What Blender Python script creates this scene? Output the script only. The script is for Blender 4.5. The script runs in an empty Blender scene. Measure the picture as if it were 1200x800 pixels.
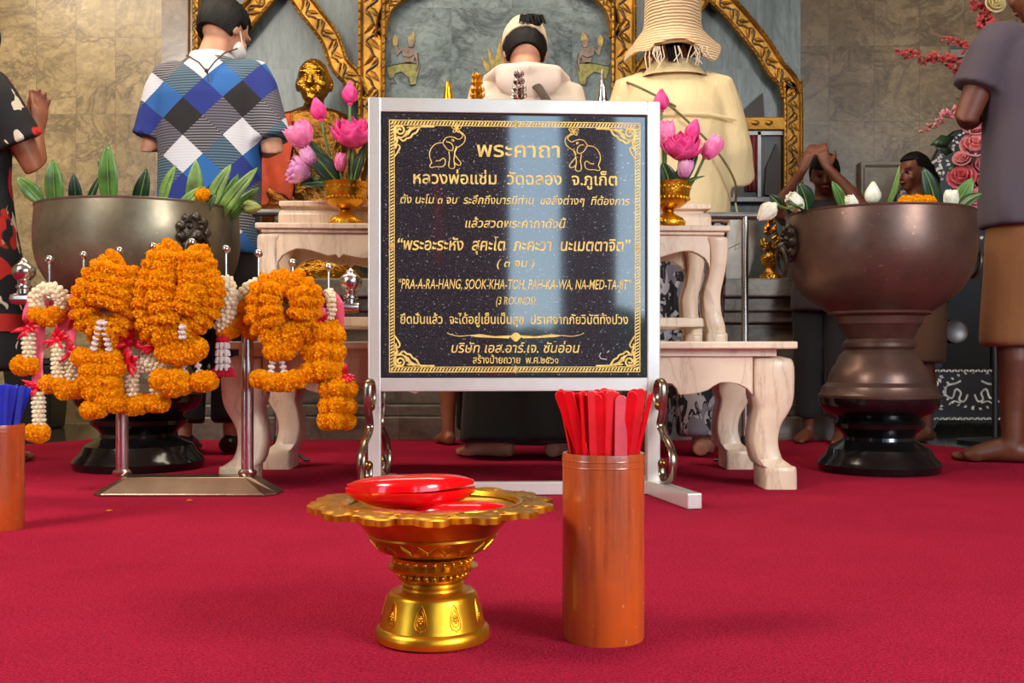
import bpy, bmesh, math, random
import numpy as np
from mathutils import Vector, Matrix, Euler, Quaternion
random.seed(7)
np.random.seed(7)
SC = bpy.context.scene
COL = SC.collection
PI = math.pi
# ------------------------------------------------------------------ camera, sky, lights, exposure
F, HZ, CH = 1250.0, 418.0, 0.37          # focal length in px (1200 wide), horizon row, camera height
cam = bpy.data.cameras.new('camera')
cam.sensor_width = 36.0
cam.lens = F / 1200.0 * 36.0
cam.shift_y = (HZ - 400.0) / 1200.0
cam.clip_start = 0.05
cam_o = bpy.data.objects.new('camera', cam)
COL.objects.link(cam_o)
cam_o.location = (0, 0, CH)
cam_o.rotation_euler = (PI / 2, 0, 0)
SC.camera = cam_o

SC.view_settings.view_transform = 'Standard'
SC.view_settings.look = 'None'
SC.view_settings.gamma = 1.0
SC.view_settings.use_curve_mapping = False
SC.view_settings.exposure = 0.0

world = bpy.data.worlds.new('sky')
SC.world = world
world.use_nodes = True
_nt = world.node_tree
_bg = _nt.nodes['Background']
_tc = _nt.nodes.new('ShaderNodeTexCoord')
_sep = _nt.nodes.new('ShaderNodeSeparateXYZ')
_cr = _nt.nodes.new('ShaderNodeValToRGB')
_nt.links.new(_tc.outputs['Generated'], _sep.inputs[0])
_nt.links.new(_sep.outputs['Z'], _cr.inputs[0])
_cr.color_ramp.elements[0].position = 0.0
_cr.color_ramp.elements[0].color = (0.66, 0.87, 1.0, 1)
_cr.color_ramp.elements[1].position = 0.5
_cr.color_ramp.elements[1].color = (0.40, 0.68, 1.0, 1)
_nt.links.new(_cr.outputs[0], _bg.inputs['Color'])
_bg.inputs['Strength'].default_value = 4.2


def area_light(name, loc, target, sx, sy, power, color):
    l = bpy.data.lights.new(name, 'AREA')
    l.shape = 'RECTANGLE'
    l.size, l.size_y, l.energy, l.color = sx, sy, power, color
    o = bpy.data.objects.new(name, l)
    COL.objects.link(o)
    o.location = loc
    o.rotation_euler = (Vector(target) - Vector(loc)).to_track_quat('-Z', 'Y').to_euler()
    return o


area_light('daylight_from_the_entrance', (2.8, -0.7, 2.2), (0.1, 1.5, 0.25), 1.3, 1.1, 126, (1.0, 0.95, 0.88))
area_light('fill_light_garlands', (-2.6, 0.6, 2.8), (-1.1, 2.9, 0.6), 1.2, 1.0, 120, (1.0, 0.93, 0.84))  # fill light added on the left to brighten the garlands
area_light('warm_fill_altar', (-0.3, 3.6, 3.1), (-0.2, 4.5, 0.8), 3.0, 0.8, 78, (1.0, 0.86, 0.68))  # warm fill added to light the background, no visible lamp

area_light('warm_fill_left_wall', (-2.7, 4.2, 3.1), (-2.3, 6.0, 1.3), 1.6, 0.6, 54, (1.0, 0.84, 0.62))  # added to brighten the left back wall, stands for no known lamp


# ------------------------------------------------------------------ helpers
def PX(px, Y):
    return (px - 600.0) / F * Y


def PZ(py, Y):
    return CH - (py - HZ) / F * Y


def P(px, py, Y):
    return Vector((PX(px, Y), Y, PZ(py, Y)))


def GY(py):                                # depth of a floor point seen on row py
    return CH * F / (py - HZ)


class MB:
    def __init__(self):
        self.v, self.f = [], []

    def add(self, vs, fs, M=None):
        b = len(self.v)
        if M is not None:
            vs = [M @ Vector(p) for p in vs]
        self.v.extend([tuple(p) for p in vs])
        self.f.extend([tuple(i + b for i in q) for q in fs])
        return self

    def box(self, c, s, rz=0.0, M=None):
        x, y, z = s[0] / 2, s[1] / 2, s[2] / 2
        cs, sn = math.cos(rz), math.sin(rz)
        vs = []
        for k in (-1, 1):
            for (a, b) in ((-1, -1), (1, -1), (1, 1), (-1, 1)):
                px, py = a * x, b * y
                vs.append((c[0] + px * cs - py * sn, c[1] + px * sn + py * cs, c[2] + k * z))
        return self.add(vs, [(3, 2, 1, 0), (4, 5, 6, 7), (0, 1, 5, 4), (1, 2, 6, 5), (2, 3, 7, 6), (3, 0, 4, 7)], M)

    def span(self, a, b):
        return self.box([(a[i] + b[i]) / 2 for i in range(3)], [abs(b[i] - a[i]) for i in range(3)])

    def rings(self, rings, cap0=True, cap1=True, closed=False, M=None):
        n = len(rings[0])
        vs, fs = [], []
        for r in rings:
            vs.extend(r)
        m = len(rings)
        for i in range(m if closed else m - 1):
            j = (i + 1) % m
            for k in range(n):
                l = (k + 1) % n
                fs.append((i * n + k, i * n + l, j * n + l, j * n + k))
        if not closed:
            if cap0:
                fs.append(tuple(range(n - 1, -1, -1)))
            if cap1:
                fs.append(tuple((m - 1) * n + k for k in range(n)))
        return self.add(vs, fs, M)

    def lathe(self, prof, c=(0, 0, 0), n=32, M=None, cap0=True, cap1=True):
        rs = []
        for (r, z) in prof:
            rs.append([(c[0] + r * math.cos(2 * PI * k / n), c[1] + r * math.sin(2 * PI * k / n), c[2] + z) for k in range(n)])
        return self.rings(rs, cap0, cap1, False, M)

    def tube(self, pts, rad, n=8, sy=1.0, closed=False, up=None, M=None):
        pts = [Vector(p) for p in pts]
        m = len(pts)
        if not hasattr(rad, '__len__'):
            rad = [rad] * m
        rs, prev = [], None
        for i, p in enumerate(pts):
            if closed:
                t = pts[(i + 1) % m] - pts[i - 1]
            else:
                t = pts[min(i + 1, m - 1)] - pts[max(i - 1, 0)]
            if t.length < 1e-9:
                t = Vector((0, 0, 1))
            t.normalize()
            if up is not None:
                u = Vector(up)
                u = u - t * u.dot(t)
                if u.length < 1e-4:
                    u = t.orthogonal()
            elif prev is None:
                u = t.orthogonal()
            else:
                u = prev - t * prev.dot(t)
                if u.length < 1e-6:
                    u = t.orthogonal()
            u.normalize()
            prev = u
            w = t.cross(u)
            r = rad[i]
            ra, rb = (r if hasattr(r, '__len__') else (r, r * sy))
            rs.append([p + u * (ra * math.cos(2 * PI * k / n)) + w * (rb * math.sin(2 * PI * k / n)) for k in range(n)])
        return self.rings(rs, True, True, closed, M)

    def ball(self, c, r, n=14, m=9, M=None):
        if not hasattr(r, '__len__'):
            r = (r, r, r)
        rs = []
        for j in range(1, m):
            a = PI * j / m
            rs.append([(c[0] + r[0] * math.sin(a) * math.cos(2 * PI * k / n), c[1] + r[1] * math.sin(a) * math.sin(2 * PI * k / n), c[2] - r[2] * math.cos(a)) for k in range(n)])
        vs = [p for q in rs for p in q] + [(c[0], c[1], c[2] - r[2]), (c[0], c[1], c[2] + r[2])]
        fs = []
        for j in range(m - 2):
            for k in range(n):
                l = (k + 1) % n
                fs.append((j * n + k, j * n + l, (j + 1) * n + l, (j + 1) * n + k))
        b, t = (m - 1) * n, (m - 1) * n + 1
        for k in range(n):
            l = (k + 1) % n
            fs.append((b, l, k))
            fs.append((t, (m - 2) * n + k, (m - 2) * n + l))
        return self.add(vs, fs, M)

    def prism(self, out, d0, d1, axis='y', M=None):
        """outline in (x,z) extruded along y, or (x,y) along z, or (y,z) along x"""
        def q(p, d):
            return {'y': (p[0], d, p[1]), 'z': (p[0], p[1], d), 'x': (d, p[0], p[1])}[axis]
        n = len(out)
        vs = [q(p, d0) for p in out] + [q(p, d1) for p in out]
        fs = [tuple(range(n)), tuple(range(2 * n - 1, n - 1, -1))]
        for k in range(n):
            l = (k + 1) % n
            fs.append((k, k + n, l + n, l))
        return self.add(vs, fs, M)

    def grid(self, fn, nu, nv, M=None):
        vs = [fn(i / nu, j / nv) for i in range(nu + 1) for j in range(nv + 1)]
        fs = [(i * (nv + 1) + j, (i + 1) * (nv + 1) + j, (i + 1) * (nv + 1) + j + 1, i * (nv + 1) + j + 1) for i in range(nu) for j in range(nv)]
        return self.add(vs, fs, M)

    def mesh(self, name, off=(0, 0, 0), recalc=True):
        me = bpy.data.meshes.new(name)
        a = np.array(self.v, dtype=float) - np.array(off, dtype=float)
        me.from_pydata([tuple(p) for p in a], [], self.f)
        if recalc:
            bm = bmesh.new()
            bm.from_mesh(me)
            bmesh.ops.recalc_face_normals(bm, faces=bm.faces)
            bm.to_mesh(me)
            bm.free()
        me.update()
        return me


def finish(o, m, smooth=True, ang=40, bevel=None, solid=None, sub=0):
    me = o.data
    if m is not None and not len(me.materials):
        me.materials.append(m)
    if smooth:
        me.polygons.foreach_set('use_smooth', [True] * len(me.polygons))
        if ang < 180:
            me.set_sharp_from_angle(angle=math.radians(ang))
    if solid:
        md = o.modifiers.new('thickness', 'SOLIDIFY')
        md.thickness = solid
        md.offset = 0
    if bevel:
        md = o.modifiers.new('soft edges', 'BEVEL')
        md.width = bevel
        md.segments = 2
        md.limit_method = 'ANGLE'
        md.angle_limit = math.radians(35)
    if sub:
        md = o.modifiers.new('rounding', 'SUBSURF')
        md.levels = md.render_levels = sub
    return o


def world_loc(o):
    v = Vector((0, 0, 0))
    while o is not None:
        v += o.location
        o = o.parent
    return v


def obj(name, mb, m=None, parent=None, local=False, **kw):
    """one mesh object; mb is in world coordinates unless local"""
    if isinstance(mb, bpy.types.Mesh):
        me = mb
        o = bpy.data.objects.new(name, me)
        COL.objects.link(o)
        o.parent = parent
        if m is not None and not len(me.materials):
            me.materials.append(m)
        return o
    off = Vector((0, 0, 0)) if (local or parent is None) else world_loc(parent)
    o = bpy.data.objects.new(name, mb.mesh(name, off))
    COL.objects.link(o)
    o.parent = parent
    return finish(o, m, **kw)


def thing(name, label, cat, loc, group=None):
    o = bpy.data.objects.new(name, None)
    o.empty_display_size = 0.05
    COL.objects.link(o)
    o.location = loc
    return tag(o, label, cat, group)


def tag(o, label, cat, group=None):
    o['label'] = label
    o['category'] = cat
    if group:
        o['group'] = group
    return o


def struct(o):
    o['kind'] = 'structure'
    return o


def single(name, mb, m, label, cat, base, group=None, **kw):
    """a thing that is one mesh, its origin at base"""
    o = bpy.data.objects.new(name, mb.mesh(name, base))
    COL.objects.link(o)
    o.location = base
    finish(o, m, **kw)
    return tag(o, label, cat, group)


def copy_tree(o, parent=None):
    kids = [c for c in o.children]
    c = o.copy()
    COL.objects.link(c)
    c.parent = parent
    for k in kids:
        copy_tree(k, c)
    return c


def voxel(mb, size, smooth=3, fold=None, fold_scale=1.0):
    """one continuous skin around overlapping closed shapes"""
    me = mb.mesh('tmp')
    o = bpy.data.objects.new('tmp', me)
    COL.objects.link(o)
    r = o.modifiers.new('r', 'REMESH')
    r.mode = 'VOXEL'
    r.voxel_size = size
    if smooth:
        s = o.modifiers.new('s', 'SMOOTH')
        s.factor = 0.5
        s.iterations = smooth
    dg = bpy.context.evaluated_depsgraph_get()
    dg.update()
    out = bpy.data.meshes.new_from_object(o.evaluated_get(dg))
    COL.objects.unlink(o)
    bpy.data.objects.remove(o)
    bpy.data.meshes.remove(me)
    if fold:
        n = len(out.vertices)
        co, no = np.empty(n * 3), np.empty(n * 3)
        out.vertices.foreach_get('co', co)
        out.vertices.foreach_get('normal', no)
        c, s = co.reshape(-1, 3), fold_scale
        x, y, z = c[:, 0], c[:, 1], c[:, 2]
        d = fold * (np.sin(9.1 * s * x + 5.3 * s * z + 1.3 * np.sin(7 * s * z + 3 * s * y)) * 0.5 + np.sin(13.7 * s * z - 6.1 * s * x + 4.0 * s * y) * 0.3
                    + np.sin(23.0 * s * x + 17.0 * s * y + 11.0 * s * z) * 0.2)
        out.vertices.foreach_set('co', (c + no.reshape(-1, 3) * d[:, None]).ravel())
    out.update()
    return out


def skin_obj(name, mb, m, parent, vox, smooth=3, fold=None, fold_scale=1.0):
    """voxel skin, mb in coordinates local to parent"""
    me = voxel(mb, vox, smooth, fold, fold_scale)
    me.name = name
    o = bpy.data.objects.new(name, me)
    COL.objects.link(o)
    o.parent = parent
    return finish(o, m, ang=180)


# ------------------------------------------------------------------ materials
def lin(c):
    return tuple(((x / 255.0) / 12.92 if x / 255.0 <= 0.04045 else ((x / 255.0 + 0.055) / 1.055) ** 2.4) for x in c) + (1.0,)


class NT:
    def __init__(self, name):
        self.m = bpy.data.materials.new(name)
        self.m.use_nodes = True
        self.t = self.m.node_tree
        self.b = self.t.nodes['Principled BSDF']

    def n(self, typ, **kw):
        nd = self.t.nodes.new('ShaderNode' + typ)
        for k, v in kw.items():
            setattr(nd, k, v)
        return nd

    def l(self, a, b):
        self.t.links.new(a, b)

    def coord(self, scale=(1, 1, 1), rot=(0, 0, 0)):
        tc = self.n('TexCoord')
        mp = self.n('Mapping')
        mp.inputs['Scale'].default_value = scale
        mp.inputs['Rotation'].default_value = rot
        self.l(tc.outputs['Object'], mp.inputs['Vector'])
        return mp.outputs['Vector']

    def noise(self, vec, scale, detail=4, rough=0.55, dist=0.0):
        nd = self.n('TexNoise')
        nd.inputs['Scale'].default_value = scale
        nd.inputs['Detail'].default_value = detail
        nd.inputs['Roughness'].default_value = rough
        nd.inputs['Distortion'].default_value = dist
        if vec is not None:
            self.l(vec, nd.inputs['Vector'])
        return nd.outputs['Fac']

    def ramp(self, fac, stops, const=False):
        nd = self.n('ValToRGB')
        cr = nd.color_ramp
        if const:
            cr.interpolation = 'CONSTANT'
        while len(cr.elements) < len(stops):
            cr.elements.new(0.5)
        for e, (p, c) in zip(cr.elements, stops):
            e.position = p
            e.color = c if len(c) == 4 else lin(c)
        self.l(fac, nd.inputs[0])
        return nd.outputs[0]

    def math(self, op, a, b=None):
        nd = self.n('Math', operation=op)
        for i, x in enumerate((a, b)):
            if x is None:
                continue
            if isinstance(x, (int, float)):
                nd.inputs[i].default_value = x
            else:
                self.l(x, nd.inputs[i])
        return nd.outputs[0]

    def mix(self, fac, a, b, blend='MIX'):
        nd = self.n('Mix', data_type='RGBA', blend_type=blend)
        if isinstance(fac, (int, float)):
            nd.inputs[0].default_value = fac
        else:
            self.l(fac, nd.inputs[0])
        for i, x in ((6, a), (7, b)):
            if isinstance(x, tuple):
                nd.inputs[i].default_value = x if len(x) == 4 else lin(x)
            else:
                self.l(x, nd.inputs[i])
        return nd.outputs[2]

    def bump(self, h, strength=0.3, dist=0.01):
        nd = self.n('Bump')
        nd.inputs['Strength'].default_value = strength
        nd.inputs['Distance'].default_value = dist
        self.l(h, nd.inputs['Height'])
        self.l(nd.outputs[0], self.b.inputs['Normal'])

    def set(self, **kw):
        for k, v in kw.items():
            s = self.b.inputs[k.replace('_', ' ')]
            if isinstance(v, bpy.types.NodeSocket):
                self.l(v, s)
            else:
                s.default_value = v
        return self.m


def simple(name, c, rough=0.5, metal=0.0, var=0.12, vscale=12, bump=0.0, bscale=60, bdist=0.002, **kw):
    """base colour with a little procedural mottling, optional bump"""
    t = NT(name)
    v = t.coord()
    f = t.noise(v, vscale, 5)
    lo = tuple(max(0, x * (1 - var)) for x in c)
    hi = tuple(min(255, x * (1 + var)) for x in c)
    t.set(Base_Color=t.ramp(f, [(0.3, lo), (0.7, hi)]), Roughness=rough, Metallic=metal, **kw)
    if bump:
        t.bump(t.noise(v, bscale, 3), bump, bdist)
    return t.m
# ------------------------------------------------------------------ surface materials
def carpet_mat():
    t = NT('crimson carpet')
    v = t.coord()
    a = t.noise(v, 5.0, 4)
    b = t.noise(v, 260.0, 2, 0.7)
    c1 = t.ramp(a, [(0.3, (150, 19, 44)), (0.7, (172, 27, 56))])
    c2 = t.ramp(b, [(0.32, (100, 9, 28)), (0.68, (212, 52, 84))])
    t.set(Base_Color=t.mix(0.5, c1, c2), Roughness=1.0, Specular_IOR_Level=0.05)
    t.bump(b, 0.9, 0.006)
    return t.m


def tile_mat(name, w, h, c_lo, c_hi, vein, rough=0.28, vert=False, joint=0.012, dark_patch=0.25, mortar=(96, 86, 70)):
    t = NT(name)
    v = t.coord()
    sp = t.n('SeparateXYZ')
    t.l(v, sp.inputs[0])
    cb = t.n('CombineXYZ')
    t.l(sp.outputs['X'], cb.inputs['X'])
    t.l(sp.outputs['Z'], cb.inputs['Y'])
    br = t.n('TexBrick')
    br.offset = 0.0
    br.inputs['Scale'].default_value = 1.0
    br.inputs['Brick Width'].default_value = w
    br.inputs['Row Height'].default_value = h
    br.inputs['Mortar Size'].default_value = joint * min(w, h) * 0.5
    br.inputs['Mortar Smooth'].default_value = 0.2
    br.inputs['Color1'].default_value = (0, 0, 0, 1)
    br.inputs['Color2'].default_value = (1, 1, 1, 1)
    br.inputs['Mortar'].default_value = (0.5, 0.5, 0.5, 1)
    t.l(cb.outputs[0], br.inputs['Vector'])
    # every tile gets its own piece of stone: shift the vein coordinates by the tile's tone
    sh = t.n('VectorMath', operation='SCALE')
    t.l(br.outputs['Color'], sh.inputs[0])
    sh.inputs['Scale'].default_value = 9.0
    ad = t.n('VectorMath', operation='ADD')
    t.l(v, ad.inputs[0])
    t.l(sh.outputs[0], ad.inputs[1])
    mp = t.n('Mapping')
    mp.inputs['Scale'].default_value = (2.6, 1, 0.5) if vert else (1.0, 1, 1.35)
    t.l(ad.outputs[0], mp.inputs['Vector'])
    base = t.ramp(t.noise(mp.outputs[0], 3.2, 6, 0.6, 0.6), [(0.3, c_lo), (0.68, c_hi)])
    n1 = t.noise(mp.outputs[0], 2.6, 8, 0.66, 1.1)
    vf = t.math('ABSOLUTE', t.math('SUBTRACT', n1, 0.5))
    vm = t.ramp(vf, [(0.0, (1, 1, 1, 1)), (0.014, (0.6, 0.6, 0.6, 1)), (0.06, (0, 0, 0, 1))])
    vm = t.math('MULTIPLY', vm, t.ramp(t.noise(mp.outputs[0], 1.7, 3), [(0.34, (0.15, 0.15, 0.15, 1)), (0.56, (1, 1, 1, 1))]))
    fine = t.noise(mp.outputs[0], 14, 6, 0.7, 2.0)
    base = t.mix(t.ramp(fine, [(0.42, (0, 0, 0, 1)), (0.72, (0.6, 0.6, 0.6, 1))]), base, vein)
    patch = t.ramp(t.noise(mp.outputs[0], 1.9, 5, 0.7, 2.2), [(0.60, (0, 0, 0, 1)), (0.68, (dark_patch, dark_patch, dark_patch, 1))])
    c = t.mix(t.math('MAXIMUM', t.math('MULTIPLY', vm, 0.75), patch), base, vein)
    c = t.mix(t.math('MULTIPLY', br.outputs['Fac'], 0.75), c, mortar)
    t.set(Base_Color=c, Roughness=rough)
    t.bump(t.math('SUBTRACT', 1.0, br.outputs['Fac']), 0.25, 0.003)
    return t.m


def gold_mat(name, c=(190, 128, 38), rough=0.34, bscale=60, bstr=0.35, bdist=0.004, metal=1.0):
    t = NT(name)
    v = t.coord()
    f = t.noise(v, 9, 5)
    c2 = tuple(x * 0.62 for x in c)
    t.set(Base_Color=t.ramp(f, [(0.28, c2), (0.66, c)]), Metallic=metal, Roughness=rough)
    if bstr:
        t.bump(t.noise(v, bscale, 3, 0.6), bstr, bdist)
    return t.m


M = {}
M['carpet'] = carpet_mat()
M['wall'] = tile_mat('warm beige marble tiles', 0.226, 0.438, (146, 127, 90), (186, 166, 124), (84, 74, 58))
M['wall_right'] = tile_mat('grey beige marble tiles', 0.258, 0.428, (132, 113, 86), (170, 149, 116), (84, 72, 60), dark_patch=0.6)
M['panel'] = tile_mat('blue grey streaked marble', 0.36, 0.60, (60, 74, 76), (100, 112, 112), (46, 54, 56), rough=0.32, vert=True, joint=0.004, mortar=(80, 92, 94))
M['panel_mid'] = tile_mat('blue grey mottled marble', 0.30, 0.30, (92, 106, 108), (130, 142, 142), (46, 54, 56), rough=0.16, joint=0.006, dark_patch=0.55, mortar=(88, 100, 102))
M['altar'] = tile_mat('grey altar marble', 0.5, 0.5, (104, 100, 92), (142, 134, 122), (72, 66, 60), rough=0.3)
M['altar_side'] = tile_mat('brown veined marble', 0.4, 0.6, (92, 80, 64), (126, 110, 90), (58, 50, 42), rough=0.25)
M['granite'] = simple('dark polished granite floor', (46, 42, 36), 0.12, 0, 0.5, 90)
M['ceiling'] = simple('painted ceiling', (176, 164, 142), 0.8)
M['plaster'] = simple('dim maroon plaster', (64, 44, 46), 0.7)
M['column'] = simple('blue grey painted column', (96, 96, 112), 0.5)
M['redstripe'] = simple('red painted strip', (196, 20, 52), 0.5)
M['paving'] = simple('outdoor paving', (168, 160, 148), 0.8)
M['foliage'] = simple('outdoor foliage', (40, 58, 34), 0.9, 0, 0.5, 6)
M['gold'] = gold_mat('carved gilding', (176, 128, 54), 0.44, 90, 0.7, 0.005, 0.85)
M['gilt'] = gold_mat('crumpled gold leaf', (222, 160, 54), 0.24, 42, 1.0, 0.012)
M['maroon'] = simple('dark maroon lacquer', (44, 12, 12), 0.45)
M['brass'] = gold_mat('polished brass', (250, 178, 40), 0.3, 40, 0.1, 0.003, 0.9)
M['chrome'] = simple('brushed stainless steel', (200, 196, 190), 0.22, 1.0, 0.08, 20, 0.05, 200)
M['black_iron'] = simple('black painted metal', (22, 22, 24), 0.4)

# ------------------------------------------------------------------ the setting
FZ = -0.012
m = MB(); m.box((0, 2.0, FZ - 0.05), (9, 8.6, 0.1)); struct(obj('floor', m, M['granite'], smooth=False))
car = [(-4.2, -1.8), (4.2, -1.8), (4.2, 3.30), (1.93, 4.02), (1.76, 4.53), (1.66, 4.80), (-1.90, 4.80), (-2.03, 4.53), (-2.9, 4.2), (-4.2, 4.0)]
m = MB(); m.prism(car, FZ, 0.0, 'z')
single('carpet', m, M['carpet'], 'crimson red wall-to-wall carpet laid over the dark stone floor', 'carpet', (0, 0, FZ), smooth=False)

WY = 6.08
m = MB(); m.span((-4.4, WY, FZ), (-1.0, WY + 0.12, 3.3)); struct(obj('wall_left', m, M['wall'], smooth=False))
m = MB(); m.span((1.0, WY, FZ), (4.4, WY + 0.12, 3.3)); struct(obj('wall_right', m, M['wall_right'], smooth=False))
m = MB(); m.span((-4.5, -0.6, FZ), (-4.4, WY + 0.12, 3.3)); struct(obj('wall_far_left', m, M['wall'], smooth=False))
m = MB(); m.span((4.4, -0.6, FZ), (4.5, WY + 0.12, 3.3)); struct(obj('wall_far_right', m, M['wall_right'], smooth=False))
m = MB(); m.span((-4.5, -2.3, 3.2), (4.5, WY + 0.12, 3.3)); struct(obj('ceiling', m, M['ceiling'], smooth=False))
# behind the camera: the entrance side of the hall and the yard (seen mirrored in the polished plaque)
m = MB(); m.span((-4.4, -2.3, FZ), (0.558, -2.0, 3.2)); struct(obj('wall_entrance', m, M['plaster'], smooth=False))
m = MB(); m.span((0.977, -2.3, FZ), (1.347, -2.0, 3.2)); struct(obj('column_entrance', m, M['column'], bevel=0.01))
m = MB(); m.span((0.015, -2.0, 1.036), (0.064, -1.985, 1.684)); struct(obj('trim_entrance', m, M['redstripe'], smooth=False))
m = MB(); m.box((0, -22, -0.4), (80, 39, 0.2)); struct(obj('ground_outside', m, M['paving'], smooth=False))
m = MB()
rr = random.Random(3)
for i in range(46):
    x = -16 + i * 0.9 + rr.uniform(-0.3, 0.3)
    h = rr.uniform(0.5, 1.1) * (1.5 if i % 7 == 2 else 1)
    m.ball((x, -17 + rr.uniform(-1, 1), 0.1), (0.9, 0.8, h + 0.3), 9, 7)
o = obj('hedge', m, M['foliage']); o['kind'] = 'structure'

# altar: stepped marble base, side pier and the blue grey marble back
AY = 5.24
m = MB()
X0, X1 = PX(196, 4.95), PX(962, 4.95)
for (z0, z1, y, ex) in ((FZ, 0.10, 3.18, 0.04), (0.10, 0.15, 3.21, 0.02), (0.15, 0.30, 3.25, -0.02), (0.30, 0.34, 3.22, 0.01), (0.34, 0.50, 3.27, -0.03), (0.50, 0.55, 3.24, 0.0),
                        (0.55, 0.61, 3.22, 0.02), (0.61, 0.69, 3.19, 0.04)):
    m.span((X0 - ex, y + 1.55, z0 * 1.043), (X1 + ex, WY, z1 * 1.043))
struct(obj('wall_altar_base', m, M['altar'], smooth=False, bevel=0.008))
m = MB(); m.span((PX(190, AY), AY - 0.01, 0.72), (PX(226, AY), WY, 3.2)); struct(obj('wall_altar_pier', m, M['altar_side'], smooth=False))
m = MB(); m.span((PX(222, AY), AY + 0.06, 0.72), (PX(442, AY), WY, 3.2)); m.span((PX(736, AY), AY + 0.06, 0.72), (PX(942, AY), WY, 3.2)); struct(obj('wall_altar_back', m, M['panel'], smooth=False))
m = MB(); m.span((PX(440, AY), AY + 0.05, 0.72), (PX(738, AY), WY, 3.2)); struct(obj('wall_altar_middle', m, M['panel_mid'], smooth=False))


def resample(pts, step):
    pts = [Vector(p) for p in pts]
    out, acc = [pts[0].copy()], 0.0
    for a, b in zip(pts, pts[1:]):
        L = (b - a).length
        d = step - acc
        while d <= L:
            out.append(a.lerp(b, d / L))
            d += step
        acc = (acc + L) % step if L > 0 else acc
    return out


def catmull(pts, k=8):
    pts = [Vector(p) for p in pts]
    out = []
    for i in range(len(pts) - 1):
        p0, p1, p2, p3 = pts[max(i - 1, 0)], pts[i], pts[i + 1], pts[min(i + 2, len(pts) - 1)]
        for j in range(k):
            t = j / k
            out.append(0.5 * ((2 * p1) + (p2 - p0) * t + (2 * p0 - 5 * p1 + 4 * p2 - p3) * t * t + (3 * p1 - p0 - 3 * p2 + p3) * t ** 3))
    out.append(pts[-1])
    return out


def gilt_band(name, pts, wpx, Y, base=True):
    """carved gilded moulding along a path given in picture rows/columns at depth Y, w wide"""
    w = wpx / F * Y
    path = [Vector((PX(p[0], Y), Y, PZ(p[1], Y))) for p in pts]
    n = len(path)
    body, leaf, slot = MB(), MB(), MB()
    prof = [(-0.5, 0.0), (-0.5, 0.040), (-0.42, 0.046), (-0.36, 0.040), (-0.33, 0.022), (0.33, 0.022), (0.36, 0.040), (0.42, 0.046), (0.5, 0.040), (0.5, 0.0)]

    def frame(i):
        t = (path[min(i + 1, n - 1)] - path[max(i - 1, 0)]).normalized()
        return t, Vector((t.z, 0, -t.x))
    rings = []
    for i in range(n):
        t, nr = frame(i)
        rings.append([path[i] + nr * (a * w) + Vector((0, -d + 0.02, 0)) for (a, d) in prof])
    body.rings(rings)
    dense = resample(path, w * 0.30)
    for i, p in enumerate(dense):
        a, b = dense[max(i - 1, 0)], dense[min(i + 1, len(dense) - 1)]
        t = (b - a).normalized()
        nr = Vector((t.z, 0, -t.x))
        for s in (-1, 1):
            body.ball(p + nr * (s * 0.46 * w) + Vector((0, -0.026, 0)), 0.055 * w, 6, 4)
        if i % 2 == 0:
            s = 1 if (i // 2) % 2 else -1
            d1 = (t * 0.75 + nr * s * 0.66).normalized()
            for k, (off, sc) in enumerate(((0.10, 1.0), (-0.12, 0.62))):
                c = p + nr * (s * off * w) + t * (0.05 * w * k) + Vector((0, -0.006, 0))
                leaf.tube([c - d1 * 0.26 * w * sc, c - d1 * 0.1 * w * sc, c + d1 * 0.08 * w * sc, c + d1 * 0.30 * w * sc],
                          [0.02 * w, 0.12 * w * sc, 0.10 * w * sc, 0.012 * w], 7, 0.7)
            c = p + t * (0.30 * w) + Vector((0, -0.004, 0))
            pts2 = [c + d1 * (0.36 * w * (u - 0.5) * 2) + nr * (0.07 * w * math.sin((u - 0.5) * 2 * PI)) for u in (0, 0.25, 0.5, 0.75, 1)]
            slot.tube(pts2, [0.02 * w, 0.05 * w, 0.055 * w, 0.05 * w, 0.02 * w], 6)
    o = struct(obj(name, body, M['gold'], ang=50))
    obj('carved_leaves', leaf, M['gold'], o)
    obj('lacquer_recesses', slot, M['maroon'], o)
    return o


gilt_band('trim_1', [(436, -60), (436, 20), (436, 110), (436, 250)], 31, AY)
gilt_band('trim_2', [(731, -60), (731, 20), (731, 110), (731, 250)], 29, AY)
gilt_band('trim_3', [(928, 96), (929, 130), (929, 180), (929, 240)], 22, AY)
gilt_band('trim_4', [(229, -60), (228, 40), (228, 120), (228, 250)], 13, AY)
gilt_band('trim_5', catmull([(244, 72), (268, 46), (300, 8), (333, -32)], 5), 26, AY)
gilt_band('trim_6', catmull([(333, -32), (356, 4), (386, 44), (397, 74), (412, 92), (422, 116)], 6), 24, AY)
gilt_band('trim_7', catmull([(746, 100), (762, 74), (790, 40), (828, -14)], 5), 24, AY)
gilt_band('trim_8', catmull([(828, -14), (858, 14), (890, 52), (908, 80), (922, 96), (927, 112)], 6), 24, AY)
gilt_band('trim_9', catmull([(446, 44), (450, 20), (462, 2), (486, -14), (530, -24), (587, -28)], 5), 14, AY)
gilt_band('trim_10', catmull([(721, 44), (718, 20), (708, 2), (686, -14), (642, -24), (587, -28)], 5), 14, AY)

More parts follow.
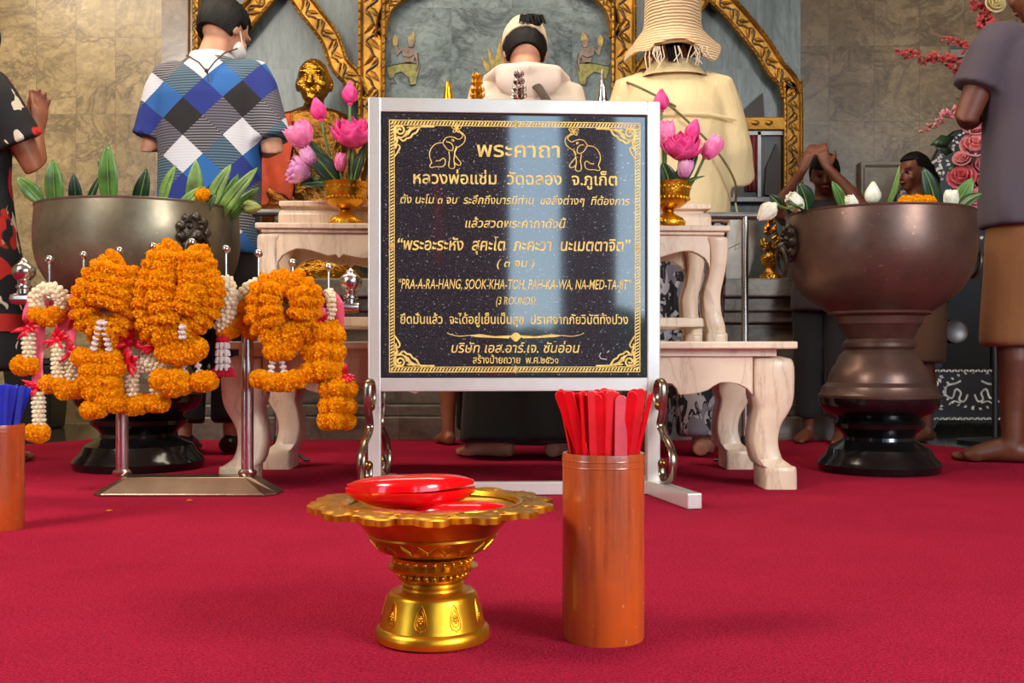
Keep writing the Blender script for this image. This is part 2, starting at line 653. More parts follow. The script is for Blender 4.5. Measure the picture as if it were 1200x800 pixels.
# gilded cross bar and the dark glazed niche under it on the right side of the altar
m = MB(); m.span(P(846, 152, AY - 0.02), (PX(920, AY), AY + 0.05, PZ(138, AY))); o = struct(obj('trim_11', m, M['gold'], bevel=0.004))
m = MB()
for k in range(3):
    m.ball((PX(868 + 16 * k, AY), AY - 0.025, PZ(145, AY)), (0.02, 0.008, 0.012), 8, 6)
obj('rosettes', m, M['gold'], o)
M['darkglass'] = simple('dark mirror glass', (44, 48, 50), 0.3, 0, 0.3, 3, Specular_IOR_Level=0.15)
M['steel_dark'] = simple('dull grey metal', (110, 108, 108), 0.4, 0.8)
M['reflected_red'] = simple('maroon curtain', (88, 22, 26), 0.8, 0, 0.3, 30)
M['charcoal'] = simple('dark triangular backing', (38, 34, 32), 0.6)
n = thing('glazed_niche', 'dark glazed niche under the gilded cross bar on the right of the altar', 'display niche', (PX(890, 5.2), 5.26, 0.72))
m = MB(); m.span((PX(842, AY), AY + 0.02, PZ(232, AY)), (PX(917, AY), AY + 0.055, PZ(156, AY))); obj('glass', m, M['darkglass'], n, smooth=False)
m = MB(); m.span((PX(842, AY), AY - 0.0, PZ(236, AY)), (PX(918, AY), AY + 0.05, PZ(231, AY))); m.span((PX(888, AY), AY - 0.0, PZ(232, AY)), (PX(892, AY), AY + 0.05, PZ(154, AY))); m.span((PX(842, AY), AY - 0.0, PZ(158, AY)), (PX(918, AY), AY + 0.05, PZ(153, AY))); obj('frame', m, M['steel_dark'], n, smooth=False)
m = MB()
m.grid(lambda u, v: (PX(874 + 14 * u, AY), AY + 0.01 - 0.006 * math.sin(u * 19), PZ(158 + 66 * v, AY)), 24, 4); obj('painted_reflection', m, M['reflected_red'], n, solid=0.004)  # maroon strip painted in as the red column mirrored in the glass
m = MB(); m.prism([(PX(862, AY), PZ(138, AY)), (PX(894, AY), PZ(108, AY)), (PX(896, AY), PZ(138, AY))], AY + 0.0, AY + 0.05); obj('triangular_backing', m, M['charcoal'], n, smooth=False)
m = MB(); m.prism([(PX(896, AY), PZ(228, AY)), (PX(898, AY), PZ(196, AY)), (PX(910, AY), PZ(168, AY)), (PX(915, AY), PZ(186, AY)), (PX(915, AY), PZ(230, AY))], AY - 0.0, AY + 0.018); obj('rock_backing', m, M['charcoal'], n, smooth=False)

# painted kneeling deities on the middle panel
M['p_gold'] = simple('ochre wall paint', (140, 122, 66), 0.7, 0, 0.25, 40)
M['p_olive'] = simple('olive wall paint', (112, 110, 58), 0.7, 0, 0.3, 40)
M['p_skin'] = simple('brown wall paint', (112, 96, 84), 0.7, 0, 0.2, 40)
M['p_line'] = simple('dark wall paint', (62, 60, 56), 0.7)
WPY = AY + 0.046


def deity(name, cx, s, label):
    t = thing(name, label, 'wall painting', (PX(cx, WPY), WPY, PZ(100, WPY)))

    def pt(x, y, d=0.0):
        return Vector((PX(cx + s * x, WPY), WPY - d, PZ(y, WPY)))
    q = 0.0012

    def blade(pts, rad):
        k = MB()
        k.tube([pt(a, b) for a, b in pts], [(r / F * WPY, 0.003) for r in rad], 8, up=(1, 0, 0.3))
        return k

    def flat(polys, mat_, nm):
        k = MB()
        for i, pl in enumerate(polys):
            k.prism([(PX(cx + s * x, WPY), PZ(y, WPY)) for x, y in pl], WPY - 0.004 - 0.0007 * i, WPY + 0.01)
        return obj(nm, k, M[mat_], t, smooth=False)
    flat([[(-24, 78), (-14, 76), (2, 73), (11, 75), (13, 84), (10, 99), (4, 100), (1, 90), (-6, 84), (-14, 86), (-16, 92), (-20, 92), (-23, 84)]], 'p_olive', 'wrapped_cloth')
    flat([[(-7, 58), (0, 55), (8, 58), (9, 66), (7, 75), (-2, 75), (-4, 66)], [(8, 58), (12, 62), (15, 76), (13, 86), (11, 84), (11, 70), (6, 62)], [(-6, 59), (-12, 66), (-15, 54), (-12, 53), (-10, 60), (-6, 56)], [(1, 47), (7, 46), (9, 51), (6, 56), (2, 55)]], 'p_skin', 'body')
    flat([[(0, 48), (2, 43), (8, 36), (9, 44), (10, 48)], [(-16, 54), (-17, 46), (-14, 41), (-10, 44), (-11, 53)]], 'p_gold', 'crown')
    k = MB()
    for pl in ([(-24, 78), (-14, 76), (2, 73), (11, 75)], [(-4, 66), (2, 68), (8, 65)], [(-16, 92), (-12, 98), (-20, 98)], [(11, 84), (14, 74), (12, 62)], [(2, 90), (4, 100), (10, 99)]):
        k.tube([pt(a, b, 0.006) for a, b in pl], 0.0022, 5)
    obj('outline', k, M['p_line'], t)
    return t


deity('wall_painting', 477, 1, 'painted kneeling deity in olive cloth on the blue grey panel, left of the white cap')
deity('wall_painting', 690, -1, 'painted kneeling deity in olive cloth on the blue grey panel, between cap and straw hat')
# olive-gold pointed wing relief behind the white cap
t = thing('wall_painting', 'painted olive and gold pointed flame motif half hidden behind the white cap', 'wall painting', (PX(584, WPY), WPY, PZ(80, WPY)))
k = MB()
for (x, y, L, a) in ((584, 70, 26, 6), (578, 76, 22, -18), (573, 82, 18, -32), (590, 74, 22, 14), (586, 84, 20, 2), (596, 82, 22, 22), (580, 88, 18, -10)):
    c = Vector((PX(x, WPY), WPY, PZ(y, WPY)))
    d = Vector((math.sin(math.radians(a)), 0, math.cos(math.radians(a)))) * (L / F * WPY)
    k.tube([c - d * 0.3, c, c + d * 0.35, c + d], [(0.008, 0.003), (0.016, 0.004), (0.013, 0.004), (0.002, 0.002)], 8, up=(1, 0, 0))
obj('flame', k, M['p_gold'], t)
# ------------------------------------------------------------------ stone tables
def stone_mat():
    t = NT('cream pink marble')
    v = t.coord((1, 1, 1))
    base = t.ramp(t.noise(v, 5, 5, 0.6, 0.5), [(0.3, (214, 184, 154)), (0.7, (236, 212, 184))])
    n1 = t.noise(t.coord((2.4, 2.0, 0.5)), 4.0, 6, 0.6, 1.2)
    vf = t.math('ABSOLUTE', t.math('SUBTRACT', n1, 0.5))
    vm = t.ramp(vf, [(0.0, (0.5, 0.5, 0.5, 1)), (0.012, (0.16, 0.16, 0.16, 1)), (0.05, (0, 0, 0, 1))])
    t.set(Base_Color=t.mix(vm, base, (164, 128, 106)), Roughness=0.32)
    return t.m


M['stone'] = stone_mat()
YAW = math.radians(3.2)


def rot_root(o, a):
    o.rotation_euler = (0, 0, a)
    return o


def table_frame(px, py, Y):
    return ((px - 600.0) / F * Y, PZ(py, Y))


def leg_rings(cx, cy, prof, sx, sy, bev=0.18):
    """cabriole leg: prof = (z, outward offset, half width, half depth); section with clipped corners"""
    rs = []
    for (z, o, hw, hd) in prof:
        x, y = cx + sx * o, cy + sy * o
        b = bev * min(hw, hd)
        rs.append([(x - hw + b, y - hd, z), (x + hw - b, y - hd, z), (x + hw, y - hd + b, z), (x + hw, y + hd - b, z),
                   (x + hw - b, y + hd, z), (x - hw + b, y + hd, z), (x - hw, y + hd - b, z), (x - hw, y - hd + b, z)])
    return rs


def smooth_prof(prof, k=5):
    pts = [Vector((a[1], a[2], a[0], )) for a in prof]
    out = []
    for i in range(len(prof) - 1):
        a, b = prof[i], prof[i + 1]
        if abs(a[0] - b[0]) < 0.004 or len(a) > 4:
            out.append(a[:4])
            continue
        p = [prof[max(i - 1, 0)], a, b, prof[min(i + 2, len(prof) - 1)]]
        for j in range(k):
            t = j / k
            out.append(tuple(0.5 * (2 * p[1][q] + (p[2][q] - p[0][q]) * t + (2 * p[0][q] - 5 * p[1][q] + 4 * p[2][q] - p[3][q]) * t * t
                                    + (3 * p[1][q] - p[0][q] - 3 * p[2][q] + p[3][q]) * t ** 3) if q else a[0] + (b[0] - a[0]) * t for q in range(4)))
    out.append(prof[-1][:4])
    return out


# --- low wide altar table.  Local frame: centre x, front edge y = 0
LT_X, LT_Y = PX(595, 2.95), 2.95
W2 = 0.822
tb = thing('altar_table', 'low wide cream marble altar table with scrolled legs behind the plaque', 'table', (LT_X, LT_Y, 0))
m = MB(); m.box((0, 0.36, 0.409), (2 * W2 - 0.004, 0.72, 0.021)); obj('tabletop', m, M['stone'], tb, local=True, bevel=0.004)
m = MB(); m.box((0, 0.36, 0.389), (2 * W2 - 0.11, 0.66, 0.022)); obj('neck_moulding', m, M['stone'], tb, local=True, smooth=False)
legp = [(0.0, 0.004, 0.046, 0.075), (0.062, 0.002, 0.046, 0.075), (0.066, -0.008, 0.044, 0.07), (0.086, -0.026, 0.037, 0.062), (0.131, -0.036, 0.036, 0.058), (0.179, -0.030, 0.038, 0.058),
        (0.227, -0.012, 0.047, 0.06), (0.262, -0.012, 0.057, 0.062), (0.345, -0.012, 0.058, 0.064), (0.370, -0.016, 0.054, 0.06), (0.379, -0.030, 0.040, 0.045)]
for sx in (-1, 1):
    for (yy, sy) in ((0.10, 0), (0.63, 0)):
        m = MB(); m.rings(leg_rings(sx * (W2 - 0.046), yy, smooth_prof(legp), sx, sy)); obj('leg', m, M['stone'], tb, local=True, ang=50)
# apron with its row of cusped arches
s = 0.00238
xs = [889, 882, 872, 862, 850, 842, 835, 825, 815, 806, 801, 799, 797, 792, 783, 770, 750, 730, 715, 705, 700, 694, 680, 650, 620, 594]
ys = [464, 456, 451, 449, 449, 453, 458, 461, 463, 463.5, 464, 462, 456, 451, 449, 450, 452, 455, 459, 463, 459, 452, 448, 447, 447, 447]
half = [((x - 594) * s, 0.40 - (y - 408) * s) for x, y in zip(xs, ys)]
out = [(half[0][0], 0.379)] + half + [(-x, z) for x, z in reversed(half[:-1])] + [(-half[0][0], 0.379)]
for y0 in (0.040, 0.65):
    m = MB(); m.prism(out, y0, y0 + 0.03); obj('apron', m, M['stone'], tb, local=True, smooth=False, bevel=0.003)
for sx in (-1, 1):
    m = MB(); m.prism([(0.15, 0.379), (0.15, 0.30), (0.20, 0.325), (0.36, 0.318), (0.52, 0.325), (0.57, 0.30), (0.57, 0.379)], sx * 0.775, sx * 0.745, 'x'); obj('side_apron', m, M['stone'], tb, local=True, smooth=False)
tb.scale = (0.979, 1.0, 0.984)

# --- taller narrow table standing on the low one
UT_Y = 3.06
UT_X = PX(581, UT_Y)
U2 = 279 / F * UT_Y
ZB = 0.4130
ut = thing('altar_table', 'narrower cream marble table standing on the low altar table', 'table', (UT_X, UT_Y, ZB))
H = 0.338
m = MB(); m.box((0, 0.19, H - 0.008), (2 * U2, 0.38, 0.016)); m.box((0, 0.19, H - 0.0215), (2 * U2 - 0.03, 0.36, 0.011)); obj('tabletop', m, M['stone'], ut, local=True, bevel=0.003)
legp = [(0.0, 0.0, 0.031, 0.032), (0.024, 0.0, 0.031, 0.032), (0.028, 0.0, 0.027, 0.028), (0.05, -0.004, 0.028, 0.029), (0.09, -0.012, 0.026, 0.027), (0.14, -0.014, 0.026, 0.027), (0.19, -0.002, 0.024, 0.028),
        (0.245, 0.006, 0.025, 0.030), (0.285, 0.005, 0.028, 0.031), (0.305, 0.0, 0.030, 0.031), (0.311, -0.008, 0.022, 0.024)]
for sx in (-1, 1):
    for yy in (0.045, 0.335):
        m = MB(); m.rings(leg_rings(sx * (U2 - 0.036), yy, smooth_prof(legp), sx, 0)); obj('leg', m, M['stone'], ut, local=True, ang=50)
s = UT_Y / F
xs = [837, 835, 830, 822, 814, 806, 796, 786, 776, 768, 764, 759, 748, 735, 722, 712, 706, 700, 690, 670, 640, 610, 581]
ys = [316, 307, 300, 295, 292, 292, 294, 297, 300, 298, 303, 298, 301, 303, 300, 298, 303, 298, 301, 303, 301, 300, 299]
half = [((x - 581) * s, CH - (y - HZ) * s - ZB) for x, y in zip(xs, ys)]
out = [(half[0][0], H - 0.027)] + half + [(-x, z) for x, z in reversed(half[:-1])] + [(-half[0][0], H - 0.027)]
for y0 in (0.018, 0.335):
    m = MB(); m.prism(out, y0, y0 + 0.025); obj('apron', m, M['stone'], ut, local=True, smooth=False, bevel=0.003)
for yy in (0.045, 0.335):
    m = MB(); m.box((0, yy, 0.058), (2 * U2 - 0.10, 0.03, 0.028)); obj('stretcher', m, M['stone'], ut, local=True, smooth=False, bevel=0.004)
for sx in (-1, 1):
    m = MB(); m.box((sx * (U2 - 0.05), 0.19, 0.058), (0.03, 0.27, 0.028)); obj('stretcher', m, M['stone'], ut, local=True, smooth=False, bevel=0.004)
rot_root(ut, YAW)

# --- small moulded plinth on top
PL_Y = 3.22
pl = thing('plinth', 'small stepped cream marble plinth on top of the narrower table', 'plinth', (PX(583, PL_Y), PL_Y, ZB + H))
p2 = 256 / F * PL_Y
m = MB(); m.box((0, 0.09, 0.026), (2 * p2 - 0.004, 0.17, 0.052)); obj('body', m, M['stone'], pl, local=True, bevel=0.012)
m = MB(); m.box((0, 0.09, 0.0565), (2 * p2 - 0.05, 0.14, 0.009)); obj('neck_moulding', m, M['stone'], pl, local=True, smooth=False)
m = MB(); m.box((0, 0.09, 0.068), (2 * p2 - 0.012, 0.18, 0.014)); obj('cap_slab', m, M['stone'], pl, local=True, bevel=0.003)
rot_root(pl, YAW)
pl.scale = (1, 1, 1.14)
PLTOP = ZB + H + 0.0855

# ------------------------------------------------------------------ crowd barrier behind the tables
RY = 3.72
rl = thing('barrier_rail', 'stainless steel barrier with dark top rail behind the marble tables', 'barrier', (0, RY, 0))
m = MB(); m.tube([P(296, 249, RY), P(889, 253, RY)], 0.013, 12); obj('top_rail', m, M['steel_dark'], rl)
for px in (326, 873):
    x = PX(px, RY)
    m = MB(); m.tube([(x, RY, 0.07), (x, RY, PZ(254, RY))], 0.0125, 14); obj('post', m, M['chrome'], rl)
    m = MB()
    m.lathe([(0.018, 0.0), (0.018, 0.055), (0.0135, 0.075)], (x, RY, 0.02), 14)
    for a in (0.5, 2.6, 4.7):
        m.tube([(x, RY, 0.065), (x + 0.05 * math.cos(a), RY + 0.05 * math.sin(a), 0.05), (x + 0.10 * math.cos(a), RY + 0.055 * math.sin(a), 0.009), (x + 0.12 * math.cos(a), RY + 0.06 * math.sin(a), 0.009)], [(0.006, 0.012)] * 4, 8, up=(0, 0, 1))
    obj('foot', m, M['black_iron'], rl)

# ------------------------------------------------------------------ big bronze holy-water bowls
def bronze_mat(name, c):
    t = NT(name)
    v = t.coord()
    a = t.noise(v, 6, 6, 0.65)
    b = t.noise(v, 46, 3, 0.7)
    col = t.ramp(a, [(0.25, tuple(x * 0.62 for x in c)), (0.7, c)])
    col = t.mix(t.ramp(b, [(0.66, (0, 0, 0, 1)), (0.74, (0.5, 0.5, 0.5, 1))]), col, tuple(min(255, x * 1.5) for x in c))
    t.set(Base_Color=col, Metallic=0.55, Roughness=t.ramp(a, [(0.2, (0.42, 0.42, 0.42, 1)), (0.8, (0.3, 0.3, 0.3, 1))]))
    t.bump(b, 0.12, 0.002)
    return t.m


M['bronze_r'] = bronze_mat('brown patinated bronze', (116, 88, 76))
M['bronze_l'] = bronze_mat('olive grey patinated bronze', (140, 128, 104))
M['blackstone'] = simple('glossy black glazed base', (16, 15, 16), 0.14, 0, 0.3, 20, 0.05, 30)
M['darkbronze'] = simple('dark cast bronze', (66, 58, 48), 0.4, 0.6, 0.3, 40, 0.5, 60, 0.004)


def holy_bowl(name, label, px, Y, rim_r, rim_z, mt, handles, tilt=0.0):
    x = PX(px, Y)
    t = thing(name, label, 'bowl', (x, Y, 0))
    k = rim_r / 107.0
    zz = lambda y: (550 - y) * (rim_z / 308.0)
    m = MB()
    m.lathe([(66 * k, 0.0), (68 * k, 0.004), (69 * k, zz(541)), (66 * k, zz(536)), (61 * k, zz(531)), (57 * k, zz(522)), (47 * k, zz(516)), (41 * k, zz(512)), (40 * k, zz(508)),
             (42 * k, zz(504)), (50 * k, zz(497)), (51 * k, zz(492)), (46 * k, zz(487)), (50 * k, zz(483)), (60 * k, zz(479)), (66 * k, zz(472)), (68 * k, zz(467)), (68 * k, zz(461))], (0, 0, 0), 48)
    obj('base', m, M['blackstone'], t, local=True, ang=32)
    m = MB()
    m.lathe([(68.5 * k, zz(461)), (69 * k, zz(458)), (66 * k, zz(455)), (64 * k, zz(448)), (58 * k, zz(443)), (57 * k, zz(436)), (52 * k, zz(424)), (49 * k, zz(421)), (45 * k, zz(411)), (41 * k, zz(407)),
             (38 * k, zz(404)), (41 * k, zz(400)), (41 * k, zz(396)), (38 * k, zz(393)), (37 * k, zz(391)), (40 * k, zz(386)), (45 * k, zz(376)), (48 * k, zz(373)), (50 * k, zz(364)), (58 * k, zz(361)), (59 * k, zz(357))], (0, 0, 0), 48)
    obj('pedestal', m, mt, t, local=True, ang=32)
    m = MB()
    out = [(59, 358), (66, 353), (76, 346), (86, 337), (94, 327), (100, 316), (104, 304), (106.5, 290), (107, 270), (106, 255), (105, 244), (106, 242), (106, 241)]
    prof = [(r * k, zz(y)) for r, y in out] + [(102 * k, zz(241)), (101.5 * k, zz(246)), (102 * k, zz(275)), (98 * k, zz(305)), (84 * k, zz(325)), (40 * k, zz(332)), (0.004, zz(333))]
    m.lathe(prof, (0, 0, 0), 64)
    obj('basin', m, mt, t, local=True, ang=32)
    for a in handles:
        R = 106.5 * k
        hm = Matrix.Rotation(a, 4, 'Z') @ Matrix.Translation((R, 0, zz(277)))
        m = MB()
        m.ball((0, 0, 0), (0.020, 0.052, 0.055), 16, 10, hm)
        for q in range(9):
            b = 2 * PI * q / 9
            m.ball((0.010, 0.045 * math.cos(b), 0.048 * math.sin(b)), (0.014, 0.016, 0.016), 8, 6, hm)
        m.ball((0.026, 0, -0.012), (0.022, 0.02, 0.018), 10, 7, hm)
        for sgn in (-1, 1):
            m.ball((0.020, sgn * 0.019, 0.014), (0.012, 0.010, 0.008), 8, 6, hm)
            m.tube([(0.016, sgn * 0.01, 0.03), (0.02, sgn * 0.03, 0.034), (0.014, sgn * 0.045, 0.02)], [0.005, 0.006, 0.002], 6, M=hm)
            m.tube([(0.03, sgn * 0.004, -0.004), (0.03, sgn * 0.022, -0.016), (0.018, sgn * 0.034, -0.034)], [0.004, 0.006, 0.003], 6, M=hm)
        mk = obj('lion_mask', m, M['darkbronze'], t, local=True)
        m = MB()
        m.tube([(0.030 + 0.006 * math.cos(b), 0.040 * math.sin(b), -0.058 + 0.044 * math.cos(b)) for b in [2 * PI * i / 22 for i in range(22)]], 0.0065, 8, closed=True, M=hm)
        obj('ring_handle', m, M['darkbronze'], mk, local=True)
    t.rotation_euler = (0, tilt, 0)
    return t


RBX, RBY, RBR, RBZ = 1030, 3.46, 0.297, 0.828
LBX, LBY, LBR, LBZ = 163, 3.56, 0.328, 0.858
holy_bowl('holy_water_bowl', 'brown bronze pedestal bowl with white lotus buds, right of the tables', RBX, RBY, RBR, RBZ, M['bronze_r'], (math.radians(186), math.radians(6)))
holy_bowl('holy_water_bowl', 'olive grey bronze pedestal bowl full of green leaves behind the marigold garlands', LBX, LBY, LBR, LBZ, M['bronze_l'], (math.radians(-42), math.radians(138)))

# water lies in both bowls
M['water'] = simple('dark still water', (40, 44, 38), 0.06)
for (bx, by, br, bz, w) in ((RBX, RBY, RBR, RBZ, 'right brown'), (LBX, LBY, LBR, LBZ, 'left olive')):
    m = MB(); m.lathe([(0.93 * br, -0.004), (0.93 * br, 0.0)], (PX(bx, by), by, bz - 0.07), 48)
    single('holy_water', m, M['water'], 'dark water filling the %s bronze bowl' % w, 'water', (PX(bx, by), by, bz - 0.07), smooth=False)

# ------------------------------------------------------------------ grey ribbed planter on the altar step
m = MB()
Yp = 4.80
prof = []
for i in range(15):
    u = i / 14
    r = 0.105 + 0.050 * math.sin(min(1, u * 1.35) * PI / 2)
    prof.append((r + (0.0022 if i % 2 else 0), 0.27 * u))
prof += [(0.146, 0.27), (0.142, 0.24), (0.10, 0.02), (0.002, 0.018)]
cxp = PX(862, Yp) - 0.02
m.lathe(prof, (cxp, Yp + 0.18, 0.72), 40)
M['greyplastic'] = simple('ribbed grey plastic', (190, 188, 184), 0.45)
single('planter', m, M['greyplastic'], 'grey ribbed planter on the altar step behind the barrier rail', 'planter', (cxp, Yp + 0.18, 0.72), ang=25)
# gold ornament glimpsed beside it
t = thing('gilt_ornament', 'glittering gilt ornament at the altar edge beside the grey planter', 'ornament', (PX(902, 4.85), 4.84, 0.72))
m = MB(); m.lathe([(0.05, 0.0), (0.05, 0.02), (0.03, 0.035), (0.024, 0.05), (0.04, 0.07), (0.045, 0.10), (0.03, 0.12)], (0, 0, 0), 20); obj('base', m, M['gilt'], t, local=True)
m = MB()
rr = random.Random(5)
for i in range(26):
    a, z = rr.uniform(0, 6.28), rr.uniform(0.11, 0.27)
    r = 0.045 * (1 - (z - 0.11) / 0.2)
    m.tube([(r * 0.3 * math.cos(a), r * 0.3 * math.sin(a), z), (r * math.cos(a), r * math.sin(a), z + 0.012), (1.2 * r * math.cos(a), 1.2 * r * math.sin(a), z + 0.035)], [0.008, 0.012, 0.002], 6)
obj('foliage', m, M['gilt'], t, local=True)

# ------------------------------------------------------------------ mother-of-pearl inlaid cabinet on the right
M['ebony'] = simple('black lacquered wood', (20, 14, 13), 0.2, 0, 0.3, 14)
M['pearl'] = simple('mother of pearl inlay', (190, 184, 172), 0.3, 0, 0.25, 30)
M['redcloth'] = simple('dark red cloth', (128, 18, 44), 0.8)
M['glass_b'] = simple('black cabinet glass', (12, 12, 14), 0.06)
CY = 5.44
cb = thing('inlaid_cabinet', 'black lacquered cabinet with mother-of-pearl inlay and carved crest against the right wall', 'cabinet', (PX(1150, CY), CY, FZ))
z = lambda y: PZ(y, CY)
x = lambda p: PX(p, CY)
m = MB(); m.span((x(1086), CY, z(487)), (x(1330), 5.90, z(432))); obj('lower_body', m, M['ebony'], cb, smooth=False, bevel=0.004); m = MB(); m.span((x(1084), CY - 0.012, z(436)), (x(1332), 5.91, z(431))); obj('shelf', m, M['ebony'], cb, smooth=False, bevel=0.004); m = MB(); m.span((x(1096), CY, z(298)), (x(1322), 5.89, z(252))); obj('upper_body', m, M['ebony'], cb, smooth=False, bevel=0.004)
m = MB(); m.prism([(x(1086), z(480)), (x(1180), z(480)), (x(1330), z(480)), (x(1330), z(492)), (x(1210), z(492)), (x(1200), z(496)), (x(1180), z(492)), (x(1150), z(496)), (x(1120), z(492)), (x(1100), z(492)), (x(1094), z(502)), (x(1086), z(502))], CY - 0.008, CY + 0.014); obj('skirt', m, M['ebony'], cb, smooth=False)
for (px, py) in ((1090, 5.47), (1324, 5.47), (1090, 5.86), (1324, 5.86)):
    m = MB(); m.span((x(px) - 0.02, py - 0.02, FZ), (x(px) + 0.02, py + 0.02, z(485))); obj('leg', m, M['ebony'], cb, smooth=False)
m = MB(); m.span((x(1102), CY + 0.03, z(432)), (x(1318), 5.88, z(298))); obj('glass_door', m, M['glass_b'], cb, smooth=False)
for a in (1096, 1166, 1240, 1314):
    m = MB(); m.span((x(a), CY, z(432)), (x(a + 8), CY + 0.05, z(298))); obj('stile', m, M['ebony'], cb, smooth=False)
# crest: a carved arched board rising above the cabinet
crest = [(x(1048), z(252)), (x(1052), z(228)), (x(1064), z(214)), (x(1078), z(207)), (x(1090), z(196)), (x(1098), z(180)), (x(1106), z(164)), (x(1120), z(152)), (x(1150), z(146)), (x(1190), z(140)), (x(1300), z(160)), (x(1322), z(252))]
m = MB(); m.prism(crest, CY + 0.02, CY + 0.06); obj('crest', m, M['ebony'], cb, smooth=False, bevel=0.006)
# inlay: scrolls, leaves and dotted borders
m = MB()
FYc = CY - 0.0005


def leaf_flat(px, py, L, a, Yf, wd=0.32):
    c = Vector((x(px), Yf, z(py)))
    d = Vector((math.cos(a), 0, math.sin(a))) * (L / F * CY)
    w = Vector((-d.z, 0, d.x)) * wd
    m.add([c, c + d * 0.5 + w + Vector((0, -0.003, 0)), c + d, c + d * 0.5 - w + Vector((0, -0.003, 0))], [(0, 1, 2, 3)])


def scroll(pts, Yf, r=0.0022):
    cp_ = catmull([Vector((x(a), Yf, z(b))) for a, b in pts], 6)
    m.tube(cp_, [(r, 0.0012)] * len(cp_), 6, up=(0.6, 0, 0.8))


for sgn in (-1, 1):
    c0 = 1138
    f = lambda d: c0 + sgn * d
    scroll([(f(4), 462), (f(8), 470), (f(14), 468), (f(12), 460), (f(18), 456), (f(22), 466), (f(30), 462), (f(28), 452), (f(18), 449), (f(12), 446)], FYc, 0.005)
    scroll([(f(12), 472), (f(20), 470), (f(26), 474)], FYc, 0.004)
    for i in range(7):
        a = -PI + PI * i / 6
        leaf_flat(f(34 * math.cos(PI * i / 12)), 459 - 24 * math.sin(PI * i / 12), 5, 0.6 * sgn, FYc)
        leaf_flat(f(34 * math.cos(PI * i / 12)), 459 + 24 * math.sin(PI * i / 12) * 0.8, 5, -0.6 * sgn, FYc)
    for i in range(8):
        leaf_flat(f(38 + 1.2 * i), 440 + 2.0 * (i % 3) + i, 7, (0.4 + i * 0.5) * sgn, FYc)
        leaf_flat(f(38 + 1.2 * i), 478 - 2.0 * (i % 3) - i, 7, (0.6 - i * 0.5) * sgn, FYc)
obj('pearl_inlay', m, M['pearl'], cb, smooth=False)
m = MB()
for i in range(64):
    px = 1090 + i * 3.4
    for py in (490, 434):
        leaf_flat(px, py + (2 if i % 2 else -1.5), 4.6, (0.8 if i % 2 else -0.8), CY - 0.0135 if py == 434 else CY - 0.0085)
for i in range(30):
    for px in (1170, 1244):
        leaf_flat(px + (1.5 if i % 2 else -1.5), 302 + i * 4.3, 4.4, 1.57 + (0.7 if i % 2 else -0.7), FYc)
obj('inlay_border', m, M['pearl'], cb, smooth=False)
m = MB()
for i in range(46):
    leaf_flat(1098 + i * 4.9, 258 + (4 if i % 2 else 0), 6, 0.8 if i % 2 else -0.8, FYc)
    leaf_flat(1100 + i * 4.8, 280 + 7 * math.sin(i * 0.9), 7, i * 0.9, FYc)
obj('inlay_frieze', m, M['pearl'], cb, smooth=False)
m = MB()
for i in range(60):
    u = i / 59 * 10.0
    k = int(min(u, 9)); w = u - k
    cp = crest[1 + k] if k < 10 else crest[10]
    cq = crest[min(2 + k, 11)]
    px = (cp[0] + (cq[0] - cp[0]) * w) / CY * F + 600
    py = HZ - ((cp[1] + (cq[1] - cp[1]) * w) - CH) / CY * F
    leaf_flat(px + 1, py + 6, 5, i * 0.7, CY + 0.0195)
    leaf_flat(px + 3, py + 16, 6, -i * 0.8, CY + 0.0195)
    if i % 2:
        leaf_flat(px + 5, py + 28, 6, i * 1.1, CY + 0.0195)
obj('crest_inlay', m, M['pearl'], cb, smooth=False)
# silver plate and red cloth seen by the glass
m = MB(); hm = Matrix.Translation((x(1121), CY + 0.012, z(388))) @ Matrix.Rotation(PI / 2, 4, 'X'); m.lathe([(0.002, -0.004), (0.05, -0.004), (0.062, 0.006), (0.060, 0.008), (0.048, 0.0), (0.002, 0.0)], (0, 0, 0), 28, hm); obj('round_plate', m, M['steel_dark'], cb)
m = MB(); m.span((x(1158), CY - 0.004, z(372)), (x(1168), CY + 0.004, z(340))); obj('red_cloth', m, M['redcloth'], cb, smooth=False)

# grey service box and vent plate on the right wall
M['greypaint'] = simple('grey painted metal', (150, 142, 128), 0.5)
M['greydark'] = simple('dark grey metal', (88, 84, 78), 0.5)
t = thing('service_box', 'grey metal service box on the marble wall behind the brown bowl', 'box', (PX(1034, 6.06), 6.07, PZ(246, 6.06)))
m = MB(); m.span(P(1009, 250, 6.02), (PX(1059, 6.02), 6.08, PZ(189, 6.02))); obj('body', m, M['greypaint'], t, smooth=False, bevel=0.006)
m = MB(); m.span(P(1013, 247, 6.008), (PX(1056, 6.01), 6.02, PZ(196, 6.01))); obj('door', m, M['greypaint'], t, smooth=False, bevel=0.003)
m = MB(); m.span(P(1015, 195, 6.01), (PX(1054, 6.01), 6.022, PZ(192.5, 6.01))); obj('hinge_slot', m, M['greydark'], t, smooth=False)
t = thing('vent_plate', 'small grey slotted plate high on the right marble wall', 'vent', (PX(1130, 6.06), 6.07, PZ(66, 6.06)))
m = MB(); m.span(P(1114, 67, 6.05), (PX(1146, 6.05), 6.08, PZ(51, 6.05))); obj('plate', m, M['greypaint'], t, smooth=False, bevel=0.003)
m = MB(); m.span(P(1115, 57, 6.042), (PX(1140, 6.042), 6.052, PZ(52.5, 6.042))); obj('slot', m, M['greydark'], t, smooth=False)
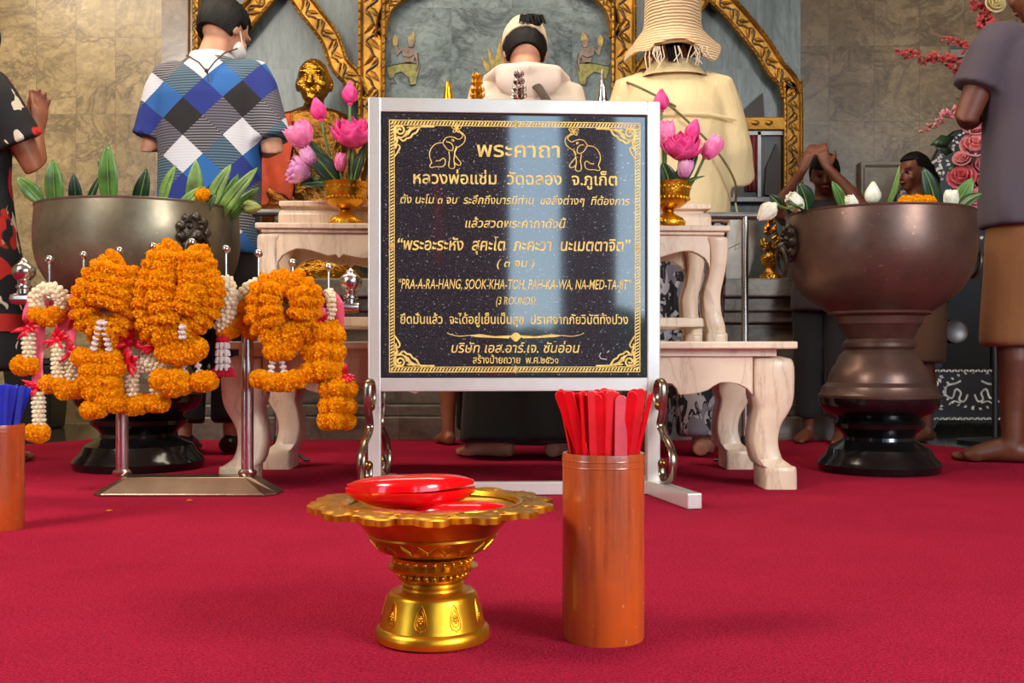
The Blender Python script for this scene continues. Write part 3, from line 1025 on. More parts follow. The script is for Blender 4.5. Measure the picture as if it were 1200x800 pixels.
# ------------------------------------------------------------------ the engraved plaque on its steel stand
def granite_mat():
    t = NT('polished black granite')
    v = t.coord()
    a = t.noise(v, 420, 2, 0.6)
    b = t.noise(v, 150, 2, 0.6)
    c = t.mix(t.ramp(a, [(0.60, (0, 0, 0, 1)), (0.72, (1, 1, 1, 1))]), (44, 41, 46), (116, 122, 132))
    c = t.mix(t.ramp(b, [(0.66, (0, 0, 0, 1)), (0.70, (1, 1, 1, 1))]), c, (150, 150, 150))
    t.set(Base_Color=c, Roughness=0.05, IOR=2.0)
    return t.m


def steel_mat():
    t = NT('satin steel')
    v = t.coord((1, 1, 1))
    a = t.noise(v, 7, 5, 0.6)
    t.set(Base_Color=t.ramp(a, [(0.3, (220, 213, 200)), (0.7, (240, 236, 228))]), Metallic=0.6, Roughness=t.ramp(a, [(0.3, (0.36,) * 3 + (1,)), (0.7, (0.28,) * 3 + (1,))]))
    t.bump(t.noise(t.coord((1, 1, 30)), 40, 2), 0.03, 0.001)
    return t.m


M['granite_sign'] = granite_mat()
M['steel'] = steel_mat()
M['letters'] = simple('engraved gold paint', (240, 194, 104), 0.5, 0.1, 0.15, 60)
M['gasket'] = simple('black rubber gasket', (12, 11, 14), 0.6)
SGX, SGY, SYAW = PX(603.5, 2.855), 2.855, math.radians(3.4)
SS = 2.855 / F
sx_ = lambda px: (px - 603.5) * SS
sz_ = lambda py: CH - (py - HZ) * SS
sg = thing('plaque_stand', 'black granite plaque engraved in gold, in a silver steel frame stand', 'sign', (SGX, SGY, 0))
# posts run from the floor to the top and form the frame's sides; rails between
for (a, b) in ((433, 447.5), (758.5, 774)):
    m = MB(); m.span((sx_(a), -0.018, 0.036), (sx_(b), 0.018, sz_(118))); obj('post', m, M['steel'], sg, local=True, smooth=False, bevel=0.003)
m = MB(); m.span((sx_(447), -0.018, sz_(134.5)), (sx_(759), 0.018, sz_(118.2))); obj('top_rail', m, M['steel'], sg, local=True, smooth=False, bevel=0.002)
m = MB(); m.span((sx_(447), -0.018, sz_(458)), (sx_(759), 0.018, sz_(442.5))); obj('bottom_rail', m, M['steel'], sg, local=True, smooth=False, bevel=0.002)
m = MB(); m.span((sx_(446), -0.016, 0.002), (sx_(760), 0.016, 0.036)); obj('floor_rail', m, M['steel'], sg, local=True, smooth=False, bevel=0.002)
m = MB(); m.span((sx_(447), -0.012, sz_(443)), (sx_(759), 0.012, sz_(134))); obj('gasket', m, M['gasket'], sg, local=True, smooth=False)
m = MB(); m.span((sx_(450.5), -0.0145, sz_(440.5)), (sx_(756), 0.011, sz_(137))); slab = obj('granite_slab', m, M['granite_sign'], sg, local=True, smooth=False)
YF = -0.0150      # face on which the engraving lies
# feet and S-scrolls
for sgn in (-1, 1):
    spl = Matrix.Translation((sx_(440.5) if sgn < 0 else sx_(766), 0, 0)) @ Matrix.Rotation(sgn * math.radians(9), 4, 'Z')
    m = MB(); m.box((0, -0.05, 0.020), (0.038, 0.50, 0.038), M=spl); obj('foot', m, M['steel'], sg, local=True, smooth=False, bevel=0.003)
    for dy in (-1, 1):
        pts = [(0.042, 0.238), (0.030, 0.262), (0.034, 0.294), (0.050, 0.310), (0.066, 0.298), (0.069, 0.262), (0.060, 0.222), (0.050, 0.192), (0.062, 0.172), (0.092, 0.152), (0.116, 0.122), (0.120, 0.088), (0.106, 0.056),
               (0.082, 0.046), (0.062, 0.060), (0.058, 0.086)]
        pts = catmull([Vector((0, dy * (0.018 + (a - 0.018) * 1.35), b)) for a, b in pts], 6)
        m = MB(); m.tube(pts, [(0.011, 0.0045)] * len(pts), 10, up=(1, 0, 0), M=spl)
        sc = obj('scroll', m, M.setdefault('scrollsteel', simple('aged dark steel', (150, 134, 116), 0.24, 0.95, 0.2, 14)), sg, local=True, ang=60)
        for (a, b) in ((0.053, 0.240), (0.077, 0.090)):
            m = MB(); m.ball((0, dy * a, b), 0.0125, 14, 9, spl); obj('ball', m, M['brass_old'] if 'brass_old' in M else M.setdefault('brass_old', gold_mat('aged brass ball', (168, 122, 66), 0.28, 60, 0.1)), sc, local=True)


def text(body, px_c, py_base, width_px, h_px, shear=0.0, name='lettering', thick=0.0):
    """one engraved line: centre px, baseline py, overall width and letter height in px of the plaque face"""
    cu = bpy.data.curves.new('t', 'FONT')
    cu.body = body
    cu.size = 1.0
    cu.resolution_u = 3
    cu.offset = thick
    cu.shear = shear
    o = bpy.data.objects.new('t', cu)
    COL.objects.link(o)
    dg = bpy.context.evaluated_depsgraph_get()
    dg.update()
    me = bpy.data.meshes.new_from_object(o.evaluated_get(dg))
    COL.objects.unlink(o)
    bpy.data.objects.remove(o)
    xs = [v.co.x for v in me.vertices]
    x0, x1 = min(xs), max(xs)
    kx = width_px * SS / (x1 - x0)
    kz = h_px * SS / 0.70
    for v in me.vertices:
        X, Y = v.co.x, v.co.y
        v.co = Vector((sx_(px_c) + (X - (x0 + x1) / 2) * kx, YF, sz_(py_base) + Y * kz))
    me.name = name
    ob = bpy.data.objects.new(name, me)
    COL.objects.link(ob)
    ob.parent = slab
    me.materials.append(M['letters'])
    return ob


text('พระคาถา', 607, 185, 97, 17, thick=0.012)
text('หลวงพ่อแช่ม  วัดฉลอง  จ.ภูเก็ต', 604, 217, 238, 13.5, thick=0.012)
text('ตั้ง นะโม ๓ จบ  ระลึกถึงบารมีท่าน  ขอสิ่งต่างๆ  ที่ต้องการ', 604, 240, 268, 9.0, 0.2, thick=0.008)
text('แล้วสวดพระคาถาดังนี้', 604, 267.5, 118, 10, 0.2, thick=0.008)
text('“พระอะระหัง  สุคะโต  ภะคะวา  นะเมตตาจิต”', 603, 294, 272, 13.5, 0.15, thick=0.014)
text('( ๓ จบ )', 604, 313, 44, 9, 0.2, thick=0.008)
text('“PRA-A-RA-HANG, SOOK-KHA-TOH, PAH-KA-WA, NA-MED-TA-JIT”', 604, 339, 272, 11.5, 0.22, thick=0.004)
text('(3 ROUNDS)', 604, 357, 46, 9, 0.22, thick=0.004)
text('ยึดมั่นแล้ว  จะได้อยู่เย็นเป็นสุข  ปราศจากภัยวิบัติทั้งปวง', 603, 379.5, 266, 10.5, thick=0.010)
text('บริษัท เอส.อาร์.เจ. ซันอ่อน', 604, 413, 150, 11, 0.2, thick=0.010)
text('สร้างป้ายถวาย  พ.ศ.๒๕๖๑', 604, 425.5, 100, 8.5, thick=0.008)

FP = lambda px, py, d=0.0: Vector((sx_(px), YF - d, sz_(py)))
# rope border between two fine lines
m = MB()
L, R_, T, B = 457.5, 750, 144, 435.5


def bar(a, b, w):
    d = (b - a).normalized()
    n = Vector((d.z, 0, -d.x)) * w
    m.add([a + n, b + n, b - n, a - n], [(0, 1, 2, 3)])


for (a, b) in (((L, T), (R_, T)), ((R_, T), (R_, B)), ((R_, B), (L, B)), ((L, B), (L, T))):
    bar(FP(*a), FP(*b), 0.55 * SS)
i_ = 5.6
for (a, b) in (((L + i_, T + i_), (R_ - i_, T + i_)), ((R_ - i_, T + i_), (R_ - i_, B - i_)), ((R_ - i_, B - i_), (L + i_, B - i_)), ((L + i_, B - i_), (L + i_, T + i_))):
    bar(FP(*a), FP(*b), 0.45 * SS)
nx = 78
for i in range(nx):
    px = L + 2 + (R_ - L - 6) * i / (nx - 1)
    for y0 in (T + 1.0, B - 4.8):
        m.add([FP(px - 1.0, y0 + 3.8), FP(px + 1.1, y0 + 3.8), FP(px + 3.2, y0), FP(px + 1.1, y0)], [(0, 1, 2, 3)])
ny = 78
for i in range(ny):
    py = T + 4 + (B - T - 8) * i / (ny - 1)
    for x0 in (L + 1.0, R_ - 4.8):
        m.add([FP(x0, py + 1.6), FP(x0, py - 0.4), FP(x0 + 3.8, py - 2.4), FP(x0 + 3.8, py - 0.4)], [(0, 1, 2, 3)])
for (px, py) in ((L + 2.8, 290), (R_ - 2.8, 290), (604, T + 2.8), (604, B - 2.8)):
    m.add([FP(px - 3, py), FP(px, py - 5), FP(px + 3, py), FP(px, py + 5)], [(0, 1, 2, 3)])
obj('rope_border', m, M['letters'], slab, local=True, smooth=False)


# corner scrollwork, mirrored into four corners
def corner(cx, cy, ax, ay):
    q = lambda a, b: FP(cx + ax * a, cy + ay * b, 0.0004)
    k = MB()

    def ln(pts, w=0.8):
        pts = catmull([q(*p) for p in pts], 4)
        k.tube(pts, [(w * SS, 0.0006)] * len(pts), 4, up=(1, 0, 0.3))
    sp = [(12 + (7.2 - 0.33 * i) * math.cos(i * 0.52 + 2.4), 12 + (7.2 - 0.33 * i) * math.sin(i * 0.52 + 2.4)) for i in range(20)]
    ln(sp, 1.1)
    ln([(6, 30), (9, 24), (8, 20), (12, 21), (16, 24), (20, 21), (24, 20), (27, 16), (31, 14), (35, 8), (40, 7), (52, 7)], 1.1)
    ln([(6, 42), (10, 36), (12, 31), (9, 28), (7, 33)], 0.9)
    ln([(21, 17), (24, 12), (29, 9), (34, 7.5)], 1.0)
    ln([(18, 19), (22, 14), (25, 9), (30, 7.2)], 0.9)
    ln([(20, 9), (24, 8), (22, 12), (19, 14)], 0.9)
    ln([(7, 8), (10, 7.4), (16, 7)], 1.2)
    ln([(7, 8), (7, 16), (7, 24)], 1.0)
    ln([(9, 19), (14, 20), (18, 17), (20, 12)], 0.9)
    obj('corner_scrollwork', k, M['letters'], slab, local=True, smooth=False)


corner(L, T, 1, 1); corner(R_, T, -1, 1); corner(L, B, 1, -1); corner(R_, B, -1, -1)


def elephant(ox, oy, ax):
    """line drawing of a seated elephant raising a flower in its trunk"""
    q = lambda a, b: FP(ox + ax * a, oy + b, 0.0004)
    k = MB()

    def ln(pts, w=0.55):
        pts = catmull([q(*p) for p in pts], 4)
        k.tube(pts, [(w * SS, 0.0006)] * len(pts), 4, up=(1, 0, 0.3))
    ln([(16, 8), (9, 9), (4, 13), (1, 19), (1, 25), (3, 31), (1, 35), (3, 37), (8, 36), (14, 36), (18, 34), (19, 29), (17, 26), (12, 29), (8, 29)])
    ln([(16, 8), (19, 3), (24, 1), (30, 2), (34, 4), (38, 2), (39, -1), (36, -4), (32, -5)])
    ln([(32, -6), (38, -4), (42, 1), (41, 7), (37, 11), (33, 13), (31, 12)])
    ln([(16, 8), (19, 13), (22, 16), (27, 17), (28, 12), (25, 8), (20, 7)])
    ln([(23, 18), (24, 26), (23, 35), (26, 38), (30, 36), (29, 28), (30, 20), (31, 14)])
    ln([(30, 22), (34, 27), (37, 31), (36, 34), (32, 33), (29, 30)])
    ln([(26, 5), (28, 4), (29, 6), (27, 6)], 0.5)
    ln([(33, 13), (31, 17), (29, 18)])
    for a in range(5):
        b = a * 2 * PI / 5 - PI / 2
        ln([(32, -8), (32 + 4.2 * math.cos(b - 0.35), -9 + 4.2 * math.sin(b - 0.35)), (32 + 6 * math.cos(b), -9 + 6 * math.sin(b)), (32 + 4.2 * math.cos(b + 0.35), -9 + 4.2 * math.sin(b + 0.35)), (32, -8)], 0.5)
    obj('elephant_drawing', k, M['letters'], slab, local=True, smooth=False)


elephant(503, 161.5, 1)
elephant(704, 163, -1)
# long flourish under the verses
k = MB()
for a in (-1, 1):
    q = lambda d, y: FP(604 + a * d, y, 0.0004)
    k.prism([(sx_(604 + a * d), sz_(y)) for d, y in ((6, 393), (24, 394), (42, 391.5), (56, 393), (46, 395), (24, 396), (8, 396.5))], YF - 0.0006, YF)
    k.tube(catmull([q(54, 393), (q(66, 394)), q(76, 392), q(80, 390)], 4), [(0.5 * SS, 0.0006)] * 13, 4, up=(1, 0, 0.3))
k.prism([(sx_(604 + dx), sz_(394.5 + dy)) for dx, dy in ((-7, 0), (-3, -4), (0, -5), (3, -4), (7, 0), (2, 5), (0, 6), (-2, 5))], YF - 0.0008, YF)
obj('flourish', k, M['letters'], slab, local=True, smooth=False)
# little pale chip mark at the lower right
k = MB()
k.tube([FP(711, 421), FP(704, 420), FP(702, 417), FP(704, 413)], [(0.5 * SS, 0.0005)] * 4, 4, up=(1, 0, 0.3))
k.tube([FP(711, 413), FP(714, 410.5)], [(0.5 * SS, 0.0005)] * 2, 4, up=(1, 0, 0.3))
obj('chalk_mark', k, M.setdefault('chalk', simple('white chalk', (210, 206, 200), 0.9)), slab, local=True, smooth=False)
rot_root(sg, SYAW)
# ------------------------------------------------------------------ gold pedestal dish in front
DX, DY = PX(507, 1.4015), 1.4015
DK = 0.927
ds = thing('offering_dish', 'shiny gold pedestal dish with scalloped rim holding red blocks on the carpet', 'dish', (DX, DY, 0))
baseprof = [(0.076, 0.0), (0.0805, 0.003), (0.0815, 0.010), (0.080, 0.015), (0.0765, 0.0185), (0.0745, 0.0195), (0.0725, 0.0255), (0.0695, 0.036), (0.0655, 0.050), (0.0635, 0.0575), (0.060, 0.0615), (0.054, 0.064), (0.045, 0.0655)]
m = MB(); m.lathe(baseprof, (0, 0, 0), 64); base_o = obj('base', m, M['brass'], ds, local=True, ang=38)
stemprof = [(0.044, 0.0655), (0.0425, 0.068), (0.0445, 0.072), (0.0425, 0.075), (0.048, 0.078), (0.0495, 0.081), (0.046, 0.084), (0.0485, 0.087), (0.058, 0.0895), (0.0635, 0.092), (0.064, 0.0945), (0.058, 0.097), (0.0545, 0.099), (0.056, 0.103), (0.0565, 0.1065), (0.052, 0.109)]
m = MB(); m.lathe(stemprof, (0, 0, 0), 56); stem_o = obj('stem', m, M['brass'], ds, local=True, ang=38)
bowlprof = [(0.055, 0.1095), (0.066, 0.112), (0.076, 0.116), (0.083, 0.123), (0.089, 0.131), (0.0925, 0.134), (0.0915, 0.1365), (0.096, 0.141), (0.104, 0.149), (0.113, 0.158), (0.120, 0.166), (0.126, 0.1715),
            (0.124, 0.173), (0.117, 0.1675), (0.108, 0.164), (0.09, 0.1615), (0.05, 0.1605), (0.002, 0.160)]
m = MB(); m.lathe(bowlprof, (0, 0, 0), 64); bowl_o = obj('bowl', m, M['brass'], ds, local=True, ang=38)
# scalloped openwork rim: 14 cusped leaves, each with three small lobes and a raised edge
m = MB()
NU, NV = 168, 9


def rim_pt(u, v, top):
    a = 2 * PI * u
    ph = (a * 14 / (2 * PI)) % 1.0
    lobe = 0.013 * abs(math.sin(ph * PI)) ** 0.7 + 0.0060 * abs(math.sin(ph * PI * 3)) - 0.006
    R1 = 0.163 + lobe
    r = 0.121 + (R1 - 0.121) * v
    zz_ = 0.170 + 0.006 * math.sin(v * PI * 0.75) - 0.0035 * v + 0.0016 * math.sin(ph * 2 * PI) * v
    rel = 0.0011 * (math.sin(v * 26) * math.cos(ph * 2 * PI * 2)) if 0.1 < v < 0.97 else 0
    return (r * math.cos(a), r * math.sin(a), zz_ + (0.0035 + rel if top else -0.0035))


NVV = 14
for top in (True, False):
    vs = [rim_pt(i / NU, j / NVV, top) for i in range(NU) for j in range(NVV + 1)]
    fs = [(i * (NVV + 1) + j, ((i + 1) % NU) * (NVV + 1) + j, ((i + 1) % NU) * (NVV + 1) + j + 1, i * (NVV + 1) + j + 1) for i in range(NU) for j in range(NVV)]
    m.add(vs, fs)
n0 = NU * (NVV + 1)
for jj in (0, NVV):
    m.f.extend([(i * (NVV + 1) + jj, ((i + 1) % NU) * (NVV + 1) + jj, n0 + ((i + 1) % NU) * (NVV + 1) + jj, n0 + i * (NVV + 1) + jj) for i in range(NU)])
rim_o = obj('rim', m, M['brass'], ds, local=True, ang=50)
m = MB(); m.lathe([(0.119, 0.171), (0.1235, 0.1765), (0.128, 0.1765), (0.130, 0.172)], (0, 0, 0), 64, cap0=False, cap1=False); obj('rim_ring', m, M['brass'], rim_o, local=True)
# embossed leaves on the base, zigzag on the bowl, lotus petals on the stem


def at_prof(prof, z):
    for (r0, z0), (r1, z1) in zip(prof, prof[1:]):
        if z0 <= z <= z1 and z1 > z0:
            return r0 + (r1 - r0) * (z - z0) / (z1 - z0)
    return prof[-1][0]


def on(prof, a, z, d=0.0006):
    r = at_prof(prof, z) + d
    return Vector((r * math.cos(a), r * math.sin(a), z))


for i in range(9):
    a0 = -PI / 2 - 0.16 + 2 * PI * i / 9
    k = MB()
    tear = [(0.0, 0.0145), (0.045, 0.010), (0.085, 0.003), (0.115, -0.005), (0.115, -0.010), (0.08, -0.0145), (0.03, -0.0155), (0.0, -0.0175)]
    ol = tear + [(-a, z) for a, z in reversed(tear[1:-1])]
    k.tube([on(baseprof, a0 + a, 0.0405 + z) for a, z in ol], 0.0009, 6, closed=True)
    ol2 = [(a * 0.66, z * 0.66 - 0.001) for a, z in ol]
    k.tube([on(baseprof, a0 + a, 0.0405 + z) for a, z in ol2], 0.0007, 6, closed=True)
    for (a, z) in ((0, 0.001), (0.035, -0.004), (-0.035, -0.004), (0, -0.0065), (0.02, -0.001), (-0.02, -0.001)):
        k.ball(on(baseprof, a0 + a, 0.0405 + z, -0.0004), 0.0021, 7, 5)
    obj('embossed_leaf', k, M['brass'], base_o, local=True)
k = MB()
nz = 22
for dd in (0.0, 0.0028):
    pts = []
    for i in range(nz * 2):
        a = 2 * PI * i / (nz * 2)
        pts.append(on(bowlprof, a, (0.119 + dd) if i % 2 else (0.1275 + dd)))
    k.tube(pts, 0.0008, 6, closed=True)
for i in range(nz):
    k.ball(on(bowlprof, 2 * PI * (i + 0.0) / nz + 2 * PI / nz * 0.5, 0.1185, -0.0005), 0.0018, 6, 4)
obj('embossed_zigzag', k, M['brass'], bowl_o, local=True)
k = MB()
for i in range(26):
    a = 2 * PI * i / 26
    k.ball((0.0478 * math.cos(a), 0.0478 * math.sin(a), 0.0845), (0.0045, 0.0045, 0.004), 8, 6)
    k.ball((0.0555 * math.cos(a), 0.0555 * math.sin(a), 0.1025), (0.004, 0.004, 0.0032), 8, 6)
obj('embossed_petals', k, M['brass'], stem_o, local=True)

ds.scale = (DK, DK, DK * 1.11)
# ------------------------------------------------------------------ red crescent divination blocks on the dish
M['redgloss'] = simple('red lacquer', (222, 6, 14), 0.16, 0, 0.08, 10, Coat_Weight=0.4)
M['woodred'] = simple('mottled reddish wood', (150, 48, 34), 0.42, 0, 0.3, 22)  # mottled reddish brown, darker than the lacquered blocks


def crescent(name, mt, label, L, W, Hh, loc, rz, tilt=0.0, roll=0.0, group=None):
    """crescent block, flat underneath and domed above"""
    k = MB()
    n, ns = 30, 14
    rs = []
    for i in range(n + 1):
        u = -1 + 2 * i / n
        w = max(0.05, (1 - abs(u) ** 2.6)) ** 0.75
        cy = -0.34 * W + 0.62 * W * (u * u)
        hw, hh = W * 0.5 * w, Hh * (0.22 + 0.78 * w)
        ring = []
        for j in range(ns):
            t = j / (ns - 1)
            ring.append((u * L / 2, cy - hw * math.cos(PI * t), hh * math.sin(PI * t) ** 0.75))
        ring.append((u * L / 2, cy + hw * 0.5, -0.0008))
        ring.append((u * L / 2, cy - hw * 0.5, -0.0008))
        rs.append(ring)
    k.rings(rs)
    o = single(name, k, mt, label, 'divination block', (0, 0, 0), group, ang=60)
    o.location = loc
    o.scale = (DK, DK, DK)
    o.rotation_euler = (roll, tilt, rz)
    return o


BZ = 0.1605 * DK * 1.11
ZS = PZ(574, DY - 0.02)
crescent('divination_block', M['redgloss'], 'glossy red crescent block uppermost on the gold dish, flat side down', 0.180, 0.066, 0.021, (DX - 0.028, DY - 0.004, ZS + 0.0012), math.radians(6), math.radians(-1.5), 0.0)
lower = crescent('divination_block', M['redgloss'], 'glossy red crescent block paired under the uppermost one, its rounded side down', 0.184, 0.066, 0.026, (DX - 0.028, DY - 0.008, ZS), math.radians(6), 0.0, 0.0)
lower.scale = (DK, DK, -DK)
crescent('divination_block', M['redgloss'], 'red crescent block with its tip poking out right below the big one', 0.150, 0.050, 0.018, (DX + 0.034, DY - 0.022, BZ + 0.003), math.radians(14))
crescent('divination_block', M['woodred'], 'reddish-brown block at the front left under the big red one', 0.104, 0.038, 0.013, (DX - 0.046, DY - 0.060, BZ + 0.0025), math.radians(-8))
crescent('divination_block', M['woodred'], 'reddish-brown block at the front middle of the gold dish', 0.090, 0.036, 0.013, (DX + 0.022, DY - 0.072, BZ + 0.003), math.radians(4))


# ------------------------------------------------------------------ bamboo cups with fortune sticks
def bamboo_mat(name, c1, c2):
    t = NT(name)
    v = t.coord((9, 9, 0.55))
    a = t.noise(v, 9, 5, 0.6)
    b = t.noise(t.coord((1, 1, 0.6)), 9, 4, 0.6)
    c = t.mix(t.ramp(b, [(0.35, (0, 0, 0, 1)), (0.68, (1, 1, 1, 1))]), t.ramp(a, [(0.3, c1), (0.7, c2)]), (204, 84, 22))
    sp = t.noise(t.coord((1, 1, 0.5)), 130, 2)
    c = t.mix(t.ramp(sp, [(0.70, (0, 0, 0, 1)), (0.76, (0.5, 0.5, 0.5, 1))]), c, (232, 178, 116))
    t.set(Base_Color=c, Roughness=0.27, Coat_Weight=0.3, Coat_Roughness=0.15)
    t.bump(a, 0.12, 0.0015)
    return t.m


M['bamboo'] = bamboo_mat('varnished orange bamboo', (124, 52, 26), (188, 94, 48))
M['bamboo_in'] = simple('raw bamboo inside', (196, 140, 86), 0.6)
M['bamboo_d'] = bamboo_mat('varnished brown bamboo', (120, 52, 28), (168, 84, 46))
M['redstick'] = simple('bright red painted stick', (214, 8, 20), 0.28, 0, 0.1, 30)
M['redstick_f'] = simple('faded red painted stick', (214, 74, 84), 0.4, 0, 0.1, 30)
M['bluestick'] = simple('royal blue painted stick', (34, 46, 168), 0.35, 0, 0.12, 30)


def cup(px, Y, r, h, label, mt):
    t = thing('bamboo_cup', label, 'cup', (PX(px, Y), Y, 0))
    k = MB()
    k.lathe([(r * 0.985, 0.0), (r, 0.003), (r * 1.005, h * 0.3), (r * 0.995, h * 0.6), (r * 1.0, h * 0.9), (r * 1.004, h - 0.004), (r * 0.99, h), (r * 0.90, h), (r * 0.885, h - 0.006), (r * 0.87, 0.02), (0.002, 0.018)], (0, 0, 0), 56)
    obj('cup_wall', k, mt, t, local=True, ang=40)
    for zz_ in (0.93, 0.965):
        k = MB(); k.lathe([(r * 1.000, h * zz_ - 0.0015), (r * 1.012, h * zz_), (r * 1.000, h * zz_ + 0.0015)], (0, 0, 0), 56, cap0=False, cap1=False); obj('turned_ring', k, mt, t, local=True)
    return t


def stick_mesh(w, L, th=0.0032):
    k = MB()
    out = [(-w / 2, 0), (w / 2, 0), (w / 2, L - w * 0.45)] + [(w / 2 * math.cos(a), L - w * 0.45 + w * 0.45 * math.sin(a)) for a in [PI * i / 8 for i in range(1, 8)]] + [(-w / 2, L - w * 0.45)]
    k.prism(out, -th / 2, th / 2)
    return k.mesh('stick')


CX, CYY, CR, CHH = PX(707, 1.41), 1.41, 0.0541, 0.2437
cup(707, 1.41, CR, CHH, 'orange-brown bamboo cup of red sticks on the carpet in front of the plaque', M['bamboo'])
rr = random.Random(11)
smr, smf, smb = stick_mesh(0.0135, 0.30), stick_mesh(0.0165, 0.30), stick_mesh(0.0125, 0.28)
for me in (smr, smf, smb):
    me.polygons.foreach_set('use_smooth', [False] * len(me.polygons))
smr.materials.append(M['redstick']); smf.materials.append(M['redstick_f']); smb.materials.append(M['bluestick'])


def put_stick(me, name, label, cat, group, bot, top, spin, L):
    o = bpy.data.objects.new(name, me)
    COL.objects.link(o)
    d = (Vector(top) - Vector(bot)).normalized()
    qd = Vector((0, 0, 1)).rotation_difference(d)
    o.rotation_euler = (qd @ Quaternion((0, 0, 1), spin)).to_euler()
    o.location = Vector(top) - d * L
    bv = o.modifiers.new('soft edges', 'BEVEL'); bv.width = 0.0009; bv.segments = 2; bv.limit_method = 'ANGLE'
    return tag(o, label, cat, group)


# spread: px of the stick tops over the cup, from left to right, in three loose rows
tops = [(655 + 5.2 * i + rr.uniform(-1, 1), 458 + rr.uniform(-3, 3), 0) for i in range(13)] + [(658 + 6.3 * i, 458 + rr.uniform(-3, 2), 1) for i in range(11)] + [(662 + 8 * i, 459 + rr.uniform(-3, 3), 2) for i in range(8)]
tops += [(737, 456, 0), (743, 454, 1), (748, 456, 0)]
for i, (px, py, row) in enumerate(tops):
    yo = (-0.026, 0.0, 0.024)[row] + rr.uniform(-0.005, 0.005)
    f = (px - 707) / 48.0
    top = Vector((CX + f * 0.056, CYY + yo * 1.15, PZ(py, 1.41) + rr.uniform(-0.002, 0.002)))
    wid = max(-0.043, min(0.043, f * 0.052 - 0.004 * f))
    lim = math.sqrt(max(0.0002, 0.040 ** 2 - yo * yo))
    rim = Vector((CX + max(-lim, min(lim, f * 0.046)), CYY + yo, CHH))
    d = (top - rim).normalized()
    put_stick(smr, 'fortune_stick', 'bright red painted fortune stick in the bundle filling the bamboo cup', 'stick', 'red fortune sticks in the bamboo cup', top - d * 0.30, top, (rr.uniform(-1.3, 1.3) if px < 690 else rr.uniform(-0.4, 0.4)), 0.30)
d = (Vector((CX + 0.0205, CYY - 0.03, PZ(463, 1.38))) - Vector((CX + 0.018, CYY - 0.026, 0.05))).normalized()
tp = Vector((CX + 0.0205, CYY - 0.033, PZ(463, 1.38)))
put_stick(smf, 'fortune_stick', 'faded pink-red flat fortune stick among the bright red ones', 'stick', None, tp - d * 0.3, tp, 0.06, 0.30)
tp = Vector((CX + 0.062, CYY - 0.012, PZ(460, 1.40)))
bt = Vector((CX + 0.043, CYY - 0.012, CHH))
d = (tp - bt).normalized()
put_stick(smr, 'fortune_stick', 'lone bright red fortune stick leaning out at the right of the cup', 'stick', None, tp - d * 0.28, tp, 1.1, 0.30)

LX, LY = PX(-3, 2.30), 2.30
cup(-3, 2.30, 0.0543, 0.2247, 'brown bamboo cup of blue sticks cut off by the left edge of the photo', M['bamboo_d'])
for i in range(24):
    px = -28 + i * 2.5
    yo = (-0.026, 0.004, 0.026)[i % 3] + rr.uniform(-0.004, 0.004)
    f = (px + 3) / 30.0
    top = Vector((LX + f * 0.052, LY + yo, PZ(451 + rr.uniform(-1.5, 3.5), 2.30)))
    lim = math.sqrt(max(0.0002, 0.040 ** 2 - yo * yo))
    rim = Vector((LX + max(-lim, min(lim, f * 0.042)), LY + yo, 0.2247))
    d = (top - rim).normalized()
    put_stick(smb, 'fortune_stick', 'royal blue painted fortune stick in the bundle in the left bamboo cup', 'stick', 'blue fortune sticks in the left bamboo cup', top - d * 0.28, top, rr.uniform(-1.0, 1.0), 0.28)

# ------------------------------------------------------------------ garland stand
GYY = 2.895
M['bronze_base'] = simple('brown tinted steel', (142, 122, 102), 0.25, 0.9, 0.15, 8)
gs = thing('garland_stand', 'two-legged steel stand with ball-tipped pins carrying marigold garlands', 'stand', (PX(215, GYY), GYY, 0))
x0, x1 = PX(105, 2.825), PX(322, 2.825)
xa, xb = x0 + 0.075, x1 - 0.075
m = MB()
zt = 0.048
bot = [(x0, 2.85), (x0 + 0.03, 2.82), (x1 - 0.03, 2.82), (x1, 2.85), (x1, 2.93), (x1 - 0.03, 2.955), (x0 + 0.03, 2.955), (x0, 2.93)]
topp = [(xa, 2.865), (xa + 0.015, 2.855), (xb - 0.015, 2.855), (xb, 2.865), (xb, 2.925), (xb - 0.015, 2.935), (xa + 0.015, 2.935), (xa, 2.925)]
m.rings([[(a, b, 0.0) for a, b in bot], [(a, b, 0.006) for a, b in bot], [(a, b, zt) for a, b in topp]])
obj('base', m, M['bronze_base'], gs, smooth=False, bevel=0.002)
for px in (143, 290):
    x = PX(px, 2.895)
    m = MB(); m.tube([(x, 2.895, zt), (x, 2.895, 0.535)], 0.0165, 18); obj('pole', m, M['chrome'], gs)
    m = MB(); m.lathe([(0.021, zt), (0.025, zt + 0.005), (0.025, zt + 0.011), (0.019, zt + 0.017)], (x, 2.895, 0), 20); obj('collar', m, M['chrome'], gs)
BARZ = PZ(354, 2.895)
m = MB(); m.tube([(PX(13, 2.895), 2.895, PZ(350, 2.895)), (PX(20, 2.895), 2.895, PZ(350, 2.895)), (PX(415, 2.895), 2.895, PZ(360, 2.895)), (PX(421, 2.895), 2.895, PZ(360, 2.895))], [0.012, 0.0165, 0.0165, 0.012], 16); obj('crossbar', m, M['chrome'], gs)
for (px, py) in ((28, 344), (411, 356)):
    m = MB()
    m.lathe([(0.016, 0.0), (0.016, 0.012), (0.021, 0.016), (0.021, 0.021), (0.016, 0.025), (0.018, 0.036), (0.023, 0.040), (0.029, 0.050), (0.031, 0.060), (0.029, 0.070), (0.022, 0.078), (0.014, 0.083), (0.013, 0.088), (0.008, 0.092), (0.002, 0.097)], P(px, py, 2.895), 22)
    obj('finial', m, M['chrome'], gs)
PINS = [(58, 304), (98, 299), (140, 294), (180, 289), (225, 284), (265, 292), (303, 297), (343, 308), (385, 313)]
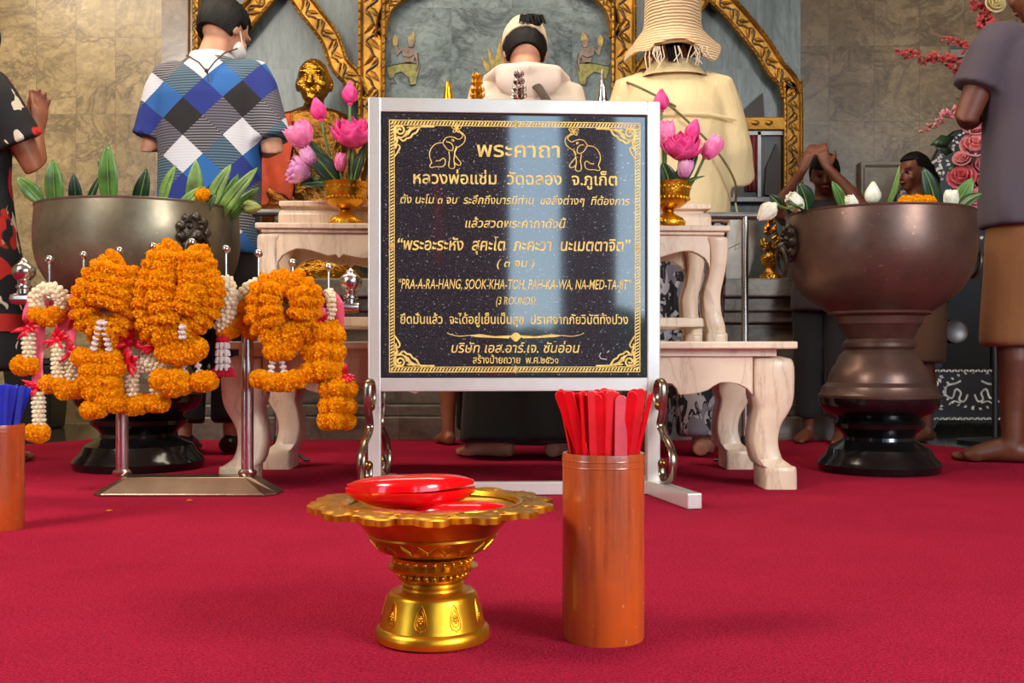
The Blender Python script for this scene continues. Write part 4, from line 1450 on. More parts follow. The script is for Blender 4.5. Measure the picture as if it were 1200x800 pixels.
PINY = [2.895, 2.895, 2.89, 2.91, 2.88, 2.895, 2.91, 2.89, 2.895]
for (px, py), y in zip(PINS, PINY):
    m = MB(); b = P(px, py, y)
    m.tube([(b.x, y, BARZ - 0.002), (b.x, y, b.z)], 0.0032, 8)
    pin = obj('pin', m, M['chrome'], gs)
    m = MB(); m.ball(b, 0.0118, 14, 9); obj('ball_tip', m, M['chrome'], pin)


# ------------------------------------------------------------------ garlands
def petal_mat(name, c1, c2, sss=0.0):
    t = NT(name)
    v = t.coord()
    f = t.noise(v, 70, 3, 0.6)
    c = t.ramp(f, [(0.3, c1), (0.7, c2)])
    t.set(Base_Color=c, Roughness=0.7, Specular_IOR_Level=0.12)
    # petals are thin: let light through
    tr = t.n('BsdfTranslucent')
    t.l(c, tr.inputs['Color'])
    mx = t.n('MixShader')
    mx.inputs[0].default_value = 0.38
    t.l(t.b.outputs[0], mx.inputs[1])
    t.l(tr.outputs[0], mx.inputs[2])
    t.l(mx.outputs[0], t.t.nodes['Material Output'].inputs['Surface'])
    return t.m


M['marigold'] = petal_mat('orange marigold petals', (255, 158, 2), (255, 198, 20))
M['jasmine'] = petal_mat('cream jasmine buds', (252, 240, 204), (255, 251, 232))
M['crownflower'] = petal_mat('white crown flowers', (236, 228, 222), (252, 248, 244))
M['ribbon_pink'] = simple('pink satin ribbon', (255, 96, 122), 0.35, 0, 0.1, 20)
M['ribbon_red'] = simple('red ribbon', (214, 18, 44), 0.4, 0, 0.15, 20)
M['rosered'] = petal_mat('red rose petals', (190, 20, 50), (232, 50, 84))


def marigold_mesh(r, h, seed, dens=1.0):
    """a pom-pom of ruffled petals around the z axis"""
    g = random.Random(seed)
    k = MB()
    k.ball((0, 0, 0), (r * 0.86, r * 0.86, h * 0.86), 12, 8)
    n = int(330 * dens)
    ga = PI * (3 - math.sqrt(5))
    for i in range(n):
        cz = 1 - 2 * (i + 0.5) / n
        a = i * ga + g.uniform(-0.2, 0.2)
        sr = math.sqrt(1 - cz * cz)
        nrm = Vector((sr * math.cos(a), sr * math.sin(a), cz))
        p = Vector((nrm.x * r * 0.74, nrm.y * r * 0.74, nrm.z * h * 0.74))
        out = Vector((nrm.x * r, nrm.y * r, nrm.z * h)) * g.uniform(0.95, 1.05)
        t = nrm.cross(Vector((g.uniform(-1, 1), g.uniform(-1, 1), g.uniform(-1, 1)))).normalized()
        b = nrm.cross(t)
        w = r * g.uniform(0.09, 0.14)
        curl = b * (r * 0.10)
        mid = p.lerp(out, 0.6) + curl * 0.4
        k.add([p - t * w * 0.4, p + t * w * 0.4, mid + t * w, mid - t * w, out + t * w * 0.85 + curl, out + curl * 1.8 - nrm * r * 0.05, out - t * w * 0.85 + curl],
              [(0, 1, 2, 3), (3, 2, 4, 5), (3, 5, 6)])
    me = k.mesh('marigold', recalc=False)
    me.materials.append(M['marigold'])
    me.polygons.foreach_set('use_smooth', [True] * len(me.polygons))
    return me


MG = [marigold_mesh(0.040, 0.022, s) for s in range(4)]
MGB = [marigold_mesh(0.036, 0.033, s + 10) for s in range(3)]
gr = random.Random(21)


def mari(parent, pos, axis, s=1.0, kind=MG):
    o = bpy.data.objects.new('marigold', gr.choice(kind))
    COL.objects.link(o)
    o.parent = parent
    o.location = Vector(pos) - parent.location
    qd = Vector((0, 0, 1)).rotation_difference(Vector(axis).normalized())
    o.rotation_euler = (qd @ Quaternion((0, 0, 1), gr.uniform(0, 6.28))).to_euler()
    o.scale = (s, s, s * gr.uniform(0.92, 1.08))
    return o


def mari_rope(parent, pts, r=0.036, step=0.026, closed=False):
    """marigolds threaded face to face along a path of world points"""
    pts = [Vector(p) for p in pts]
    if closed:
        pts = pts + [pts[0]]
    d = resample(catmull(pts, 6), step)
    for i, p in enumerate(d):
        a, b = d[max(0, i - 1)], d[min(len(d) - 1, i + 1)]
        mari(parent, p + Vector((gr.uniform(-1, 1), gr.uniform(-1, 1), gr.uniform(-1, 1))) * 0.003, (b - a), r / 0.040 * gr.uniform(0.95, 1.06))


def jasmine_string(parent, a, b, r=0.013, name='jasmine_string', mt='jasmine', bud=0.0092, per=6, lay=0.0105):
    """rings of pointed buds around a thread from a to b"""
    a, b = Vector(a), Vector(b)
    d = (b - a).normalized()
    u = d.orthogonal().normalized()
    w = d.cross(u)
    k = MB()
    k.tube([a, b], r * 0.5, 6)
    n = max(2, int((b - a).length / lay))
    for i in range(n):
        c = a.lerp(b, (i + 0.5) / n)
        for j in range(per):
            t = 2 * PI * (j + 0.5 * (i % 2)) / per + gr.uniform(-0.12, 0.12)
            e = (u * math.cos(t) + w * math.sin(t))
            s = c + e * r * 0.35
            f = c + e * r * gr.uniform(0.95, 1.15) + d * bud * 0.35
            k.tube([s, s.lerp(f, 0.45), s.lerp(f, 0.8), f], [bud * 0.45, bud * 0.62, bud * 0.5, bud * 0.12], 6)
    return obj(name, k, M[mt], parent)


def jasmine_loop(parent, pts, r=0.016, bud=0.009):
    d = resample(catmull([Vector(p) for p in pts], 6), 0.011)
    k = MB()
    for i, p in enumerate(d):
        a, b = d[max(0, i - 1)], d[min(len(d) - 1, i + 1)]
        t = (b - a).normalized()
        u = t.orthogonal().normalized()
        w = t.cross(u)
        for j in range(7):
            th = 2 * PI * (j + 0.5 * (i % 2)) / 7 + gr.uniform(-0.2, 0.2)
            e = u * math.cos(th) + w * math.sin(th)
            s, f = p + e * r * 0.3, p + e * r * gr.uniform(0.95, 1.2) + t * 0.002
            k.tube([s, s.lerp(f, 0.45), s.lerp(f, 0.8), f], [bud * 0.45, bud * 0.62, bud * 0.5, bud * 0.12], 6)
    return obj('jasmine_loop', k, M['jasmine'], parent)


def ribbon(parent, pts, w, mt='ribbon_pink', name='ribbon'):
    pts = catmull([Vector(p) for p in pts], 6)
    k = MB()
    n = len(pts)
    vs, fs = [], []
    for i, p in enumerate(pts):
        s = Vector((w / 2, 0.004 * math.sin(i * 0.9), 0))
        vs += [p - s, p + Vector((0, 0.002, 0)), p + s]
    for i in range(n - 1):
        for j in range(2):
            fs.append((i * 3 + j, i * 3 + j + 1, i * 3 + j + 4, i * 3 + j + 3))
    k.add(vs, fs)
    return obj(name, k, M[mt], parent, solid=0.0012)


def bow(parent, c, s=1.0, seed=0):
    g = random.Random(seed)
    c = Vector(c)
    k = MB()
    k.ball(c, 0.008 * s, 10, 7)
    for i in range(9):
        a = g.uniform(0, 2 * PI)
        L = g.uniform(0.026, 0.046) * s
        d = Vector((math.cos(a), -0.25 - 0.3 * g.random(), math.sin(a) * 0.8 - 0.15)).normalized()
        side = d.cross(Vector((0, 1, 0))).normalized() * (0.0065 * s)
        p1, p2 = c + d * L * 0.5, c + d * L
        k.add([c - side * 0.4, c + side * 0.4, p1 + side + Vector((0, -0.004, 0)), p1 - side, p2 + side * 0.3, p2 - side * 0.1], [(0, 1, 2, 3), (3, 2, 4, 5)])
    return obj('red_bow', k, M['ribbon_red'], parent, solid=0.0012)


def tassel(parent, px, y0, y1, Y, w=0.0180, ends=1, mr=0.030, bowtop=True, mt='jasmine', seed=0):
    """bow, jasmine string and a marigold end"""
    if bowtop:
        bow(parent, P(px, y0 - 5, Y - 0.006), 1.0, seed)
    jasmine_string(parent, P(px, y0, Y), P(px + 1, y1, Y), w, mt=mt)
    mari(parent, P(px + 1, y1 + 8, Y), (0.1, 0.25, 1), mr / 0.036, MGB)
    if ends > 1:
        mari(parent, P(px - 8, y1 + 7, Y + 0.01), (0.3, 0.2, 1), mr / 0.04, MGB)
        mari(parent, P(px + 9, y1 + 7, Y + 0.01), (-0.3, 0.2, 1), mr / 0.04, MGB)


def garland(px, py, Y, label):
    return thing('flower_garland', label, 'garland', P(px, py, Y), 'flower garlands on the steel stand')


Y1 = 2.85
# 1: leftmost jasmine garland with pink ribbons
g = garland(58, 330, Y1, 'jasmine garland with long pink ribbons and two tassels, leftmost on the stand')
jasmine_loop(g, [P(44, 362, Y1), P(42, 348, Y1 - 0.005), P(52, 340, Y1 - 0.01), P(66, 341, Y1 - 0.01), P(73, 352, Y1), P(70, 363, Y1)], 0.020, 0.0125)
for a, b in ((44, 369), (52, 372), (60, 372), (66, 368)):
    mari(g, P(a, b, Y1 - 0.008), (0.1, 0.3, 1), 0.74, MGB)
ribbon(g, [P(40, 342, Y1 + 0.01), P(36, 355, Y1), P(31, 375, Y1)], 0.026)
ribbon(g, [P(50, 352, Y1 + 0.012), P(47, 385, Y1 + 0.015), P(44, 425, Y1 + 0.012), P(45, 460, Y1)], 0.030)
tassel(g, 33, 388, 420, Y1, seed=1); mari(g, P(26, 428, Y1), (0, 0.2, 1), 0.85, MGB)
tassel(g, 45, 458, 499, Y1, seed=2); mari(g, P(39, 507, Y1), (0, 0.2, 1), 0.8, MGB)
# 2: second jasmine garland with pink ribbons
g = garland(98, 330, Y1 + 0.01, 'jasmine garland on bright pink ribbon, second from the left on the stand')
ribbon(g, [P(97, 338, Y1), P(84, 352, Y1), P(75, 376, Y1), P(68, 398, Y1)], 0.034)
ribbon(g, [P(98, 338, Y1 + 0.012), P(88, 370, Y1 + 0.012), P(82, 400, Y1), P(84, 418, Y1)], 0.026)
tassel(g, 68, 402, 443, Y1, 0.020, seed=3)
tassel(g, 83, 418, 446, Y1 + 0.006, 0.018, seed=4)
for a, b in ((58, 450), (76, 457), (90, 456)):
    mari(g, P(a, b, Y1), (0, 0.2, 1), 0.82, MGB)
# 3: big teardrop of marigold, left
Y3 = 2.82
g = garland(140, 310, Y3, 'big marigold teardrop garland hanging left of the largest one, with a stacked tail')
mari_rope(g, [P(136, 305, Y3 - 0.01), P(118, 318, Y3 - 0.02), P(103, 338, Y3 - 0.03), P(96, 358, Y3 - 0.03), P(104, 378, Y3 - 0.02), P(122, 386, Y3 - 0.02), P(140, 380, Y3 - 0.02), P(152, 360, Y3 - 0.03), P(154, 335, Y3 - 0.03), P(148, 314, Y3 - 0.02)], 0.036, 0.024)
mari_rope(g, [P(128, 318, Y3 - 0.045), P(120, 340, Y3 - 0.055), P(122, 362, Y3 - 0.05)], 0.038, 0.026)
mari_rope(g, [P(140, 322, Y3 - 0.045), P(138, 345, Y3 - 0.055), P(132, 366, Y3 - 0.05)], 0.038, 0.026)
mari_rope(g, [P(112, 392, Y3), P(128, 398, Y3 - 0.01), P(142, 394, Y3)], 0.030, 0.026)
for a, b in ((128, 412), (136, 406), (140, 416)):
    mari(g, P(a, b, Y3 + 0.02), (0, 1, 0.3), 0.7)
jasmine_string(g, P(118, 375, Y3 - 0.055), P(109, 411, Y3 - 0.03), 0.0085, 'crown_flower_string', 'crownflower', 0.009, 5, 0.013)
jasmine_string(g, P(121, 375, Y3 - 0.055), P(128, 412, Y3 - 0.03), 0.0085, 'crown_flower_string', 'crownflower', 0.009, 5, 0.013)
for row, (y, xs_) in enumerate(((420, (96, 107, 119, 131)), (433, (105, 117, 129, 135)), (446, (104, 117, 131)), (459, (108, 120, 132)), (472, (123, 133)), (480, (106, 115)))):
    for a in xs_:
        mari(g, P(a, y + gr.uniform(-2, 2), Y3 - 0.005 - 0.01 * gr.random()), (gr.uniform(-0.2, 0.2), 0.3, 1), 0.80, MGB)
# 4: the largest marigold loop
Y4 = 2.80
g = garland(212, 295, Y4, 'largest marigold loop, its two sides meeting in a dark slit')
mari_rope(g, [P(202, 292, Y4), P(186, 308, Y4 - 0.01), P(177, 330, Y4 - 0.02), P(172, 352, Y4 - 0.025), P(174, 374, Y4 - 0.02), P(186, 388, Y4 - 0.02), P(206, 388, Y4 - 0.02), P(226, 380, Y4 - 0.02), P(243, 362, Y4 - 0.02), P(246, 338, Y4 - 0.02), P(240, 314, Y4 - 0.015), P(228, 294, Y4)], 0.038, 0.023)
mari_rope(g, [P(200, 304, Y4 - 0.035), P(193, 326, Y4 - 0.045), P(190, 350, Y4 - 0.05), P(194, 370, Y4 - 0.045)], 0.040, 0.025)
mari_rope(g, [P(222, 306, Y4 - 0.035), P(225, 328, Y4 - 0.045), P(222, 350, Y4 - 0.05), P(214, 368, Y4 - 0.045)], 0.040, 0.025)
mari_rope(g, [P(168, 384, Y4 + 0.02), P(178, 392, Y4 + 0.01), P(196, 400, Y4), P(214, 404, Y4), P(232, 396, Y4 + 0.01)], 0.029, 0.025)
for a, b in ((196, 412), (210, 417), (224, 413), (206, 405), (220, 402), (230, 408)):
    mari(g, P(a, b, Y4 - 0.012), (gr.uniform(-0.4, 0.4), 0.3, 1), 0.92, MGB)
jasmine_string(g, P(213, 380, Y4 - 0.062), P(214, 397, Y4 - 0.05), 0.0095, 'crown_flower_string', 'crownflower', 0.009, 5, 0.012)
for a in (216, 230):
    jasmine_string(g, P(a, 418, Y4), P(a + (4 if a > 220 else -1), 438, Y4), 0.0085, 'crown_flower_string', 'crownflower', 0.009, 5, 0.012)
for a, b in ((189, 445), (199, 447), (208, 443), (213, 450), (236, 447), (242, 446), (203, 452)):
    mari(g, P(a, b, Y4), (0.1, 0.3, 1), 0.92, MGB)
# 5: jasmine garland with red bows between the two big ones
Y5 = 2.90
g = garland(180, 380, Y5, 'jasmine garland with red bows tucked between the two big marigold loops')
Y5 = 2.85
ribbon(g, [P(180, 352, 2.905), P(172, 372, 2.87), P(160, 396, Y5)], 0.02, 'ribbon_red')
ribbon(g, [P(180, 352, 2.905), P(186, 378, 2.88), P(188, 400, Y5)], 0.02, 'ribbon_red')
bow(g, P(153, 400, Y5 - 0.03), 1.5, 31); bow(g, P(149, 424, Y5 - 0.02), 1.3, 32); bow(g, P(186, 402, Y5 - 0.03), 1.2, 33)
jasmine_string(g, P(169, 392, Y5), P(171, 424, Y5), 0.018)
jasmine_string(g, P(188, 410, Y5), P(192, 436, Y5), 0.018)
jasmine_loop(g, [P(158, 432, Y5), P(170, 426, Y5 - 0.01), P(184, 430, Y5 - 0.01), P(196, 438, Y5)], 0.020, 0.0115)
jasmine_string(g, P(154, 432, Y5 - 0.01), P(156, 464, Y5 - 0.01), 0.0185)
jasmine_string(g, P(182, 448, Y5), P(183, 464, Y5), 0.017)
jasmine_string(g, P(203, 432, Y5), P(205, 444, Y5), 0.012)
for a, b in ((147, 472), (156, 475), (164, 473), (180, 472), (187, 472)):
    mari(g, P(a, b, Y5 - 0.005), (0, 0.25, 1), 0.84, MGB)
# 6: jasmine garland with a rose tassel
Y6 = 2.88
g = garland(266, 345, Y6, 'jasmine garland with a red rose tassel, right of the largest marigold loop')
jasmine_loop(g, [P(264, 330, Y6 + 0.02), P(268, 336, Y6), P(270, 352, Y6 - 0.01), P(268, 370, Y6 - 0.01), P(258, 386, Y6)], 0.021, 0.0125)
for a, b in ((272, 386), (280, 378), (264, 390)):
    mari(g, P(a, b, Y6), (0.5, 0.2, 1), 0.72, MGB)
k = MB(); k.lathe([(0.004, 0.012), (0.014, 0.009), (0.019, 0.0), (0.017, -0.006), (0.006, -0.010)], P(261, 398, Y6 - 0.01), 12); obj('rose_collar', k, M['rosered'], g)
for i in range(4):
    k = MB()
    c = P(261, 405 + 8.5 * i, Y6 - 0.01)
    for j in range(8):
        t = 2 * PI * j / 8
        e = Vector((math.cos(t), math.sin(t), 0))
        k.tube([c + e * 0.006 + Vector((0, 0, 0.011)), c + e * 0.014 + Vector((0, 0, 0.004)), c + e * (0.017 + 0.0012 * i) + Vector((0, 0, -0.008))], [0.003, 0.0062, 0.0035], 6)
    obj('crown_flower_string', k, M['crownflower'], g)
for j in range(3):
    k = MB()
    c = P((252, 261, 270)[j], 436, Y6 - 0.012)
    for i in range(9):
        t = 2 * PI * i / 9
        e = Vector((math.cos(t), math.sin(t), 0))
        k.tube([c + Vector((0, 0, 0.012)), c + e * 0.008, c + e * 0.013 + Vector((0, 0, -0.012))], [0.003, 0.007, 0.003], 6)
    obj('rose', k, M['rosered'], g)
# 7: small jasmine loop beside the pole
Y7 = 2.895
g = garland(298, 340, Y7, 'short jasmine loop with marigolds squeezed beside the marigold ring')
jasmine_loop(g, [P(303, 334, Y7 + 0.03), P(294, 337, Y7), P(286, 344, Y7 - 0.01), P(282, 354, Y7), P(281, 362, Y7)], 0.021, 0.0125)
for a, b in ((288, 362), (290, 374), (294, 386)):
    mari(g, P(a, b, Y7 - 0.01), (0.5, 0.2, 1), 0.86, MGB)
# 8: marigold ring with a hole
Y8 = 2.83
g = garland(343, 320, Y8, 'round marigold ring with an open centre, on the right half of the stand')
mari_rope(g, [P(334, 331, Y8), P(316, 334, Y8), P(304, 350, Y8), P(303, 370, Y8), P(312, 384, Y8), P(330, 390, Y8 - 0.01), P(348, 386, Y8), P(361, 372, Y8), P(363, 352, Y8), P(355, 336, Y8), P(346, 331, Y8)], 0.037, 0.023)
mari_rope(g, [P(322, 340, Y8 - 0.03), P(317, 358, Y8 - 0.035), P(322, 376, Y8 - 0.03)], 0.034, 0.027)
mari_rope(g, [P(350, 344, Y8 - 0.03), P(354, 360, Y8 - 0.035), P(348, 374, Y8 - 0.03)], 0.034, 0.027)
jasmine_string(g, P(337, 344, Y8 + 0.02), P(334, 374, Y8 + 0.01), 0.0125)
for a, b in ((318, 394), (328, 402), (322, 410), (334, 410), (342, 400), (328, 393), (340, 392)):
    mari(g, P(a, b, Y8 - 0.006), (gr.uniform(-0.4, 0.4), 0.3, 1), 0.90, MGB)
for a in (320, 330):
    jasmine_string(g, P(a, 421, Y8), P(a + (-3 if a < 325 else 3), 438, Y8), 0.008, 'crown_flower_string', 'crownflower', 0.009, 5, 0.012)
for a, b in ((305, 444), (315, 447), (326, 448), (337, 447), (347, 444)):
    mari(g, P(a, b, Y8), (0.1, 0.3, 1), 0.86, MGB)
# 9: ribboned jasmine and marigold garland, rightmost
Y9 = 2.865
g = garland(385, 345, Y9, 'marigold garland in two stacked clusters with pink and red ribbons, rightmost on the stand')
ribbon(g, [P(384, 340, Y9 + 0.02), P(377, 352, Y9), P(372, 366, Y9 - 0.01), P(371, 377, Y9 - 0.01)], 0.03, 'ribbon_red')
ribbon(g, [P(386, 340, Y9 + 0.02), P(396, 354, Y9), P(398, 380, Y9 + 0.02), P(397, 430, Y9 + 0.02)], 0.026)
ribbon(g, [P(378, 360, Y9 - 0.012), P(380, 372, Y9 - 0.015), P(384, 382, Y9 - 0.012)], 0.03)
jasmine_loop(g, [P(385, 342, Y9 + 0.01), P(388, 352, Y9 - 0.008), P(388, 366, Y9 - 0.008), P(384, 376, Y9 - 0.005)], 0.014, 0.0095)
bow(g, P(375, 378, Y9 - 0.02), 1.0, 41); bow(g, P(404, 440, Y9 - 0.02), 1.0, 42)
for (cx, cy, w) in ((379, 394, 20), (379, 414, 21), (378, 435, 21)):
    for dx in (-0.62, 0.0, 0.62):
        mari(g, P(cx + dx * w, cy + gr.uniform(-2, 2) - 3 * (1 - abs(dx)), Y9 - 0.005 - 0.022 * (1 - abs(dx))), (gr.uniform(-0.2, 0.2), 0.3, 1), 0.92, MGB)
    mari(g, P(cx, cy + 3, Y9 + 0.03), (0, 0.3, 1), 0.92, MGB)
mari(g, P(388, 384, Y9), (0, 0.3, 1), 0.8, MGB)
for (cx, cy) in ((396, 455), (395, 475), (394, 493)):
    for dx in (-10, 0, 11):
        mari(g, P(cx + dx, cy + gr.uniform(-2, 2) - 2 + 0.02 * abs(dx) ** 2, Y9 - 0.005 - 0.018 * (1 - abs(dx) / 12)), (gr.uniform(-0.2, 0.2), 0.3, 1), 0.84, MGB)

# loose petals on the carpet
for i, (px, py) in enumerate(((128, 600), (222, 588))):
    y = GY(py)
    k = MB()
    for j in range(5):
        a = j * 1.256
        k.add([(0, 0, 0.002), (0.004 * math.cos(a - 0.5), 0.004 * math.sin(a - 0.5), 0.005), (0.008 * math.cos(a), 0.008 * math.sin(a), 0.003), (0.004 * math.cos(a + 0.5), 0.004 * math.sin(a + 0.5), 0.004)], [(0, 1, 2, 3)])
    o = single('marigold_petal', k, M['marigold'], ('fallen orange marigold petal on the carpet in front of the garland stand', 'tiny orange petal beside the front edge of the garland stand base')[i], 'petal', (0, 0, 0), solid=0.001)
    o.location = (PX(px, y), y, 0.001)
# little white pebble-like bud at far left
k = MB(); k.ball((0, 0, 0.012), (0.017, 0.014, 0.012), 12, 8); k.ball((0.008, -0.008, 0.013), (0.009, 0.009, 0.009), 10, 7)
o = single('fallen_bud', k, M['crownflower'], 'white flower bud lying on the carpet near the blue sticks', 'flower', (0, 0, 0)); o.location = (PX(31, 3.9), 3.9, 0)
# ------------------------------------------------------------------ lotus flowers, vases, leaves
def lotus_mat(name, base, tip):
    t = NT(name)
    v = t.coord()
    f = t.noise(v, 45, 3)
    t.set(Base_Color=t.ramp(f, [(0.3, base), (0.72, tip)]), Roughness=0.5, Specular_IOR_Level=0.3)
    return t.m


M['lotus_pink'] = lotus_mat('deep pink lotus petals', (222, 40, 122), (246, 98, 164))
M['lotus_mid'] = lotus_mat('pink lotus petals', (238, 96, 160), (252, 164, 200))
M['lotus_pale'] = lotus_mat('mauve pink lotus petals', (214, 128, 190), (244, 186, 214))
M['lotus_white'] = lotus_mat('white lotus petals', (224, 222, 196), (250, 246, 230))
M['lotus_green'] = lotus_mat('pale green bud', (140, 160, 82), (184, 194, 112))
M['pod'] = simple('yellow lotus heart', (226, 190, 70), 0.6)
M['stem'] = simple('green stem', (84, 118, 56), 0.5, 0, 0.25, 20)
M['leaf'] = simple('glossy mid green leaf', (82, 122, 52), 0.35, 0, 0.3, 14)
M['leaf_l'] = simple('light green leaf', (120, 152, 74), 0.4, 0, 0.25, 14)
M['leaf_d'] = simple('dark green leaf', (36, 62, 38), 0.35, 0, 0.35, 14)


def petal(k, base, axis, side, L, W, lean, cup, tipc=0.0):
    """one petal shell rising from base along axis, leaning outwards towards side"""
    axis, side = Vector(axis).normalized(), Vector(side).normalized()
    tan = axis.cross(side)
    NUp, NVp = 6, 4
    vs, fs = [], []
    for i in range(NUp + 1):
        u = i / NUp
        if tipc > 0:                                    # closed bud: teardrop, tips meeting on the axis
            w = W * (math.sin(PI * min(1, u * 0.90 + 0.06)) ** 0.9) * (1 - u ** 3)
            c = base + axis * (L * u) + side * (cup * L * math.sin(PI * u ** 0.72))
        else:                                           # opened: a deep cup, tips rolling in again
            w = W * (math.sin(PI * min(1, u * 0.80 + 0.14)) ** 0.65) * (1 - u ** 7)
            ang = lean * (1.0 - 0.30 * u)
            c = base + axis * (L * u * math.cos(ang)) + side * (L * u * math.sin(ang) + cup * math.sin(PI * u) * L)
        for j in range(NVp + 1):
            v = -1 + 2 * j / NVp
            vs.append(c + tan * (w * v) - side * (abs(v) ** 2 * w * 0.55))
    for i in range(NUp):
        for j in range(NVp):
            fs.append((i * (NVp + 1) + j, i * (NVp + 1) + j + 1, (i + 1) * (NVp + 1) + j + 1, (i + 1) * (NVp + 1) + j))
    k.add(vs, fs)


def lotus(name, label, c, axis, L, openness, mt, root, group=None, stem=True, pod=False, cat='flower'):
    """c = foot of the flower head; openness 0 bud .. 1 open; root = where the stem ends"""
    c, axis, root = Vector(c), Vector(axis).normalized(), Vector(root)
    L *= 1.12
    t = thing(name, label, cat, root, group)
    u = axis.orthogonal().normalized()
    w = axis.cross(u)
    k = MB()
    layers = ((9, 1.0, 0.95), (8, 0.78, 1.0), (7, 0.54, 0.98), (5, 0.30, 0.92)) if openness > 0.35 else ((5, 0.9, 1.0), (5, 0.6, 0.98), (4, 0.3, 0.95))
    for li, (n, of, ls) in enumerate(layers):
        for i in range(n):
            a = 2 * PI * (i + 0.5 * li) / n + gr.uniform(-0.1, 0.1)
            side = u * math.cos(a) + w * math.sin(a)
            lean = openness * of * gr.uniform(0.85, 1.1)
            petal(k, c + side * (L * 0.05), axis, side, L * ls * (gr.uniform(0.93, 1.03) if openness > 0.3 else gr.uniform(0.985, 1.0)), L * (0.36 if openness > 0.35 else 0.34), lean, (0.29 if openness < 0.3 else 0.15) * (1 - 0.22 * li), 0.35 if openness < 0.3 else 0.0)
    k.ball(c + axis * L * 0.02, L * 0.11, 8, 6)
    obj('petals', k, M[mt], t, solid=0.0012)
    if pod:
        k = MB()
        k.tube([c, c + axis * L * 0.3, c + axis * L * 0.34], [L * 0.05, L * 0.15, L * 0.12], 12)
        for i in range(26):
            a = i * 2.4
            s = u * math.cos(a) + w * math.sin(a)
            k.tube([c + s * L * 0.14, c + s * L * 0.24 + axis * L * 0.3, c + s * L * 0.26 + axis * L * 0.36], [0.0012, 0.0016, 0.0022], 5)
        obj('seed_pod', k, M['pod'], t)
    if stem:
        mid = root.lerp(c, 0.55) + Vector((0, 0, -0.10 * (c - root).xy.length))
        k = MB(); k.tube(catmull([root, mid, c - axis * 0.004], 6), 0.0042, 8); obj('stem', k, M['stem'], t)
    return t


def blade_leaf(name, label, base, tip, width, mt, bend=0.03, twist=0.0, group=None, cat='leaf', face=(0, -1, 0.2)):
    base, tip = Vector(base), Vector(tip)
    d = tip - base
    side = d.cross(Vector(face)).normalized()
    nrm = side.cross(d).normalized()
    k = MB()
    n = 10
    vs, fs = [], []
    for i in range(n + 1):
        u = i / n
        w = width * 0.5 * (max(0.0, math.sin(PI * (0.12 + 0.88 * u))) ** 0.75) * (1 if u < 1 else 0) + 0.0006
        p = base + d * u + nrm * (bend * math.sin(PI * u))
        sd = (side * math.cos(twist * u) + nrm * math.sin(twist * u))
        for v in (-1, -0.5, 0, 0.5, 1):
            vs.append(p + sd * (w * v) - nrm * (0.22 * w * (1 - abs(v))))
    for i in range(n):
        for j in range(4):
            fs.append((i * 5 + j, i * 5 + j + 1, (i + 1) * 5 + j + 1, (i + 1) * 5 + j))
    k.add(vs, fs)
    o = single(name, k, M[mt], label, cat, tuple(base), group, solid=0.0016, ang=180)
    kk = MB(); kk.tube([base + d * u + nrm * (bend * math.sin(PI * u)) - nrm * 0.001 for u in (0, 0.25, 0.5, 0.75, 0.97)], [0.003, 0.0025, 0.002, 0.0015, 0.0006], 6)
    obj('midrib', kk, M['leaf_l'], o)
    return o


# --- gold pedestal vases on the narrower table
M['goldvase'] = gold_mat('chased gold vase', (255, 186, 44), 0.27, 120, 0.4, 0.004, 0.85)
TOPZ = ZB + H + 0.0005


def vase(px, Y, label):
    t = thing('gold_vase', label, 'vase', (PX(px, Y), Y, TOPZ))
    q = Y / F
    k = MB()
    k.lathe([(19 * q, 0), (20 * q, 2 * q), (20 * q, 6 * q), (17 * q, 10 * q), (9 * q, 14 * q), (6 * q, 17 * q)], (0, 0, 0), 36); obj('foot', k, M['goldvase'], t, local=True)
    k = MB()
    k.lathe([(6 * q, 17 * q), (8 * q, 18.5 * q), (6 * q, 20 * q)], (0, 0, 0), 28); obj('knop', k, M['goldvase'], t, local=True)
    k = MB()
    k.lathe([(6 * q, 20 * q), (14 * q, 22 * q), (21 * q, 27 * q), (24.5 * q, 34 * q), (25.5 * q, 42 * q), (26.5 * q, 48 * q), (27.5 * q, 51 * q), (26 * q, 51.5 * q), (24.5 * q, 47 * q), (23 * q, 36 * q), (14 * q, 26 * q), (0.002, 25 * q)], (0, 0, 0), 40)
    b = obj('bowl', k, M['goldvase'], t, local=True, ang=38)
    for (r, z, s) in ((23.6, 32, 2.3), (25.4, 44.5, 1.7), (19.2, 5, 1.6)):
        k = MB()
        for i in range(30):
            a = 2 * PI * i / 30
            k.ball((r * q * math.cos(a), r * q * math.sin(a), z * q), s * q, 6, 4)
        obj('chased_band', k, M['goldvase'], b, local=True)
    return t


